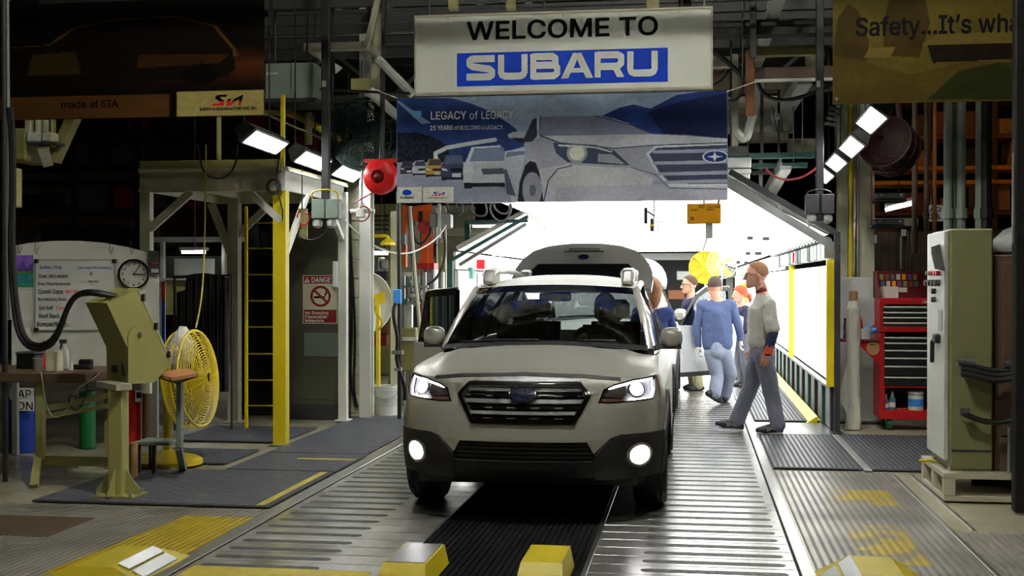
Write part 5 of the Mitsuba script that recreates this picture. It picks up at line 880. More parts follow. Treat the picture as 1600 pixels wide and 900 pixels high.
t = thing('thin_cord', 'pale thin cord hanging in a loop under the workbench and the console', 'cord'); part(t, 'cord', tube([P(u, v, Yq) for u, v, Yq in ((64, 580, 9.1), (70, 620, 9.0), (85, 652, 8.95), (100, 645, 8.9), (118, 612, 8.7), (150, 588, 8.45), (156, 583, 8.45))], .004, 5, 40), 'm_cream'); part(t, 'black_cord', tube([P(u, v, Yq) for u, v, Yq in ((150, 586, 8.45), (135, 606, 8.6), (128, 632, 8.8), (112, 637, 8.9), (108, 625, 8.9), (124, 622, 8.8), (136, 628, 8.8))], .005, 5, 40), 'm_black')
# under and beside the bench
def drum(u0, u1, v0, v1, m, label, name='drum', lid=None):
    r = (u1 - u0) / 2; t = thing(name, label, 'barrel'); b = G((u0 + u1) / 2, v1); rr = r * b[1] / FPX; hh = (v1 - v0) * b[1] / FPX
    part(t, 'shell', lathe([(1e-3, .001), (rr, .001), (rr, hh * .33), (rr * 1.02, hh * .35), (rr, hh * .37), (rr, hh * .66), (rr * 1.02, hh * .68), (rr, hh * .7), (rr, hh), (rr * .96, hh), (rr * .96, hh - .03), (1e-3, hh - .03)], b, (0, 0, 1), 32), m); return t, b, rr, hh
t, b, rr, hh = drum(10, 58, 612, 705, 'm_blue', 'blue barrel with white paper signs under the workbench', lid=1)
for s, u, v, h, w, r_ in (('PAP', 19, 621, 13, 34, (15, 606, 53, 625)), ('ON', 27, 640, 13, 28, (22, 623, 53, 642))):
    Yb = b[1] - rr - .01; part(t, 'sign', px_box(*r_, Yb, .003), 'm_paper', 'white paper sign'); part(t, 'lettering', text(s, at(u, v, Yb - .001), EX, EZ, h * Yb / FPX, .002, False, width=w * Yb / FPX), 'm_ink', smooth=False)
drum(124, 150, 605, 700, 'm_green', 'green barrel standing under the workbench')
t, b, rr, hh = drum(190, 226, 606, 690, 'm_red', 'red barrel with a white sticker beside the pedestal'); Yb = b[1] - rr; part(t, 'sticker', px_box(211, 610, 222, 628, Yb + .0, .02), 'm_paper', 'white sticker'); part(t, 'sticker_print', px_box(213, 613, 221, 622, Yb - .003, .003), 'm_charcoal')
drum(222, 240, 610, 692, 'm_brown', 'brown barrel to the right of the red one')
t = thing('cardboard_box', 'upright cardboard box behind the foot of the pedestal', 'box'); b = G(200, 752); part(t, 'body', box([b[0] - .09, b[1], .015], [b[0] + .03, b[1] + .12, .30], .003), 'm_card'); part(t, 'print', [box([b[0] - .02, b[1] - .002, z], [b[0] + .02, b[1], z + .008]) for z in (.12, .15, .18, .2, .22, .24)], 'm_brown')
t = thing('low_stool', 'low stool with a blue grey top and dark legs beside the cardboard box', 'stool'); b = G(240, 742); part(t, 'top', box([b[0] - .15, b[1] - .05, .25], [b[0] + .16, b[1] + .22, .28], .006), 'm_grey_green')
for dx, dy in ((-.13, -.03), (.0, -.03), (-.13, .19), (.14, .19)): part(t, 'leg', box([b[0] + dx, b[1] + dy, .001], [b[0] + dx + .025, b[1] + dy + .025, .25]), 'm_black')
t = thing('side_table', 'small wood topped table on a thin green leg behind the console', 'table'); q = [P(238, 583, 8.9), P(268, 590, 8.9), P(310, 583, 9.3), P(292, 575, 9.5)]
part(t, 'top', hull(np.vstack([q, np.array(q) - [0, 0, .025]])), 'm_wood', 'wooden top'); part(t, 'apron', hull(np.vstack([np.array(q) * [1, 1, 1] - [0, 0, .025], np.mean(q, 0) - [0, 0, .09]])), 'm_dark_steel'); part(t, 'leg', [px_box(275, 598, 283, 700, 9.3, .05, .004), beam(P(279, 698, 9.32), G(287, 736), .05, .06)], 'm_grey_green')
yf = thing('floor_fan', 'yellow caged floor fan with a white bag over it on a round yellow base', 'fan'); c = P(298, 592, 10.1); Rf_ = 79 * 10.1 / FPX; ax = np.array([.995, -.02, .10]); a1, b1, d1 = frame_of(ax)
circ = lambda r, h, n=37: [c + d1 * h + r * (math.cos(x) * a1 + math.sin(x) * b1) for x in np.linspace(0, 2 * np.pi, n)]
part(yf, 'cage', [tube(circ(Rf_, h), .010, 6) for h in (-.07, .0, .07)] + [tube(circ(Rf_ * k_, .07 + .10 * (1 - k_ ** 2)), .0042, 5) for k_ in np.linspace(.12, .97, 17)] + [tube(circ(Rf_ * k_, -.07 - .10 * (1 - k_ ** 2)), .0042, 5) for k_ in np.linspace(.12, .97, 13)], 'm_yellow_bright')
part(yf, 'spoke', [tube([c + d1 * s * (.07 + .10 * (1 - k_ ** 2)) + Rf_ * k_ * (math.cos(x) * a1 + math.sin(x) * b1) for k_ in (.1, .4, .7, .9, 1.0)], .004, 4) for x in np.linspace(0, 2 * np.pi, 25)[:-1] for s in (-1, 1)], 'm_yellow_bright', kind='stuff')
part(yf, 'motor', lathe([(1e-3, .1), (.09, .08), (.1, -.12), (1e-3, -.2)], c, d1, 18), 'm_yellow_worn')
for x in np.arange(3) * 2.1: e = math.cos(x) * a1 + math.sin(x) * b1; f = np.cross(d1, e); q = np.array([c + e * s * Rf_ + f * w + d1 * (.25 * w) for s, w in ((.2, -.04), (.2, .04), (.85, .14), (.9, -.06))]); part(yf, 'blade', hull(np.vstack([q, q + d1 * .006])), 'm_yellow_worn')
pb_ = np.array([P(258, 720, 10.15)[0], 10.2]); part(yf, 'pole', tube([np.r_[pb_, .06], np.r_[pb_, .75], c - d1 * .12], .035, 10), 'm_yellow_worn'); part(yf, 'base', lathe([(1e-3, .016), (.30, .016), (.30, .05), (.26, .075), (.1, .11), (.05, .14), (1e-3, .14)], np.r_[pb_, 0], (0, 0, 1), 40), 'm_yellow_bright', 'round yellow base')
bag = trimesh.creation.icosphere(5); q = bag.vertices.copy(); nz = meshkit.fbm(q * 2.6 + 3, 4) - .5; q = q * (1 + .42 * nz[:, None]); q[:, 0] *= np.where(q[:, 2] > 0, 1 - .55 * np.clip(q[:, 2], 0, 1), 1); bag.vertices = P(282, 546, 9.98) + q * [.105, .16, .20] + np.outer(q[:, 2], [.02, 0, 0]); part(yf, 'bag', bag, 'm_film', 'crumpled white plastic bag', smooth=50)
t = thing('black_curtain', 'black cloth draped from a rail behind the yellow fan', 'cloth'); Y = 12.6; us = np.linspace(276, 357, 60); top = lambda u: 435 - 8 * math.sin((u - 276) / 81 * 3.1) + (22 if u < 290 else 0); bot = 612
pts = np.array([[P(u, top(u) + (bot - top(u)) * f, Y + .035 * math.sin(u * .55) * (.4 + f))for f in np.linspace(0, 1, 8)] for u in us]); fr2 = grid(pts); bk2 = grid(pts + [0, .02, 0]); part(t, 'cloth', [fr2, bk2], 'm_black', smooth=True); part(t, 'rail', tube([P(270, 434, Y + .01), P(362, 430, Y + .01)], .012, 6), 'm_dark_steel'); part(t, 'stand', [box([plan(360, Y), Y, 0], [plan(362, Y), Y + .03, P(360, 430, Y)[2]]), box([plan(271, Y), Y, 0], [plan(273, Y), Y + .03, P(271, 434, Y)[2]])], 'm_dark_steel')
t = thing('yellow_rope', 'yellow rope hanging from the platform down to the white bag', 'rope'); part(t, 'rope', tube([P(u, v, Yq) for u, v, Yq in ((322, 226, 11.2), (321, 300, 11.2), (319, 400, 11.0), (314, 470, 10.6), (306, 512, 10.3))], .008, 5, 40), 'm_yellow_worn')
# lit work area far behind on the left
bl = thing('repair_booth', 'bright repair booth far behind the black cloth', 'booth'); Y = 20
part(bl, 'back_sheet', px_box(250, 400, 360, 470, Y + 2, .05), 'm_grey_green'); part(bl, 'screen', px_box(272, 404, 335, 430, Y + .4, .03), 'm_panel_grey', 'pale screen'); part(bl, 'counter', px_box(250, 434, 348, 438, Y, .6), 'm_plastic_white'); part(bl, 'green_panel', px_box(254, 438, 300, 492, Y + .1, .05), 'm_olive'); part(bl, 'roof_beam', px_box(240, 370, 380, 378, Y, .2), 'm_panel_grey')
part(bl, 'post', [box([plan(u, Y), Y, 0], [plan(u + 5, Y), Y + .1, P(u, 372, Y)[2]]) for u in (250, 346)], 'm_panel_grey'); part(bl, 'post_stripe', px_box(253, 470, 257, 545, Y - .02, .02), 'm_blue', 'blue and white post band'); part(bl, 'red_band', px_box(253, 440, 257, 470, Y - .02, .02), 'm_red')
part(bl, 'bench', [px_box(328, 640, 360, 646, 15, .5), box([plan(330, 15), 15, 0], [plan(333, 15), 15.05, .3])], 'm_galv'); part(bl, 'white_panel', px_box(325, 548, 357, 592, Y + 1, .05), 'm_white_paint')
def tubelamp(u0, u1, v0, v1, Y, label, group=None, rad=12, d=.12):
    t = thing('fluorescent_lamp', label, 'lamp', group); b = px_box(u0, v0, u1, v1, Y, d); part(t, 'tube', b, 'm_plastic_white', **lamp([rad, rad * 1.03, rad * .98])); lo, hi = b.bounds; part(t, 'reflector', box([lo[0] - .03, lo[1], hi[2]], [hi[0] + .03, hi[1] + .06, hi[2] + .05]), 'm_white_paint'); part(t, 'hanger', tube([[(lo[0] + hi[0]) / 2, hi[1], hi[2]], [(lo[0] + hi[0]) / 2, hi[1], 11]], .008, 4), 'm_dark_steel'); return t
tubelamp(283, 317, 391, 396, 19.5, 'bright strip lamp over the repair booth'); tubelamp(577, 609, 392, 398, 19, 'tilted strip lamp seen between the white column and the cream pole'); tubelamp(590, 607, 430, 437, 20, 'short strip lamp low between the white column and the cream pole')
pk = thing('parts_rack', 'grey parts rack behind the emergency shower', 'rack'); Y = 18.5
part(pk, 'frame', [px_box(572, 440, 612, 446, Y, .5), px_box(572, 500, 612, 504, Y, .5), px_box(574, 330, 577, 600, Y, .05), px_box(607, 330, 610, 600, Y, .05)] + [box([plan(u, Y), Y, 0], [plan(u + 3, Y), Y + .05, 1]) for u in (574, 607)], 'm_olive')
for i, (u0, v0, u1, v1, m) in enumerate(((578, 402, 592, 420, 'galv'), (596, 406, 606, 418, 'panel_grey'), (580, 424, 604, 438, 'charcoal'), (578, 440, 590, 440.5, 'blue'), (580, 506, 606, 520, 'rust'), (582, 522, 604, 540, 'maroon'), (576, 455, 606, 490, 'cream'))): part(pk, 'bin', px_box(u0, v0, u1, v1 + .01, Y - .02, .4, .01), 'm_' + m)

tubelamp(738, 800, 351, 355, 21.3, 'strip lamp over the left side of the tunnel, under the long banner')
t = thing('cable_festoon', 'loops of grey cable hanging under the left half of the long banner', 'cables'); Y = 15.2
for pts in (((700, 316), (706, 334), (714, 336), (722, 318)), ((738, 318), (744, 336), (752, 338), (758, 318)), ((768, 318), (774, 342), (784, 346), (793, 340), (797, 318)), ((772, 318), (780, 332), (790, 334), (796, 320)), ((712, 316), (716, 328), (722, 316))): part(t, 'cable', tube([P(u, v, Y) for u, v in pts], .014, 6, 24), 'm_charcoal')
part(t, 'rail', [px_box(695, 313, 805, 317, Y - .02, .05)] + [tube([[P(u, 313, Y)[0], Y, P(u, 313, Y)[2]], [P(u, 313, Y)[0], Y, 4.4]], .01, 4) for u in (700, 795)], 'm_galv')
t = thing('duct_housing', 'cream duct housing with a ribbed edge outside the left of the tunnel', 'duct'); Y = 24
part(t, 'body', box([plan(650, Y), Y, 0], [plan(738, Y), Y + .4, P(700, 320, Y)[2]], .02), 'm_cream'); part(t, 'upper_body', box([plan(690, 22.5), 22.5, P(700, 368, 22.5)[2]], [plan(790, 22.5), 22.9, P(700, 355, 22.5)[2]], .02), 'm_beige')
for i in range(16): part(t, 'rib', box([plan(800 + 3.4 * i, 18.8), 18.7, P(800, 318 + 2.6 * i, 18.8)[2]], [plan(803 + 3.4 * i, 18.8), 18.85, P(800, 315.5 + 2.6 * i, 18.8)[2]]), 'm_beige')

t = thing('control_machine', 'pale machine front with boxes behind the orange robot arm', 'panel'); Y = 18.4
part(t, 'panel', box([plan(628, Y), Y, 0], [plan(697, Y), Y + .06, P(660, 322, Y)[2]], .004), 'm_beige')
for i, (u0, v0, u1, v1, m) in enumerate(((632, 330, 650, 352, 'grey_green'), (636, 430, 656, 470, 'white_paint'), (660, 432, 690, 452, 'galv'), (664, 460, 692, 520, 'panel_grey'), (684, 380, 696, 425, 'olive'), (632, 480, 655, 530, 'charcoal'), (660, 530, 694, 590, 'galv'), (672, 380, 682, 400, 'dark_steel'), (688, 400, 693, 460, 'white_paint'))): part(t, 'box', px_box(u0, v0, u1, v1, Y - .1, .1, .01), 'm_' + m)
for u in (642, 657, 681): part(t, 'pipe', tube([P(u, 326, Y - .14), P(u + 2, 440, Y - .14), P(u - 1, 600, Y - .14)], .018, 6, 12), 'm_galv' if u != 657 else 'm_rust')
t = thing('machine_housing', 'olive machine housing behind the parts rack', 'machine'); Y = 20.6
part(t, 'body', box([plan(556, Y), Y, 0], [plan(626, Y), Y + .8, P(590, 318, Y)[2]], .02), 'm_olive'); part(t, 'window', px_box(577, 408, 608, 430, Y - .02, .03), 'm_grey_green'); part(t, 'vent', [px_box(570, 336 + 7 * i, 612, 339 + 7 * i, Y - .02, .03) for i in range(4)], 'm_charcoal'); part(t, 'panel', px_box(566, 440, 616, 470, Y - .02, .03, .005), 'm_cream')
# ---------------------------------------------------------------- right side
pn = thing('leaning_panel', 'tall white sheet standing behind the wrapped tube', 'panel'); Y = 14.4
part(pn, 'sheet', box([plan(1311, Y), Y, .02], [plan(1376, Y), Y + .04, P(1340, 433, Y)[2]], .004), 'm_panel_grey'); part(pn, 'foot', box([plan(1309, Y), Y - .08, 0], [plan(1378, Y), Y + .12, .02]), 'm_charcoal')
tb = thing('wrapped_tube', 'tall cardboard tube wrapped in loose white film standing by the tool chest', 'tube'); o = G(1333, 671); zt2 = P(1333, 455, o[1])[2]; zw = P(1333, 473, o[1])[2]
part(tb, 'core', lathe([(.042, zw - .05), (.045, zt2), (.038, zt2), (.036, zw - .05)], o * [1, 1, 0], (0, 0, 1), 20), 'm_card', 'bare cardboard end')
hs = np.linspace(.005, zw + .02, 70); th = np.linspace(0, 2 * np.pi, 41)[:-1]; Pt = np.zeros((40, 70, 3))
for i, a_ in enumerate(th):
    rr = .072 + .012 * (meshkit.noise(np.stack([hs * 9, 0 * hs + 3 * math.cos(a_), 0 * hs + 3 * math.sin(a_)], -1)) - .5) * np.where(hs < .35, 3.4, 1.2); rr = np.where(hs > zw - .06, .046 + (zw + .02 - hs) * .32, rr); rr = np.where(hs < .34, rr + .006, rr)
    Pt[i] = np.stack([o[0] + rr * math.cos(a_), o[1] + rr * math.sin(a_), hs], -1)
part(tb, 'film', grid(Pt, True), 'm_film', 'crumpled white film', smooth=50)
fl2 = np.array([[P(u0 + (1326 - u0) * f, v, o[1] - .03 + .02 * math.sin(v * .2 + 5 * f)) for f in np.linspace(0, 1, 8)] for v, u0 in ((545, 1326), (570, 1322), (595, 1316), (615, 1312), (628, 1310), (640, 1318), (650, 1324))]); part(tb, 'loose_flap', [grid(fl2), grid(fl2 + [0, .004, 0])], 'm_film', smooth=True)
tc = thing('tool_chest', 'red rolling tool chest with black drawers beside the grey electrical cabinet', 'tool chest'); Y = 13.75; X0, X1 = plan(1375, Y), plan(1500, Y); zz = lambda v: P(1415, v, Y)[2]
part(tc, 'lower_body', [box([X0, Y, zz(656)], [X1, Y + .5, zz(642)], .006), box([X0, Y, zz(645)], [X0 + .055, Y + .5, zz(512)], .006), box([X1 - .055, Y, zz(645)], [X1, Y + .5, zz(512)], .006), box([X0, Y + .47, zz(645)], [X1, Y + .5, zz(512)]), box([X0, Y + .01, zz(606)], [X1, Y + .5, zz(602)])], 'm_red'); part(tc, 'top_edge', box([X0 - .01, Y - .02, zz(519)], [X1 + .01, Y + .5, zz(510)], .005), 'm_red')
part(tc, 'upper_body', [box([X0 + .0, Y, zz(510)], [X0 + .06, Y + .42, zz(466)], .006), box([X1 - .06, Y, zz(510)], [X1, Y + .42, zz(466)], .006), box([X0, Y + .4, zz(510)], [X1, Y + .42, zz(466)]), box([X0, Y, zz(476)], [X1, Y + .42, zz(466)], .006)], 'm_red')
def drawers(vs_, u0):
    for v0, v1 in zip(vs_[:-1], vs_[1:]):
        d = part(tc, 'drawer', box([plan(u0, Y), Y - .008, zz(v1) + .004], [X1 - .065, Y + .3, zz(v0) - .002], .004), 'm_black', 'black drawer'); part(d, 'handle', box([plan(u0, Y), Y - .022, zz(v0) - .022], [X1 - .065, Y - .008, zz(v0) - .004], .003), 'm_panel_grey', 'bright full width handle')
drawers((478, 486.5, 494.5, 503, 514 - 1.5), 1380); drawers((526, 534.5, 546, 558, 571, 588, 603), 1382)
part(tc, 'lock', cyl([plan(1426, Y), Y - .008, zz(470)], [plan(1426, Y), Y, zz(470)], .012, 12), 'm_steel'); part(tc, 'lettering', text('CRAFT', at(1441, 474, Y - .0), EX, EZ, .028, .003, True), 'm_paper', smooth=False); part(tc, 'inside', box([X0 + .055, Y + .44, zz(644)], [X1 - .055, Y + .47, zz(604)]), 'm_black')
ldp = part(tc, 'lid', box([X0 - .01, Y + .40, zz(466)], [X1, Y + .44, zz(423)], .006), 'm_dark_red', 'open lid covered with photographs'); part(tc, 'lid_side', hull([[X0, Y, zz(466)], [X0, Y + .42, zz(466)], [X0, Y + .42, zz(424)], [X0, Y + .3, zz(424)], [X0 + .012, Y, zz(466)], [X0 + .012, Y + .42, zz(466)], [X0 + .012, Y + .42, zz(424)], [X0 + .012, Y + .3, zz(424)]]), 'm_dark_red')
for i in range(18):
    u, v = 1383 + 9 * (i % 8) + (i // 8) * 2, 428 + 11 * (i // 8); 
    if i // 8 == 2: v = 447; 
    m = ['m_olive', 'm_purple', 'm_amber', 'm_panel_grey', 'm_teal', 'm_rust'][(i * 5) % 6]
    if u < 1446: part(ldp, 'photo_card', box([plan(u, Y), Y + .392, zz(v + 9)], [plan(u + 6, Y), Y + .40, zz(v)]), m)
part(ldp, 'note_sheet', box([plan(1380, Y), Y + .386, zz(466)], [plan(1413, Y), Y + .391, zz(448)]), 'm_paper', 'white sheet'); part(ldp, 'note_sheet', box([plan(1414, Y), Y + .386, zz(457)], [plan(1427, Y), Y + .391, zz(449.5)]), 'm_paper')
cs = thing('side_shelf', 'red triangular bracket shelf hooked on the left of the tool chest', 'shelf'); part(cs, 'plate', box([plan(1316, Y), Y + .02, zz(535)], [X0, Y + .34, zz(531)], .004), 'm_dark_red'); part(cs, 'bracket', prism([(plan(1338, Y), zz(535)), (X0, zz(535)), (X0, zz(571))], [0, Y + .04, 0], EX, EZ, [0, .012, 0]), 'm_red'); c = at(1364, 544, Y + .04); part(cs, 'disc', prism(affinity.scale(Point(0, 0).buffer(1, 20), 10 * pxm(Y), 10.5 * pxm(Y)), c, EX, EZ, EN * .003), 'm_card', 'tan round sticker'); part(cs, 'disc_print', prism(sbox(-.03, .03, .03, .045), c + EN * .003, EX, EZ, EN * .001), 'm_brown')
zs = zz(531)
t = thing('spray_can', 'dark spray can on the bracket shelf', 'can'); o = [plan(1325, Y), Y + .12, zs]; part(t, 'body', lathe([(1e-3, .001), (.034, .001), (.034, .17), (.026, .19), (1e-3, .19)], o, (0, 0, 1), 20), 'm_charcoal'); part(t, 'band', lathe([(.0345, .05), (.0345, .11)], o, (0, 0, 1), 20), 'm_purple'); part(t, 'cap', lathe([(.028, .19), (.028, .225), (1e-3, .225)], o, (0, 0, 1), 20), 'm_black_gloss')
t = thing('tub', 'white tub with cloths and a red bottle in it on the bracket shelf', 'tub'); o = [plan(1352, Y), Y + .16, zs]; part(t, 'body', lathe([(1e-3, .001), (.085, .001), (.10, .10), (.105, .10), (.105, .115), (.095, .115), (.08, .012), (1e-3, .012)], o, (0, 0, 1), 26), 'm_plastic_white')
t = thing('red_bottle', 'red bottle leaning in the white tub', 'bottle'); part(t, 'body', cyl([plan(1350, Y), Y + .16, zs + .04], [plan(1346, Y), Y + .16, zs + .215], .028, 14, .024), 'm_red_bright'); part(t, 'cap', cyl([plan(1346, Y), Y + .16, zs + .215], [plan(1345.5, Y), Y + .16, zs + .235], .02, 14), 'm_red')
t = thing('blue_gloves', 'pale blue gloves hanging over the edge of the white tub', 'gloves'); part(t, 'cloth', [trimesh.creation.icosphere(2, .03) .apply_translation([plan(1357 + 4 * i, Y), Y + .12 + .02 * (i % 2), zs + .1 + .02 * math.sin(i * 2)]) for i in range(4)], 'm_sky_blue', smooth=True)
for nm, u, h, r, m1, m2, lb in (('bottle', 1387, .12, .028, 'purple', 'panel_grey', 'small purple bottle at the left in the bottom of the tool chest'), ('bottle', 1397, .15, .034, 'teal', 'plastic_white', 'teal bottle with a white cap in the bottom of the tool chest')):
    t = thing(nm, lb, 'bottle'); o = [plan(u, Y), Y + .1, zz(642) + .001]; part(t, 'body', lathe([(1e-3, 0), (r, 0), (r, h * .8), (r * .45, h), (1e-3, h)], o, (0, 0, 1), 18), 'm_' + m1); part(t, 'cap', lathe([(r * .4, h), (r * .3, h + .05), (1e-3, h + .05)], o, (0, 0, 1), 14), 'm_' + m2); part(t, 'label', lathe([(r * 1.02, h * .2), (r * 1.02, h * .55)], o, (0, 0, 1), 18), 'm_paper')
t = thing('jar', 'wide plastic jar at the right in the bottom of the tool chest', 'jar'); o = [plan(1435, Y), Y + .14, zz(642) + .001]; part(t, 'body', lathe([(1e-3, 0), (.08, 0), (.082, .15), (.07, .17), (1e-3, .17)], o, (0, 0, 1), 24), 'm_panel_grey'); part(t, 'lid', lathe([(.085, .17), (.085, .20), (1e-3, .20)], o, (0, 0, 1), 24), 'm_plastic_white'); part(t, 'label', lathe([(.083, .04), (.0835, .12)], o, (0, 0, 1), 24), 'm_sky_blue')
t = thing('hand_brush', 'small wooden handled brush between the bottles and the jar', 'brush'); part(t, 'handle', beam([plan(1404, Y), Y + .08, zz(642) + .01], [plan(1420, Y), Y + .12, zz(642) + .012], .025, .015, bev=.004), 'm_wood')
for u, y_ in ((1391, Y + .05), (1391, Y + .42), (1480, Y + .05)):
    w_ = part(tc, 'caster', [cyl([plan(u, Y) - .025, y_ + .03, .065], [plan(u, Y) + .025, y_ + .03, .065], .064, 20)], 'm_green', 'green caster wheel'); part(w_, 'fork', [box([plan(u, Y) - .035, y_, .05], [plan(u, Y) - .028, y_ + .06, zz(656)]), box([plan(u, Y) + .028, y_, .05], [plan(u, Y) + .035, y_ + .06, zz(656)])], 'm_steel')
# electrical cabinet on a pallet frame
ec = thing('electrical_cabinet', 'tall grey electrical cabinet with a black lever on its door, on a pallet frame', 'cabinet'); xa, xb, ya, yb2 = 1.86, plan(1552, 9.4), 9.4, 10.12
zq = lambda v: P(1520, v, ya)[2]
mat('cabinet_side', (112, 112, 76), 0.5); part(ec, 'body', box([xa, ya, zq(735)], [xb, yb2, zq(357)], .012), 'm_cabinet_side'); part(ec, 'door', box([xa - .035, ya + .03, zq(722)], [xa - .002, yb2 - .01, zq(360)], .008), 'm_panel_grey', 'light grey door'); part(ec, 'front_seam', box([xa + .01, ya - .004, zq(706)], [xb - .01, ya, zq(703)]), 'm_charcoal')
for yy in (ya + .02, yb2 - .1): part(ec, 'leg', box([xa + .0, yy, .215], [xa + .09, yy + .07, zq(722)], .004), 'm_cream')
part(ec, 'leg', box([xa + .09, ya, .215], [xb, yb2, zq(735)], .004), 'm_cabinet_side')
xs_ = xa - .036
def ondoor(fy, v, r, l, m, nm, lb=None): y_ = ya + .03 + fy * .68; p_ = np.array([xs_, y_, P(1468, v, y_)[2]]); return part(ec, nm, cyl(p_, p_ - [l, 0, 0], r, 14), m, lb)
ondoor(.40, 400, .022, .03, 'm_logo_blue', 'button', 'blue button')
for i, fy in enumerate((.85, .70, .55, .40, .25)): ondoor(fy, 427, .018, .03, ['m_green', 'm_red_bright', 'm_green', 'm_red_bright', 'm_red'][i], 'button', ['green button', 'red button', 'green button', 'red button', 'red button'][i])
for fy in (.85, .65, .45, .25): ondoor(fy, 442, .024, .04, 'm_charcoal', 'switch', 'round selector switch')
ondoor(.5, 455, .02, .03, 'm_charcoal', 'switch'); ondoor(.5, 468, .02, .03, 'm_charcoal', 'switch')
y_ = ya + .22; part(ec, 'lever', [box([xs_ - .04, y_ - .06, P(1474, 536, y_)[2]], [xs_, y_ + .06, P(1474, 522, y_)[2]], .01), beam([xs_ - .03, y_ + .10, P(1474, 532, y_)[2]], [xs_ - .03, y_ + .11, P(1468, 568, y_)[2]], .03, .03, bev=.008)], 'm_black', 'black lever handle')
part(ec, 'isolator', hull([[xs_ - .07, ya + .02, zq(420)], [xs_ - .07, ya + .16, zq(385)], [xs_, ya + .0, zq(424)], [xs_, ya + .2, zq(380)], [xs_, ya + .2, zq(400)], [xs_ - .07, ya + .16, zq(395)]]), 'm_black', 'black switch handle'); part(ec, 'name_plate', box([xs_ - .004, ya + .1, P(1474, 518, ya)[2]], [xs_, ya + .24, P(1474, 485, ya)[2]]), 'm_galv'); part(ec, 'drain_plug', cyl([xa - .15, ya + .4, .23], [xa - .02, ya + .4, .23], .012, 8), 'm_yellow_worn')
ec2 = thing('machine_cabinet', 'brown machine cabinet at the right edge with a round topped mesh hood', 'cabinet'); x2 = plan(1553, 9.45)
part(ec2, 'body', box([x2, 9.45, .22], [x2 + 1.2, 10.3, P(1570, 398, 9.45)[2]], .01), 'm_brown'); part(ec2, 'door', box([x2 + .06, 9.43, zq(680)], [x2 + 1.1, 9.45, zq(410)], .005), 'm_brown'); part(ec2, 'lower_door', box([x2 + .04, 9.43, zq(745)], [x2 + 1.1, 9.45, zq(684)], .005), 'm_brown'); part(ec2, 'handle', tube([P(1577, 668, 9.40), P(1576, 740, 9.40)], .012, 6), 'm_galv')
hc = np.array([P(1612, 395, 9.8)[0], 9.8, P(1600, 394, 9.8)[2]]); part(ec2, 'mesh_hood', lathe([(.30, 0), (.30, .03), (.27, .10), (.20, .17), (.1, .21), (1e-3, .22)], hc, (0, 0, 1), 30), 'm_galv', 'grey mesh hood'); part(ec2, 'hood_ring', lathe([(.31, -.06), (.31, 0)], hc, (0, 0, 1), 30), 'm_black')
pl = thing('pallet_frame', 'cream steel pallet frame under the electrical cabinet', 'pallet'); x0 = xa - .06
part(pl, 'top', box([x0, ya - .09, .17], [x2 + 1.2, yb2 + .1, .215], .005), 'm_beige'); part(pl, 'bottom', box([x0, ya - .09, .0075], [x2 + 1.2, yb2 + .1, .05], .005), 'm_beige')
for x in (x0, x0 + .5, x0 + 1.05, x0 + 1.6): part(pl, 'block', box([x, ya - .09, .05], [x + .08, ya - .02, .17]), 'm_beige')
for y_ in (ya + .3, yb2): part(pl, 'block', box([x0, y_, .05], [x0 + .06, y_ + .08, .17]), 'm_beige')
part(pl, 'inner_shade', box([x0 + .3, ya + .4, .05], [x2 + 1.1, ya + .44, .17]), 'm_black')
hz = thing('hose_bundle', 'black hoses looped in two rows across the front of the cabinets', 'hoses')
for i in range(3): part(hz, 'hose', tube([P(u, v + 7 * i, 9.33 - .02 * i) for u, v in ((1502, 570), (1530, 575), (1556, 580), (1584, 576), (1612, 566), (1640, 570))], .022, 8, 40), 'm_black')
part(hz, 'hose', tube([P(u, v, 9.33) for u, v in ((1505, 646), (1530, 656), (1556, 660), (1584, 655), (1612, 645))], .02, 8, 40), 'm_black')
for u, v in ((1504, 566), (1516, 568), (1508, 644), (1576, 570), (1590, 566), (1588, 648)): c = P(u, v, 9.33); part(hz, 'coupling', cyl(c - [.03, 0, 0], c + [.03, 0, .0], .028, 10), 'm_charcoal')
part(hz, 'hook_rod', tube([P(1494, 569, 9.36), P(1510, 571, 9.33)], .006, 5), 'm_steel')
t = thing('black_column', 'thick black pole at the right edge in front of the cabinets', 'pole'); part(t, 'pole', box([plan(1586, 8.9), 8.9, .01], [plan(1610, 8.9), 9.0, 4.6], .01), 'm_black'); part(t, 'edge_strip', box([plan(1585, 8.9) - .012, 8.905, P(1590, 380, 8.9)[2]], [plan(1585, 8.9), 8.925, P(1590, 240, 8.9)[2]]), 'm_galv')
t = thing('dark_pole', 'dark pole with a shiny edge at the left margin', 'pole'); part(t, 'pole', tube([[plan(8, 9.2), 9.2, 0], [plan(6, 9.2), 9.2, 4.4]], .022, 10), 'm_dark_steel'); part(t, 'side_box', px_box(13, 262, 25, 324, 9.5, .1, .01), 'm_olive'); part(t, 'pole', tube([[plan(15, 9.3), 9.3, 1.3], [plan(12, 9.3), 9.3, 4.4]], .014, 8), 'm_galv')
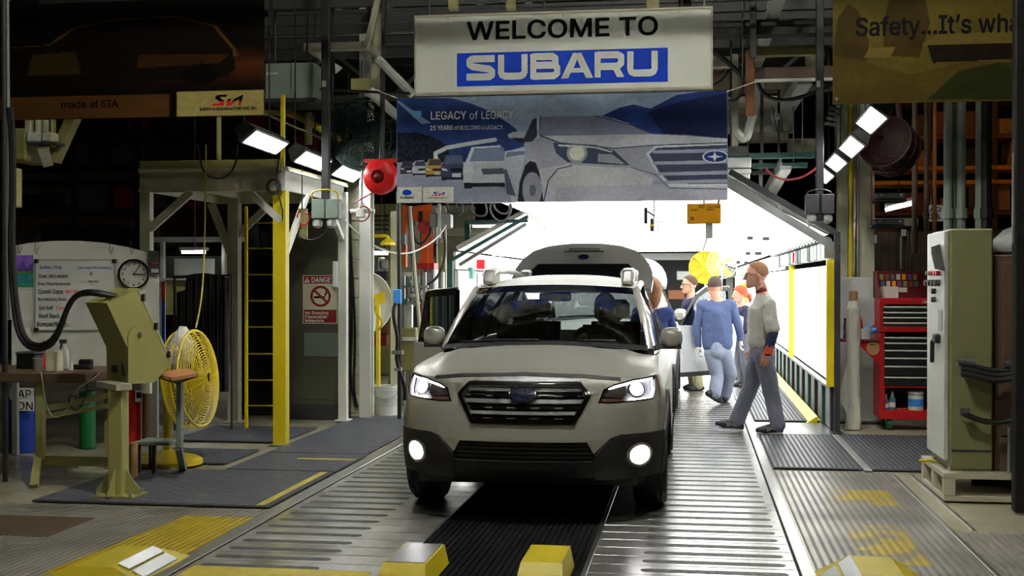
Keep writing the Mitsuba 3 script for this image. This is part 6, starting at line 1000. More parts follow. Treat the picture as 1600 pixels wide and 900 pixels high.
# columns, pipes and fixtures behind on the right
struct('column_2', ibeam([plan(1352, 15.2), 15.2, 0], [plan(1352, 15.2), 15.2, 7], .19, .15, .02, (0, 1, 0)), 'm_cream'); struct('column_3', box([plan(1309, 16.5), 16.5, 0], [plan(1325, 16.5), 16.7, 7], .01), 'm_cream')
for nm, u, Y, r, m, z1, lb in (('yellow_pipe', 1330, 16, .035, 'yellow', 6, 'yellow pipe rising between the two cream columns'), ('conduit', 1336, 15.0, .018, 'steel', 6, 'silver conduit at the left of the wide cream column'), ('conduit', 1340.5, 15.0, .014, 'galv', 6, 'thin grey conduit touching the wide cream column')): t = thing(nm, lb, 'pipe'); part(t, 'pipe', tube([[plan(u, Y), Y, .02], [plan(u, Y), Y, z1]], r, 8), 'm_' + m); part(t, 'clip', box([plan(u, Y) - r * 1.3, Y - .02, 2.3], [plan(u, Y) + r * 1.3, Y + .02, 2.34]), 'm_galv')
for i, (u, r, m, v1) in enumerate(((1429, .03, 'brown', 395), (1447, .026, 'brown', 360), (1460, .022, 'wood', 360), (1481, .036, 'grey_green', 420), (1492, .02, 'charcoal', 420), (1501, .04, 'grey_green', 420), (1530, .032, 'grey_green', 420), (1539, .05, 'black', 420))):
    Y = 14.0 if i < 3 else 10.6
    t = thing('riser_pipe', ['leftmost rusty riser pipe behind the tool chest', 'second rusty riser pipe behind the tool chest', 'tan riser pipe just left of the white location sign', 'grey green riser pipe left of the thin dark one above the electrical cabinet', 'thin dark riser pipe above the electrical cabinet', 'thick grey green riser pipe right of the thin dark one above the electrical cabinet', 'grey green riser pipe next to the thick black one', 'thick black riser pipe above the electrical cabinet'][i], 'pipe')
    zl = P(u, v1, Y)[2] if i < 3 else 2.0; part(t, 'pipe', tube([[plan(u, Y), Y, zl], [plan(u, Y), Y, 5]], r, 10), 'm_' + m); part(t, 'coupling', cyl([plan(u, Y), Y, zl + .12], [plan(u, Y), Y, zl + .2], r * 1.35, 10), 'm_' + m)
t = thing('location_sign', 'white hanging sign with dark letters left of the electrical cabinet top', 'sign'); Y = 16.5; part(t, 'board', px_box(1450, 320, 1492, 346, Y, .01), 'm_paper'); 
for s, v in (('AG 14', 331), ('136 L', 342)): part(t, 'lettering', text(s, at(1452, v, Y), EX, EZ, 7 * pxm(Y), .002, True, width=36 * pxm(Y)), 'm_blue', smooth=False)
part(t, 'hanger', [tube([P(u, 320, Y + .01), [P(u, 320, Y)[0], Y + .01, 11]], .006, 4) for u in (1455, 1488)], 'm_dark_steel')
wd_ = thing('equipment_rack', 'brown equipment rack far behind the tool chest', 'rack'); Y = 17.5
for u in np.arange(1366, 1600, 12): part(wd_, 'board', box([plan(u, Y), Y + .02 * (int(u) % 3), 0], [plan(u + 11, Y), Y + .06, P(1400, 362, Y)[2] - .1 * (int(u) % 2)]), 'm_brown' if int(u) % 3 else 'm_rust')
part(wd_, 'top_beam', px_box(1362, 341, 1435, 353, Y - .1, .1), 'm_beige'); part(wd_, 'white_card', px_box(1408, 358, 1416, 369, Y - .12, .01), 'm_paper'); part(wd_, 'white_card', px_box(1363, 367, 1370, 380, Y - .12, .01), 'm_paper')
for i, (u0, u1, v0, v1) in enumerate(((1368, 1415, 301, 315), (1366, 1413, 342, 356))):
    Y = 14.6; t = thing('control_box', ['grey fixture box under the round dark fan', 'grey fixture box below the tilted bright lamp'][i], 'fixture'); part(t, 'body', px_box(u0, v0, u1, v1 - 4, Y, .2, .01), 'm_charcoal'); part(t, 'tray', px_box(u0 - 4, v1 - 4, u1 + 2, v1, Y - .05, .3, .005), 'm_black'); part(t, 'latch', [px_box(u, v0 + 2, u + 3, v0 + 5, Y - .015, .02) for u in (u0 + 8, u1 - 8)], 'm_galv'); part(t, 'arm', tube([P(u0 + 2, v1 - 2, Y + .1), P(u0 - 6, v1 - 2, Y + .3), [plan(1361, 15.2), 15.2, P(u0, v1, Y + .3)[2]]], .015, 6), 'm_galv')
tl_ = thing('fluorescent_lamp', 'tilted bright strip lamp between the two grey fixture boxes', 'lamp'); c0, c1 = P(1384, 328, 16.5), P(1426, 318, 16.5); part(tl_, 'tube', beam(c0, c1, .12, .05), 'm_plastic_white', **lamp([5, 5.4, 5])); part(tl_, 'reflector', beam(c0 + [0, .02, .06], c1 + [0, .02, .06], .2, .04), 'm_white_paint'); part(tl_, 'hanger', tube([(c0 + c1) / 2 + [0, 0, .06], [(c0[0] + c1[0]) / 2, (c0[1] + c1[1]) / 2, 11]], .008, 4), 'm_dark_steel')
cd = thing('rod_cluster', 'rods and white tools hanging right of the wide cream column', 'rods'); 
for u, v0, v1, m in ((1419, 360, 395, 'dark_steel'), (1424, 355, 430, 'black'), (1408, 370, 420, 'galv'), (1361, 270, 355, 'dark_red')): part(cd, 'rod', tube([P(u, v0, 14.7), P(u, v1, 14.7)], .012, 6), 'm_' + m)
part(cd, 'pull_chain', tube([P(1339, 262, 14.7), P(1337, 380, 14.7)], .010, 5), 'm_dark_red')
# sodium lit storage racks far on the right and left, with the sodium lamps that light them
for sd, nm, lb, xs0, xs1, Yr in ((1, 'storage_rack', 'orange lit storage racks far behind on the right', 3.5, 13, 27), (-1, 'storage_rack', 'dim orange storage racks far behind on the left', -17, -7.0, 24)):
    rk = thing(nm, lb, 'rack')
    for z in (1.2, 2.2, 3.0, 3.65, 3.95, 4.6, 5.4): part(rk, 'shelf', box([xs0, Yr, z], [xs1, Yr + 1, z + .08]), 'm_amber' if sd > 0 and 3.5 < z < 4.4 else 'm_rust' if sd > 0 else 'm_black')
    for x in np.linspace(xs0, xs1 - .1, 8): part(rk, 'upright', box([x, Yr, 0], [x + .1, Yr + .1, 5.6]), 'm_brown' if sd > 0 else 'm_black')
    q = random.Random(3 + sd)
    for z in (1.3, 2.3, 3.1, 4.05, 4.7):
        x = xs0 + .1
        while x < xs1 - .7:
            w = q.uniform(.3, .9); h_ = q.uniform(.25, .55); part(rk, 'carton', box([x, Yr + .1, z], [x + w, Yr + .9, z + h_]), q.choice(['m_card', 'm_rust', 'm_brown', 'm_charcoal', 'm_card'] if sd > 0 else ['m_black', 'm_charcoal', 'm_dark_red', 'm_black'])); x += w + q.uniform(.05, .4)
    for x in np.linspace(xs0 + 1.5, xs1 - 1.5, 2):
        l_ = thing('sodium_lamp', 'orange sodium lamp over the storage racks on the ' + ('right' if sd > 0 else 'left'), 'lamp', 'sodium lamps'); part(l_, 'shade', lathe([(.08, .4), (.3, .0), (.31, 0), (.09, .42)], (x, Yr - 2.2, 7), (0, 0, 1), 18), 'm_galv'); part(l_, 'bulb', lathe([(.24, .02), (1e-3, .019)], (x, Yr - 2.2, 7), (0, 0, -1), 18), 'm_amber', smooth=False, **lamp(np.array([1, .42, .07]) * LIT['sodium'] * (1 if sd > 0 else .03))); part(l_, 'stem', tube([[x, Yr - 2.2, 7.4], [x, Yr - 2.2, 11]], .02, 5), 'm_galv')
# ---------------------------------------------------------------- overhead: lamps in two rows, pendants, fans, beams and pipes
def row_lamp(c, side, label, group, L=0.85):
    """a hooded fixture along the line, its luminous face tilted towards the conveyor; side -1: left row"""
    t = thing('row_lamp', label, 'lamp', group); c = np.asarray(c, float); w = np.array([.78 * -side, 0, .62]); n = np.array([.62 * -side, 0, -.78]); e = np.array([0, 1, -.02]); hw = .075
    q = [c + w * a * hw + e * b * L / 2 for a, b in ((-1, -1), (1, -1), (1, 1), (-1, 1))]
    f = trimesh.Trimesh(np.array(q), [[0, 1, 2], [0, 2, 3]], process=False)
    if f.face_normals[0] @ n < 0: f.faces = f.faces[:, ::-1]
    part(t, 'lens', f, 'm_plastic_white', 'glowing lens', smooth=False, **lamp(np.array([1, 1.03, 1.02]) * LIT['row']))
    o = [c + w * a * (hw + .02) + e * b * (L / 2 + .03) - n * .012 for a, b in ((-1, -1), (1, -1), (1, 1), (-1, 1))]; part(t, 'housing', hull(np.vstack([o, [x - n * .12 + (c - x) * .45 * np.array([1, .1, 1]) for x in o]])), 'm_charcoal', 'dark housing', smooth=False)
    for b in (-1, 1):
        p_ = c + e * b * (L / 2 - .1) - n * .13; part(t, 'hanger', tube([p_, [p_[0], p_[1], 4.4]], .008, 5), 'm_dark_steel')
    for a, b in (((-1, -1), (1, -1)), ((1, 1), (-1, 1)), ((-1, -1), (-1, 1)), ((1, -1), (1, 1))): part(t, 'frame', beam(c + w * a[0] * (hw + .008) + e * a[1] * (L / 2 + .01) + n * .004, c + w * b[0] * (hw + .008) + e * b[1] * (L / 2 + .01) + n * .004, .018, .018), 'm_galv')
for (u, v, Y), lb in zip(((415, 222, 10.7), (489, 251, 12.1), (543, 271, 13.5)), ('left row lamp nearest the dark banner', 'left row lamp behind the black pendant pole', 'left row lamp next to the red bell')): row_lamp(P(u, v, Y), -1, 'hooded bright lamp, ' + lb, 'lamps in the left row')
for (u, v, Y), lb in zip(((1362, 187, 10.6), (1331, 229, 12.2), (1307, 254, 13.7), (1289, 274, 15.1)), ('nearest the tan banner', 'second from the tan banner', 'third from the tan banner', 'farthest from the tan banner')): row_lamp(P(u, v, Y), 1, 'hooded bright lamp in the right row, ' + lb, 'lamps in the right row', .9)
for i, (u, v0, ub, Y) in enumerate(((508, 95, (486, 508), 11.2), (1281, 110, (1259, 1283), 12.2))):
    t = thing('pendant_light', ['black pendant pole with two grey lamp boxes left of the long banner', 'black pendant pole with two grey lamp boxes at the right of the tunnel mouth'][i], 'pendant'); zt_ = P(u, v0, Y)[2] 
    part(t, 'pole', box([plan(u - 6, Y), Y, P(u, 345, Y)[2]], [plan(u + 6, Y), Y + .06, zt_ + 1.2], .005), 'm_black')
    for u0 in ub:
        k_ = part(t, 'lamp_box', px_box(u0, 311 if i == 0 else 303, u0 + 21, 342 if i == 0 else 334, Y - .03, .12, .008), 'm_grey_green' if i == 0 else 'm_charcoal', 'grey lamp box'); c = P(u0 + 10, 343 if i == 0 else 336, Y + .03); part(k_, 'globe', lathe([(.04, .0), (.05, -.02), (.045, -.06), (.02, -.08), (1e-3, -.085)], c, (0, 0, 1), 16), 'm_panel_grey', 'clear globe')
    part(t, 'handle_loop', tube([P(u - 20, 312, Y), P(u - 18, 300, Y), P(u - 8, 297, Y), P(u + 10, 297, Y), P(u + 18, 301, Y), P(u + 19, 312, Y)], .008, 6, 20), 'm_yellow_worn' if i == 0 else 'm_dark_steel'); part(t, 'switch', px_box(u - 5, 126, u + 1, 136, Y - .02, .03), 'm_galv')
# the two big round fans, the red bell
def hang_fan(u, v, r, Y, ax, label, m, mback):
    c = P(u, v, Y); R = r * Y / FPX; a1, b1, d1 = frame_of(ax); t = thing('ceiling_fan', label, 'fan')
    cir = lambda rr, h: [c + d1 * h + rr * (math.cos(x) * a1 + math.sin(x) * b1) for x in np.linspace(0, 2 * np.pi, 37)]
    part(t, 'cage', [tube(cir(R, h), .012, 6) for h in (-.12, .0, .12)] + [tube(cir(R * k_, .12 + .10 * (1 - k_ ** 2)), .005, 4) for k_ in np.linspace(.15, .95, 14)] + [tube(cir(R * k_, -.12 - .10 * (1 - k_ ** 2)), .005, 4) for k_ in np.linspace(.3, .95, 9)], m)
    part(t, 'spoke', [tube([c + d1 * s * (.12 + .10 * (1 - k_ ** 2)) + R * k_ * (math.cos(x) * a1 + math.sin(x) * b1) for k_ in (.1, .5, .8, 1.0)] + [c + R * (math.cos(x) * a1 + math.sin(x) * b1)], .005, 4) for x in np.linspace(0, 2 * np.pi, 21)[:-1] for s in (-1, 1)], m, kind='stuff')
    part(t, 'motor', lathe([(1e-3, .14), (R * .28, .1), (R * .3, -.2), (R * .2, -.34), (1e-3, -.36)], c, d1, 20), mback)
    for x in np.arange(3) * 2.1 + .4: e = math.cos(x) * a1 + math.sin(x) * b1; f = np.cross(d1, e); q = np.array([c + e * s * R + f * w * R + d1 * (.25 * w) for s, w in ((.2, -.1), (.2, .1), (.88, .38), (.94, -.2))]); part(t, 'blade', hull(np.vstack([q, q + d1 * .008])), mback)
    part(t, 'bracket', [tube([c - d1 * .25, c - d1 * .3 + [0, .1, .3], [c[0], c[1] + .2, 4.6]], .03, 8)], m); return t
mat('fan_green', (26, 40, 36), 0.7, 0.0, 0.1); mat('fan_red', (46, 12, 14), 0.6)
hang_fan(566, 209, 55, 12.4, (-.35, -.9, -.25), 'large dark green caged fan hanging left of the long banner', 'm_fan_green', 'm_fan_green')
rf = hang_fan(1391, 229, 40, 12.6, (-.5, -.8, .3), 'round dark red fan hanging under the tan banner', 'm_fan_red', 'm_fan_red'); c = P(1391, 229, 12.6); part(rf, 'back_shell', lathe([(.26, -.13), (.255, .1), (.2, .16), (1e-3, .18)], c, (-.5, -.8, .3), 30), 'm_fan_red'); part(rf, 'horn', hull([P(u, v, 12.5) for u, v in ((1362, 262), (1378, 255), (1372, 266), (1360, 268))] + [P(u, v, 12.6) for u, v in ((1362, 262), (1378, 255), (1372, 266))]), 'm_dark_red')
bl_ = thing('alarm_bell', 'bright red round bell under the dark green fan', 'bell'); c = P(593, 276, 11.9); part(bl_, 'gong', lathe([(.175, -.06), (.18, -.02), (.165, .02), (.12, .05), (.07, .06), (.06, .02), (1e-3, .02)], c, (-.1, -1, -.05), 36), 'm_red_bright'); part(bl_, 'centre', lathe([(.06, .02), (.03, .07), (1e-3, .08)], c, (-.1, -1, -.05), 20), 'm_dark_red'); part(bl_, 'bracket', px_box(568, 248, 620, 254, 11.95, .05), 'm_red'); part(bl_, 'mount', tube([c + [0, .06, 0], c + [0, .1, .3], [c[0], c[1] + .2, 4.5]], .025, 7), 'm_dark_steel')
t = thing('hanging_valve', 'pale valve with thin red hoses below the red bell', 'valve'); c = P(565, 333, 12.6); part(t, 'body', [box(c - .05, c + .05, .01), cyl(c + [-.12, 0, .02], c + [.14, 0, .02], .025, 10), cyl(c + [0, 0, .05], c + [0, 0, .10], .03, 10)], 'm_panel_grey'); part(t, 'hose', tube([P(u, v, 12.5) for u, v in ((553, 318), (566, 310), (581, 302), (590, 297))], .008, 6, 16), 'm_maroon'); part(t, 'hose', tube([P(u, v, 12.5) for u, v in ((562, 325), (574, 325), (577, 336), (572, 343), (560, 345))], .008, 6, 20), 'm_maroon'); part(t, 'pipe', tube([c, c + [0, .05, 1.6]], .012, 6), 'm_galv')
t = thing('red_hook_cable', 'red cable loop hanging beside the yellow post', 'cable'); part(t, 'cable', tube([P(u, v, 12) for u, v in ((470, 330), (466, 345), (474, 352), (482, 344), (476, 332))], .008, 5, 24), 'm_red'); part(t, 'black_cable', tube([P(u, v, 12) for u, v in ((462, 362), (478, 374), (498, 372), (514, 356), (526, 335))], .010, 5, 24), 'm_black'); part(t, 'tag', px_box(466, 326, 480, 372, 12.05, .02), 'm_olive'); part(t, 'stay', tube([P(472, 328, 12), P(472, 230, 12)], .006, 4), 'm_dark_steel')
t = thing('black_coil', 'coil of black cable on the corner of the platform beam', 'cable'); c = P(428, 292, 11.48); part(t, 'coil', [tube([c + np.array([.062 * math.cos(x) + dx, -.01 * i, .068 * math.sin(x)]) for x in np.linspace(0, 2 * np.pi, 25)], .008, 5) for i, dx in enumerate((0, .008, -.006, .004))], 'm_black'); part(t, 'tail', tube([P(436, 215, 11.46), P(434, 260, 11.46), P(432, 285, 11.46), P(437, 310, 11.46), P(441, 345, 11.45)], .006, 5, 24), 'm_black')
t = thing('black_cable', 'black cable sagging over the platform front beam', 'cable'); part(t, 'cable', tube([P(u, v, 11.4) for u, v in ((308, 226), (313, 250), (322, 272), (342, 279), (360, 270), (369, 250), (371, 228))], .009, 6, 40), 'm_black')
# boxes and frames at the upper left
t = thing('duct_box', 'grey green box with a pale label above the left row of lamps', 'box'); part(t, 'body', px_box(414, 98, 490, 155, 12.0, .5, .01), 'm_grey_green'); part(t, 'lid_edge', px_box(412, 153, 494, 160, 11.96, .56, .005), 'm_charcoal'); part(t, 'label', px_box(416, 113, 434, 117, 11.99, .02), 'm_panel_grey'); part(t, 'hanger', [tube([P(u, 98, 12.1), [P(u, 98, 12.1)[0], 12.1, 4.6]], .01, 5) for u in (425, 480)], 'm_dark_steel')
sf = thing('hanger_frame', 'cream angle steel frame left of the white hanging sign', 'frame'); Y = 12.1
part(sf, 'beam', px_box(474, 66, 574, 78, Y, .1, .004), 'm_cream'); part(sf, 'post', px_box(580, -60, 598, 140, Y + .2, .1, .004), 'm_cream'); part(sf, 'brace', beam(P(572, 72, Y + .05), P(597, 90, Y + .2), .06, .07), 'm_cream'); part(sf, 'thin_post', beam(P(573, 70, Y), P(594, -15, Y), .05, .05, (0, 1, 0)), 'm_cream'); part(sf, 'corner_plate', hull([P(u, v, Y + d) for d in (0, .02) for u, v in ((476, 78), (500, 90), (512, 102), (516, 84), (490, 78))]), 'm_beige'); part(sf, 'lower_plate', px_box(548, 122, 598, 140, Y + .3, .1, .004), 'm_olive'); part(sf, 'white_flag', hull([P(u, v, Y - .05 + d) for d in (0, .01) for u, v in ((523, 98), (536, 106), (524, 116))]), 'm_plastic_white')
pr2 = thing('pipe_run', 'yellow and silver pipes running over the left row of lamps', 'pipes'); part(pr2, 'yellow_pipe', tube([P(440, 176, 12.4), P(452, 178, 12.4), P(505, 204, 12.6), P(535, 220, 12.8)], .035, 8, 20), 'm_yellow_worn'); part(pr2, 'yellow_pipe', tube([P(410, 176, 12.4), P(452, 177, 12.4)], .03, 8), 'm_yellow_worn'); part(pr2, 'silver_conduit', tube([P(410, 176, 11.7), P(450, 194, 11.7), P(503, 216, 11.7)], .012, 6), 'm_steel'); part(pr2, 'grey_pipe', tube([P(590, 92, 12), P(645, 148, 12)], .045, 8), 'm_panel_grey'); part(pr2, 'grey_pipe', tube([P(576, 142, 12), P(622, 182, 12.2)], .05, 8), 'm_panel_grey'); part(pr2, 'dark_pipe', tube([P(500, 140, 11.8), P(560, 143, 11.8), P(640, 146, 11.8)], .014, 6), 'm_dark_steel'); part(pr2, 'valve', [cyl(P(482, 176, 12.4), P(482, 226, 12.4), .04, 10), cyl(P(474, 186, 12.4), P(490, 186, 12.4), .03, 8)], 'm_olive'); part(pr2, 'stay', [tube([P(u, 178, 12.4), [P(u, 178, 12.4)[0], 12.4, 4.6]], .01, 4) for u in (430, 520)], 'm_dark_steel')
dl = thing('duct_cluster', 'olive ducts and nozzles hanging under the dark banner at the left', 'ducts'); Y = 11.8
part(dl, 'duct', px_box(10, 200, 40, 252, Y, .5, .02), 'm_olive'); part(dl, 'nozzle', [hull([P(u, v, Y + d) for d in (0, .12) for u, v in q]) for q in (((58, 232), (76, 232), (84, 258), (68, 262)),)], 'm_cream')
for u0, u1, v0, v1 in ((38, 48, 150, 208), (54, 62, 150, 212), (66, 74, 150, 206), (78, 82, 150, 230)): part(dl, 'drop', px_box(u0, v0, u1, v1, Y, .08, .01), 'm_cream' if u0 < 70 else 'm_olive')
part(dl, 'coupling', [px_box(40, 206, 62, 223, Y - .03, .14, .02)], 'm_panel_grey'); part(dl, 'coupling', px_box(64, 206, 82, 222, Y - .03, .14, .02), 'm_cream'); part(dl, 'tray', px_box(44, 222, 86, 226, Y - .05, .2), 'm_charcoal'); part(dl, 'diagonal', beam(P(118, 178, Y + .2), P(84, 252, Y + .2), .10, .14, (0, 1, 0)), 'm_olive'); part(dl, 'riser', tube([[plan(60, Y), Y + .1, P(60, 150, Y)[2]], [plan(60, Y), Y + .1, 4.6]], .03, 6), 'm_dark_steel')
# upper steel: roof beams, pipes and open light troughs above and to the right of the signs
os_ = thing('overhead_steel', 'tangle of roof beams, pipes and hangers above and right of the hanging sign', 'steelwork')
def ob(u0, v0, u1, v1, Y, d, m, nm='beam'): return part(os_, nm, px_box(u0, v0, u1, v1, Y, d, .004), 'm_' + m)
ob(1113, 30, 1305, 54, 13.0, .2, 'black'); ob(420, 4, 1320, 10, 12.6, .06, 'charcoal'); ob(1173, 71, 1280, 86, 13.4, .12, 'olive'); ob(1172, 104, 1306, 122, 13.2, .12, 'brown'); ob(1177, 122, 1305, 127, 13.18, .04, 'panel_grey'); ob(1165, 78, 1179, 180, 13.0, .08, 'rust', 'slotted_plate')
ob(1172, 0, 1182, 90, 12.8, .08, 'black', 'drop'); ob(1159, -5, 1161.5, 140, 12.9, .03, 'dark_steel', 'pipe'); ob(1142, 84, 1154, 240, 14.5, .12, 'cream', 'column'); ob(1113, 88, 1148, 107, 15, .1, 'cream'); ob(1115, 150, 1240, 172, 17, .3, 'cream'); ob(1115, 172, 1240, 207, 17.5, .2, 'panel_grey'); ob(1150, 205, 1232, 220, 16.8, .3, 'beige'); ob(1137, 238, 1274, 247, 15.0, .12, 'dark_green'); ob(1175, 254, 1262, 262, 15.4, .1, 'dark_green'); ob(1175, 266, 1236, 272, 15.6, .1, 'charcoal')
ob(1115, 108, 1250, 140, 20, .3, 'beige'); ob(1232, 216, 1275, 240, 18, .3, 'cream'); ob(1188, 145, 1193, 240, 14.6, .05, 'charcoal', 'drop'); ob(1215, 140, 1219, 240, 14.6, .05, 'charcoal', 'drop'); ob(1253, 140, 1255, 236, 14.8, .02, 'galv', 'rod'); ob(1239, 166, 1241, 252, 14.8, .02, 'galv', 'rod'); ob(1186, 250, 1192, 300, 16, .06, 'panel_grey', 'slotted_bar'); ob(1215, 54, 1276, 71, 16, .3, 'grey_green', 'duct')
for pts, r, m in ((((1182, 118), (1186, 134), (1300, 131)), .022, 'dark_steel'), (((1112, 78), (1140, 100), (1166, 126)), .028, 'dark_steel'), (((1137, 158), (1152, 154), (1160, 140), (1162, 60)), .018, 'dark_steel'), (((1150, 205), (1164, 215), (1172, 195), (1178, 178)), .05, 'panel_grey'), (((1196, 262), (1215, 278), (1240, 280), (1275, 262)), .012, 'maroon'), (((1113, 122), (1125, 115), (1132, 108)), .01, 'maroon'), (((1116, 132), (1130, 122), (1139, 108)), .012, 'black')):
    part(os_, 'pipe', tube([P(u, v, 13.6) for u, v in pts], r, 7, 20), 'm_' + m)
for u0, v0, u1, v1, Y, w, m in ((1220, -6, 1194, 70, 12.4, .10, 'plastic_white'), (1192, -6, 1184, 22, 13.8, .08, 'plastic_white'), (1189, 88, 1182, 104, 14, .10, 'panel_grey'), (1280, 84, 1268, 100, 13.6, .12, 'cream'), (1258, 128, 1222, 185, 14.2, .16, 'plastic_white'), (1240, 130, 1226, 160, 15.0, .12, 'beige'), (1186, 130, 1176, 178, 14.4, .12, 'plastic_white'), (1154, 0, 1148, 70, 15, .10, 'panel_grey'), (1228, 262, 1196, 318, 15.2, .13, 'plastic_white'), (1214, 180, 1220, 205, 14.4, .06, 'galv')):
    a_, b_ = P(u0, v0, Y), P(u1, v1, Y + 1.6); part(os_, 'light_trough', [beam(a_, b_, w, .05), beam(a_ + [-.06, 0, .05], b_ + [-.06, 0, .05], .03, .12)], 'm_' + m)
for i in range(7): ob(1156, 14 + 14 * i, 1168, 17 + 14 * i, 13.8, .05, 'galv', 'cable_tray_rung')
for i in range(6): part(os_, 'louvre', beam(P(1288 + 3 * i, 192 - 8 * i, 13.9), P(1306 + 3 * i, 196 - 8 * i, 13.9), .04, .03), 'm_charcoal')
for u in (700, 790, 1010): ob(u, -8, u + 14 + (u == 1010) * 6, 14, 11.9, .1, 'olive', 'drop')
for v, Y in ((20, 17), (58, 19), (92, 21)): ob(580, v, 650, v + 9, Y, .2, 'charcoal'); 
for u0, v0, u1, v1 in ((598, 2, 612, 14), (618, 0, 640, 8), (632, 30, 644, 40), (606, 22, 620, 30)): part(os_, 'light_trough', beam(P(u0, v0, 18), P(u1, v1, 19), .12, .04), 'm_plastic_white')
ob(410, 36, 600, 40, 13.5, .06, 'charcoal'); ob(1060, -6, 1080, 12, 12.4, .1, 'dark_steel', 'drop')
t = thing('white_cabinet_stack', 'stack of white boxes right of the long banner above the yellow printed box', 'boxes'); 
for v0, v1, u1 in ((246, 262, 1174), (264, 271, 1174), (272, 280, 1172), (282, 292, 1168)): part(t, 'box', px_box(1137, v0, u1, v1, 14.0, .5, .01), 'm_plastic_white')
part(t, 'hanger', [tube([P(u, 246, 14.1), [P(u, 246, 14.1)[0], 14.1, 4.6]], .012, 5) for u in (1142, 1168)], 'm_dark_steel')
t = thing('steel_truss', 'grey roof truss crossing high behind the signs', 'truss'); Y = 15
for z in (4.7, 5.5): part(t, 'chord', box([-16, Y, z], [14, Y + .12, z + .12]), 'm_galv')
for i, x in enumerate(np.arange(-15.8, 13.5, .9)): part(t, 'web', beam([x, Y + .06, 4.75 if i % 2 else 5.55], [x + .9, Y + .06, 5.55 if i % 2 else 4.75], .06, .06), 'm_galv')
t = thing('steel_truss', 'farther grey roof truss crossing behind the first one', 'truss'); Y = 22
for z in (4.9, 5.8): part(t, 'chord', box([-20, Y, z], [18, Y + .12, z + .12]), 'm_galv')
for i, x in enumerate(np.arange(-19.8, 17.5, 1.1)): part(t, 'web', beam([x, Y + .06, 4.95 if i % 2 else 5.85], [x + 1.1, Y + .06, 5.85 if i % 2 else 4.95], .06, .06), 'm_galv')
t = thing('support_grid', 'dark support grid over the line from which banners and lamps hang', 'steelwork')
for y_ in (9.2, 10.03, 11.1, 12.2, 13.0, 13.5, 14.2, 15.0): part(t, 'beam', box([-10.6, y_, 4.4], [7, y_ + .08, 4.5]), 'm_charcoal')
for x in (-10.5, 6.5): part(t, 'girder', box([x, 8.8, 4.5], [x + .15, 15.4, 4.7]), 'm_charcoal'); part(t, 'column', box([x, 15.2, 0], [x + .15, 15.35, 4.5]), 'm_charcoal')
# ---------------------------------------------------------------- people
mat('skin', (206, 150, 122), 0.5, specular=0.4) if False else mat('skin', (216, 160, 134), 0.5); mat('hair_brown', (84, 58, 38), 0.7); mat('hair_light', (150, 100, 62), 0.6); mat('hair_red', (176, 74, 36), 0.6); mat('hair_short', (166, 118, 90), 0.8); mat('hair_dark', (74, 58, 50), 0.75)
def cloth(k, c, s=40.0, amp=.25):
    c = mi.Color3f(*rgb(*c)); 
    return mat(k, mikit.proc(lambda p, n, uv: c * (1 - amp * .5 + amp * mikit.fbm(p.x * s, p.y * s, p.z * s))), 0.85)
cloth('shirt_grey', (206, 203, 192)); cloth('navy', (44, 52, 84)); cloth('sweat_blue', (78, 92, 130), 60); cloth('jeans', (112, 114, 130), 50); cloth('jeans_light', (136, 144, 166), 50); cloth('khaki', (150, 146, 112)); cloth('jacket', (46, 46, 76)); cloth('work_blue', (44, 60, 120)); mat('glove', (206, 204, 190), 0.8); mat('shoe', (28, 28, 32), 0.5); mat('lip', (170, 96, 84), 0.5); mat('orange_cloth', (226, 92, 52), 0.8)
def hl(*cr): return m3.Manifold.batch_hull([sph(c, r) for c, r in cr])
def fuse(parts, L=.02, it=8):
    m = m3.Manifold.batch_boolean(parts, m3.OpType.Add).refine_to_length(L).to_mesh(); t = trimesh.Trimesh(m.vert_properties[:, :3], m.tri_verts, process=True)
    trimesh.smoothing.filter_taubin(t, iterations=it); return t
def chain(pts, rs): return [hl((a, ra), (b, rb)) for a, b, ra, rb in zip(pts[:-1], pts[1:], rs[:-1], rs[1:])]
def unit(v): v = np.asarray(v, float); return v / np.linalg.norm(v)
def hand(w, d, side, r=1.0, curl=.5, thumb=None):
    """hand from the wrist w along d; side: the direction across the palm; five fingers"""
    d, s = unit(d), unit(side); s = unit(s - d * (s @ d)); n = np.cross(d, s); k = r; out = [hl((w, .028 * k), (w + d * .035 * k + s * .022 * k, .021 * k), (w + d * .035 * k - s * .022 * k, .021 * k), (w + d * .085 * k + s * .03 * k, .013 * k), (w + d * .085 * k - s * .03 * k, .013 * k))]
    for i, l in enumerate((.066, .078, .073, .056)):
        b = w + d * .085 * k + s * (.031 - .0205 * i) * k; e = unit(d + n * curl * .6); f = unit(d * (1 - curl * .5) + n * curl * 1.3); g_ = unit(d * (.6 - curl * .9) + n * curl * 1.5); a = l * k
        out += chain([b, b + e * a * .45, b + e * a * .45 + f * a * .32, b + e * a * .45 + f * a * .32 + g_ * a * .25], [.0105 * k, .0095 * k, .0085 * k, .0075 * k])
    t0 = w + d * .025 * k + s * .03 * k; e = unit(d * .8 + s * .6 + n * .45); out += chain([t0, t0 + e * .04 * k, t0 + e * .04 * k + unit(d + n * .5) * .032 * k], [.016 * k, .0115 * k, .009 * k]); return out
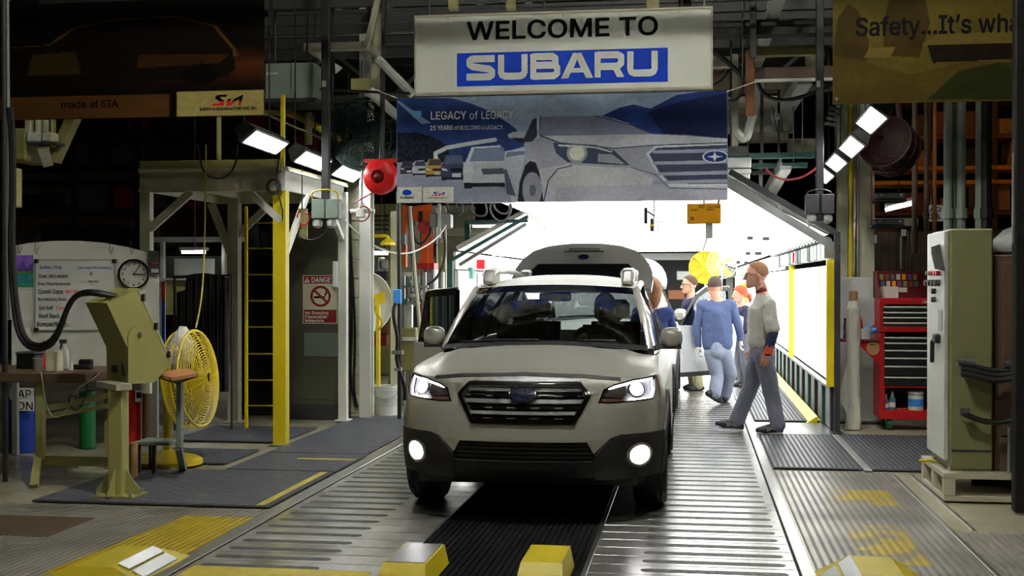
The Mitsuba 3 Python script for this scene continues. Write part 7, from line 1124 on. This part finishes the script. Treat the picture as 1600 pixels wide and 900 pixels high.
def person(label, J, shirt, trousers, hair, style='short', gloves=False, sleeve='long', glasses=False, k=1.0, shoes='m_shoe', fat=1.0, skin_sleeve=None, parts=('legs',), cat='person'):
    t = thing('person', label, cat); H, f = J['head'], unit(J['face']); up = unit(J.get('up', (0, 0, 1))); f = unit(f - up * (f @ up)); s = np.cross(f, up); hk = k * J.get('hk', 1.1); h = lambda a, b, c: H + (f * a + s * b + up * c) * hk
    sk = [sph((0, 0, 0), 1).scale([.097 * hk, .077 * hk, .10 * hk])]
    R = np.array([f, s, up]).T; sk = [sk[0].transform(np.c_[R, h(-.005, 0, .028)])]
    sk += [hl((h(.035, .0, -.04), .058 * hk), (h(.02, 0, .02), .07 * hk), (h(.068, .012, -.088), .026 * hk), (h(.068, -.012, -.088), .026 * hk), (h(-.02, .045, -.06), .02 * hk), (h(-.02, -.045, -.06), .02 * hk)), hl((h(.093, 0, .012), .008 * hk), (h(.114, 0, -.026), .012 * hk), (h(.094, .014, -.03), .008 * hk), (h(.094, -.014, -.03), .008 * hk)), hl((h(.078, .035, .028), .012 * hk), (h(.086, 0, .026), .012 * hk), (h(.078, -.035, .028), .012 * hk))]
    for e in (-1, 1): sk.append(sph((0, 0, 0), 1).scale([.019 * hk, .011 * hk, .031 * hk]).transform(np.c_[R, h(-.008, e * .078, -.008)]))
    N, C_, W_ = J['neck'], J['chest'], J['pelvis']; sk += [hl((h(-.02, 0, -.05), .058 * k), (N, .064 * k))]
    Ls, Rs = J['sl'], J['sr']; fw_ = unit(J.get('front', f)); fat_ = fat
    tors = [hl((Ls, .062 * k), (Rs, .062 * k), (N - up * .02 * k, .06 * k), (C_ + fw_ * .035 * k * fat, .10 * k * fat), (C_ - fw_ * .03 * k, .10 * k)), hl((C_ + fw_ * .03 * fat * k, .115 * k * fat), (C_ - fw_ * .03 * k, .11 * k), (C_ + (Rs - Ls) * .24, .09 * k), (C_ - (Rs - Ls) * .24, .09 * k), (W_ + (Rs - Ls) * .18 + up * .03, .095 * k * fat), (W_ - (Rs - Ls) * .18 + up * .03, .095 * k * fat), (W_ + fw_ * .03 * k * fat + up * .06, .11 * k * fat))]
    hipL, hipR = J['hl'], J['hr']; pel = [hl((hipL, .085 * k), (hipR, .085 * k), (W_, .115 * k * fat), (W_ - fw_ * .035 * k - up * .06, .10 * k))]
    arms, hands, sleeves, ups = [], [], [], []
    for S, E, Wr, D, Sd in ((Ls, J['el'], J['wl'], J['dl'], J.get('pl', (0, 1, 0))), (Rs, J['er'], J['wr'], J['dr'], J.get('pr', (0, 1, 0)))):
        arms += chain([S, (S + E) / 2, E, E + (Wr - E) * .35, Wr], [.05 * k, .046 * k, .039 * k, .04 * k, .027 * k]); hands += hand(Wr, D, Sd, k)
        sleeves += chain([S, (S + E) / 2, E, E + (Wr - E) * .4, Wr - (Wr - E) * .06], [.067 * k, .062 * k, .055 * k, .054 * k, .042 * k]); ups += chain([S, S + (E - S) * .5, S + (E - S) * .82], [.07 * k, .074 * k, .076 * k])
    legs, tr, feet = [], [], []
    for hp, kn, an, toe in ((hipL, J['kl'], J['al'], J['tl']), (hipR, J['kr'], J['ar'], J['tr'])):
        legs += chain([hp, (hp + kn) / 2, kn, kn + (an - kn) * .35, an], [.085 * k, .075 * k, .055 * k, .056 * k, .038 * k]); tr += chain([hp, (hp + kn) / 2, kn, kn + (an - kn) * .5, an + (an - kn) * .03], [.102 * k, .099 * k, .084 * k, .082 * k, .082 * k])
        d = unit(toe - an); fl = toe - an; heel = J.get('heel_' + ('l' if hp is hipL else 'r'), an - unit(fl * [1, 1, 0]) * .055 - np.array([0, 0, .055])); side_ = np.cross(unit(toe - heel), (0, 0, 1)); side_ = unit(side_)
        feet.append(fuse([hl((heel, .038 * k), (an + (heel - an) * .35, .05 * k), (heel + (toe - heel) * .45 + np.array([0, 0, .025]), .043 * k), (heel + (toe - heel) * .75 + side_ * .018, .037 * k), (heel + (toe - heel) * .75 - side_ * .018, .037 * k), (toe, .031 * k))], .015, 5)); legs.append(hl((an, .036 * k), (heel + (toe - heel) * .5, .028 * k)))
    hand_parts = hands if not gloves else []
    body = fuse(sk + tors + pel + arms + hand_parts + legs, .009 if cat == 'person' else .02, 6)
    part(t, 'body', body, 'm_skin', smooth=True)
    if gloves:
        n = len(hands) // 2
        for q in (hands[:n], hands[n:]): part(t, 'glove', fuse(q, .006, 4), 'm_glove', 'pale work glove', smooth=True)
    grow = lambda ms: ms
    sh = [hl((Ls, .074 * k), (Rs, .074 * k), (N - up * .035 * k, .062 * k), (C_ + fw_ * .04 * k * fat, .112 * k * fat), (C_ - fw_ * .035 * k, .112 * k)), hl((C_ + fw_ * .035 * fat * k, .128 * k * fat), (C_ - fw_ * .035 * k, .122 * k), (C_ + (Rs - Ls) * .25, .104 * k), (C_ - (Rs - Ls) * .25, .104 * k), (W_ + (Rs - Ls) * .2 + up * .04, .108 * k * fat), (W_ - (Rs - Ls) * .2 + up * .04, .108 * k * fat), (W_ + fw_ * .035 * k * fat + up * .05, .125 * k * fat))]
    top = fuse(sh + (sleeves if sleeve == 'long' else ups), .018, 6); q = top.vertices; q += (np.stack([meshkit.fbm(q * 16 + i * 7, 2) for i in range(3)], -1) - .5) * .018
    part(t, 'shirt', top, shirt, smooth=True)
    if skin_sleeve: part(t, 'under_sleeve', fuse([x for i, x in enumerate(sleeves)], .018, 6).copy().apply_transform(np.eye(4)), skin_sleeve, 'dark long sleeve', smooth=True)
    tm = fuse([hl((hipL, .098 * k), (hipR, .098 * k), (W_ + up * .02, .122 * k * fat), (W_ - fw_ * .04 * k - up * .06, .112 * k))] + tr, .018, 6); q = tm.vertices; q += (np.stack([meshkit.fbm(q * np.array([18, 18, 9]) + i * 7, 2) for i in range(3)], -1) - .5) * .02
    part(t, 'trousers', tm, trousers, smooth=True)
    for fm in feet: part(t, 'shoe', fm, shoes, 'dark shoe', smooth=True)
    for e in (-1, 1):
        ey = part(t, 'eye', trimesh.creation.icosphere(2, .0115 * hk).apply_translation(h(.079, e * .031, .006)), 'm_plastic_white', 'eye', smooth=True); part(ey, 'iris', trimesh.creation.icosphere(1, .0062 * hk).apply_translation(h(.0862, e * .0315, .006)), 'm_ink', smooth=True)
    part(t, 'mouth', fuse([hl((h(.089, .018, -.058), .0055 * hk), (h(.094, 0, -.057), .0065 * hk), (h(.089, -.018, -.058), .0055 * hk))], .006, 3), 'm_lip', 'mouth', smooth=True)
    # hair: a shell over the cranium, cut away from the face
    c0 = h(-.008, 0, .03); sp = trimesh.creation.icosphere(4); loc = sp.vertices.copy(); a, b, c = loc[:, 0], loc[:, 1], loc[:, 2]
    th = {'short': .006, 'crop': .004, 'bob': .026, 'tied': .014, 'brush': .010}[style]; nz = meshkit.fbm(loc * 6, 3) - .5
    rad = np.stack([(.099 + th) * a, (.079 + th) * b, (.101 + th) * c], -1) * hk * (1 + (.09 if style in ('bob', 'tied') else .03) * nz)[:, None]
    low = -.25 if style in ('short', 'crop', 'brush') else -.6; keep = (c > low + .9 * np.clip(a + .25, 0, 2)) if style != 'bob' else (c > -.95 + 1.5 * np.clip(a + .1, 0, 2))
    if style == 'bob': drop = np.clip(-c, 0, 1) * np.clip(.6 - a, 0, 1); rad[:, 2] -= drop * .10 * hk; 
    sp.vertices = c0 + rad @ np.array([f, s, up]); sp.update_faces(keep[sp.faces].all(1)); sp.remove_unreferenced_vertices(); part(t, 'hair', sp, hair, 'hair', smooth=True)
    if style == 'tied': part(t, 'ponytail', fuse(chain([h(-.10, 0, .02), h(-.15, 0, -.02), h(-.155, 0, -.10)], [.03 * hk, .034 * hk, .012 * hk]), .01, 4), hair, smooth=True)
    if glasses:
        g = part(t, 'glasses', [tube([h(.098 + dx, e * (.031 + .024 * math.cos(x)), .008 + .019 * math.sin(x)) for x in np.linspace(0, 2 * np.pi, 17)], .0024, 5) for e in (-1, 1) for dx in (0,)] + [tube([h(.098, -.008, .012), h(.101, 0, .014), h(.098, .008, .012)], .0024, 5)] + [tube([h(.096, e * .055, .012), h(.04, e * .081, .012), h(-.012, e * .084, .01)], .0024, 5) for e in (-1, 1)], 'm_black', 'dark framed glasses', smooth=True)
    return t
def A_(u, v, Y, dy=0.0): return P(u, v, Y) + [0, dy, 0]
# the man in the pale T-shirt, walking across to the left
Y = 13.25; a = lambda u, v, dy=0.: A_(u, v, Y, dy)
J = dict(hk=1.16, head=a(1182, 431), face=(-1, -.12, -.05), neck=a(1191, 455), chest=a(1191, 488), pelvis=a(1189, 540), front=(-1, -.15, 0), sl=a(1200, 477, -.16), sr=a(1193, 477, .16), el=a(1206, 519, -.22), wl=a(1197, 551, -.21), dl=(-.25, 0, -1), pl=(-1, 0, -.2), er=a(1186, 520, .22), wr=a(1178, 548, .2), dr=(-.3, 0, -1), pr=(-1, 0, 0),
         hl=a(1192, 553, -.09), hr=a(1187, 553, .09), kl=a(1203, 607, -.10), al=a(1214, 660, -.10), tl=a(1184, 675, -.12), kr=a(1174, 605, .10), ar=a(1153, 656, .12), tr=a(1122, 664, .12), heel_l=a(1218, 674, -.10), heel_r=a(1158, 669, .12))
J['heel_l'][2] = .055; J['tl'][2] = .048
m_ = person('man in a pale T-shirt over dark sleeves, glasses and grey jeans, stepping off a mat', J, 'm_shirt_grey', 'm_jeans', 'm_hair_short', 'crop', sleeve='short', glasses=True, skin_sleeve='m_navy', fat=.94)
part(m_, 'cuff_patch', hull([P(u, v, 13.25) + [0, -.205 - d, 0] for d in (.03, .055) for u, v in ((1203, 527), (1206, 551), (1188, 551))]), 'm_orange_cloth', 'orange sleeve patch')
part(m_, 'collar', fuse([hl((J['neck'] + [.0, -.03, -.0], .05), (J['neck'] + [.0, .03, .0], .05), (J['neck'] + [-.02, 0, .0], .052))], .012, 3), 'm_maroon', 'maroon collar', smooth=True)
for tl_q, hq in ((J['tl'], J['heel_l']), (J['tr'], J['heel_r'])):
    mm = (tl_q + hq) / 2; dd_ = unit(tl_q - hq); part(m_, 'shoe_stripe', [beam(mm + dd_ * x + [0, -.050, .016 - .012 * s_], mm + dd_ * (x + .07) + [0, -.052, .016 + .02 * s_], .014, .012, (0, -1, 0)) for x, s_ in ((-.06, 1), (-.04, -1), (-.01, 1))], 'm_galv', 'grey stripes'); part(m_, 'sole', beam(hq - dd_ * .03 + [0, 0, -.036], tl_q + dd_ * .02 + [0, 0, -.026], .075, .02, bev=.006), 'm_panel_grey', 'pale sole')
part(m_, 'pen', tube([a(1175, 466, -.13), a(1171, 470, -.13)], .006, 6), 'm_ink_blue')
# the man in the blue sweatshirt, walking away
Y = 16.3; a = lambda u, v, dy=0.: A_(u, v, Y, dy)
J = dict(head=a(1117, 449), face=(.1, 1, 0), neck=a(1118, 469), chest=a(1120, 490), pelvis=a(1121, 542), front=(0, 1, 0), sl=a(1097, 477), sr=a(1143, 477), el=a(1089, 511), wl=a(1091, 541, .02), dl=(.05, .1, -1), pl=(0, 1, 0), er=a(1153, 506), wr=a(1158, 531, .05), dr=(-.1, .2, -1), pr=(0, 1, 0),
         hl=a(1112, 551), hr=a(1131, 551), kl=a(1121, 587, .0), al=a(1117, 612, -.10), tl=a(1127, 631, .02), kr=a(1141, 584, .12), ar=a(1134, 608, .32), tr=a(1136, 611, .50), heel_l=a(1106, 613, -.16))
J['ar'][2] = .10; J['tr'][2] = .048; J['tl'][2] = .04
person('man in a blue sweatshirt and light grey jeans walking away beside the open car door', J, 'm_sweat_blue', 'm_jeans_light', 'm_hair_dark', 'short', gloves=True, fat=1.12)
# the woman with brown hair behind the nearest car
Y = 13.75; a = lambda u, v, dy=0.: A_(u, v, Y, dy); x0 = a(1021, 500)[0]
def stand(xh, yh, zh, face, lean=(0, 0), up=(0, 0, 1), sw=.19, k=1.0):
    f = unit(np.array([face[0], face[1], 0])); s = np.array([f[1], -f[0], 0]); hp = np.array([xh, yh, 0.]); top = np.array([xh, yh, zh]); base = hp - np.array([lean[0], lean[1], 0]); q = lambda fz, sd, fd: base + (top - base) * np.array([fz, fz, 0]) + [0, 0, zh * fz] + s * sd + f * fd
    return dict(head=top, face=face, neck=q(.87, 0, -.01), chest=q(.76, 0, 0), pelvis=q(.58, 0, -.01), front=f, sl=q(.84, -sw, -.01), sr=q(.84, sw, -.01), el=q(.68, -sw - .06, .03), er=q(.68, sw + .06, .03), wl=q(.58, -sw - .02, .18), wr=q(.58, sw + .02, .18), dl=unit(f + [0, 0, -.5]), dr=unit(f + [0, 0, -.5]), pl=s, pr=-s, hl=q(.54, -.09, 0), hr=q(.54, .09, 0), kl=q(.30, -.10, .03), kr=q(.30, .10, .03), al=base + s * -.10 + [0, 0, .10], ar=base + s * .10 + [0, 0, .10], tl=base + s * -.11 + f * .14 + [0, 0, .032], tr=base + s * .11 + f * .14 + [0, 0, .032], heel_l=base + s * -.10 - f * .06 + [0, 0, .04], heel_r=base + s * .10 - f * .06 + [0, 0, .04])
c = a(1019, 456); person('woman with shoulder length light brown hair and a blue shirt behind the nearest car', stand(c[0], c[1], c[2], (-.15, 1, 0), (-.03, -.03), sw=.165), 'm_work_blue', 'm_jeans', 'm_hair_light', 'bob', k=.96)
c = P(1156, 461, 19); person('red haired woman in a dark jacket looking down, between the two men', stand(c[0], c[1], c[2], (-.9, -.35, -.25), (-.10, 0), up=(-.2, 0, 1), sw=.17), 'm_jacket', 'm_jeans', 'm_hair_red', 'tied', k=.96)
c = P(1077, 446, 18.4); J = stand(c[0], c[1], c[2], (-1, -.3, 0), (-.10, 0), sw=.19)
for q in 'lr': J['w' + q] = J['e' + q] + [-.02, 0, -.25]; J['d' + q] = (0, 0, -1); J['p' + q] = (1, 0, 0)
person('man with glasses and short brown hair behind the open car door, in khaki trousers', J, 'm_jacket', 'm_khaki', 'm_hair_brown', 'brush', glasses=True)
# papers, and the blue bin beside the woman
t = thing('paper_stack', 'white papers held by the red haired woman', 'papers'); part(t, 'sheet', hull([P(u, v, 18.6 + d) for d in (0, .01) for u, v in ((1152, 490), (1162, 496), (1160, 522), (1148, 530), (1146, 500))]), 'm_paper'); part(t, 'fold', hull([P(u, v, 18.57 + d) for d in (0, .01) for u, v in ((1147, 520), (1155, 514), (1152, 526), (1146, 536))]), 'm_paper')
t = thing('parts_bin', 'blue bin on a grey stand between the two men', 'bin'); part(t, 'body', px_box(1144, 527, 1166, 552, 20.5, .3, .02), 'm_sky_blue'); b = P(1155, 552, 20.5); part(t, 'stand', box([b[0] - .13, 20.5, .02], [b[0] + .13, 20.8, b[2]], .01), 'm_galv')
# the driver behind the windshield
cx = CARX + .37; J = dict(head=np.array([cx, CARY + 2.50, 1.36]), face=(0, -1, 0), neck=np.array([cx, CARY + 2.54, 1.22]), chest=np.array([cx, CARY + 2.55, 1.03]), pelvis=np.array([cx, CARY + 2.5, .76]), front=(0, -1, 0), sl=np.array([cx - .19, CARY + 2.53, 1.14]), sr=np.array([cx + .19, CARY + 2.53, 1.14]), el=np.array([cx - .24, CARY + 2.25, .99]), er=np.array([cx + .24, CARY + 2.25, .99]), wl=np.array([cx - .14, CARY + 2.0, 1.09]), wr=np.array([cx + .14, CARY + 2.0, 1.09]), dl=(.1, -.8, .3), dr=(-.1, -.8, .3), pl=(1, 0, .3), pr=(-1, 0, .3), hl=np.array([cx - .1, CARY + 2.42, .72]), hr=np.array([cx + .1, CARY + 2.42, .72]), kl=np.array([cx - .12, CARY + 2.0, .76]), kr=np.array([cx + .12, CARY + 2.0, .76]), al=np.array([cx - .12, CARY + 1.72, .54]), ar=np.array([cx + .12, CARY + 1.72, .54]), tl=np.array([cx - .12, CARY + 1.58, .54]), tr=np.array([cx + .12, CARY + 1.58, .54]))
person('driver at the steering wheel behind the windshield of the nearest car', J, 'm_shirt_grey', 'm_jeans', 'm_hair_brown', 'short')
# ---------------------------------------------------------------- the hall's own lamps, high above
for i, (x, y) in enumerate(((-6.5, 1.5), (-1.1, 2.2), (4.3, 1.5), (-6.5, 8.5), (-1.1, 6.5), (4.3, 8.5), (1.75, 9.1))):
    zb = 6.6 if x == -1.1 else 6.2 if x == 1.75 else 8.8; t = thing('high_bay_lamp', 'round high bay lamp hanging under the hall roof', 'lamp', 'high bay lamps of the hall')
    part(t, 'shade', lathe([(.08, .5), (.1, .3), (.36, .0), (.37, 0), (.12, .32), (.08, .52)], (x, y, zb), (0, 0, 1), 20), 'm_galv')
    part(t, 'bulb', lathe([(.30, .02), (1e-3, .019)], (x, y, zb), (0, 0, -1), 20), 'm_plastic_white', smooth=False, **lamp(np.array([1.0, .98, .84]) * LIT['bay'][i]))
    part(t, 'stem', tube([[x, y, zb + .5], [x, y, 11]], .02, 5), 'm_galv')
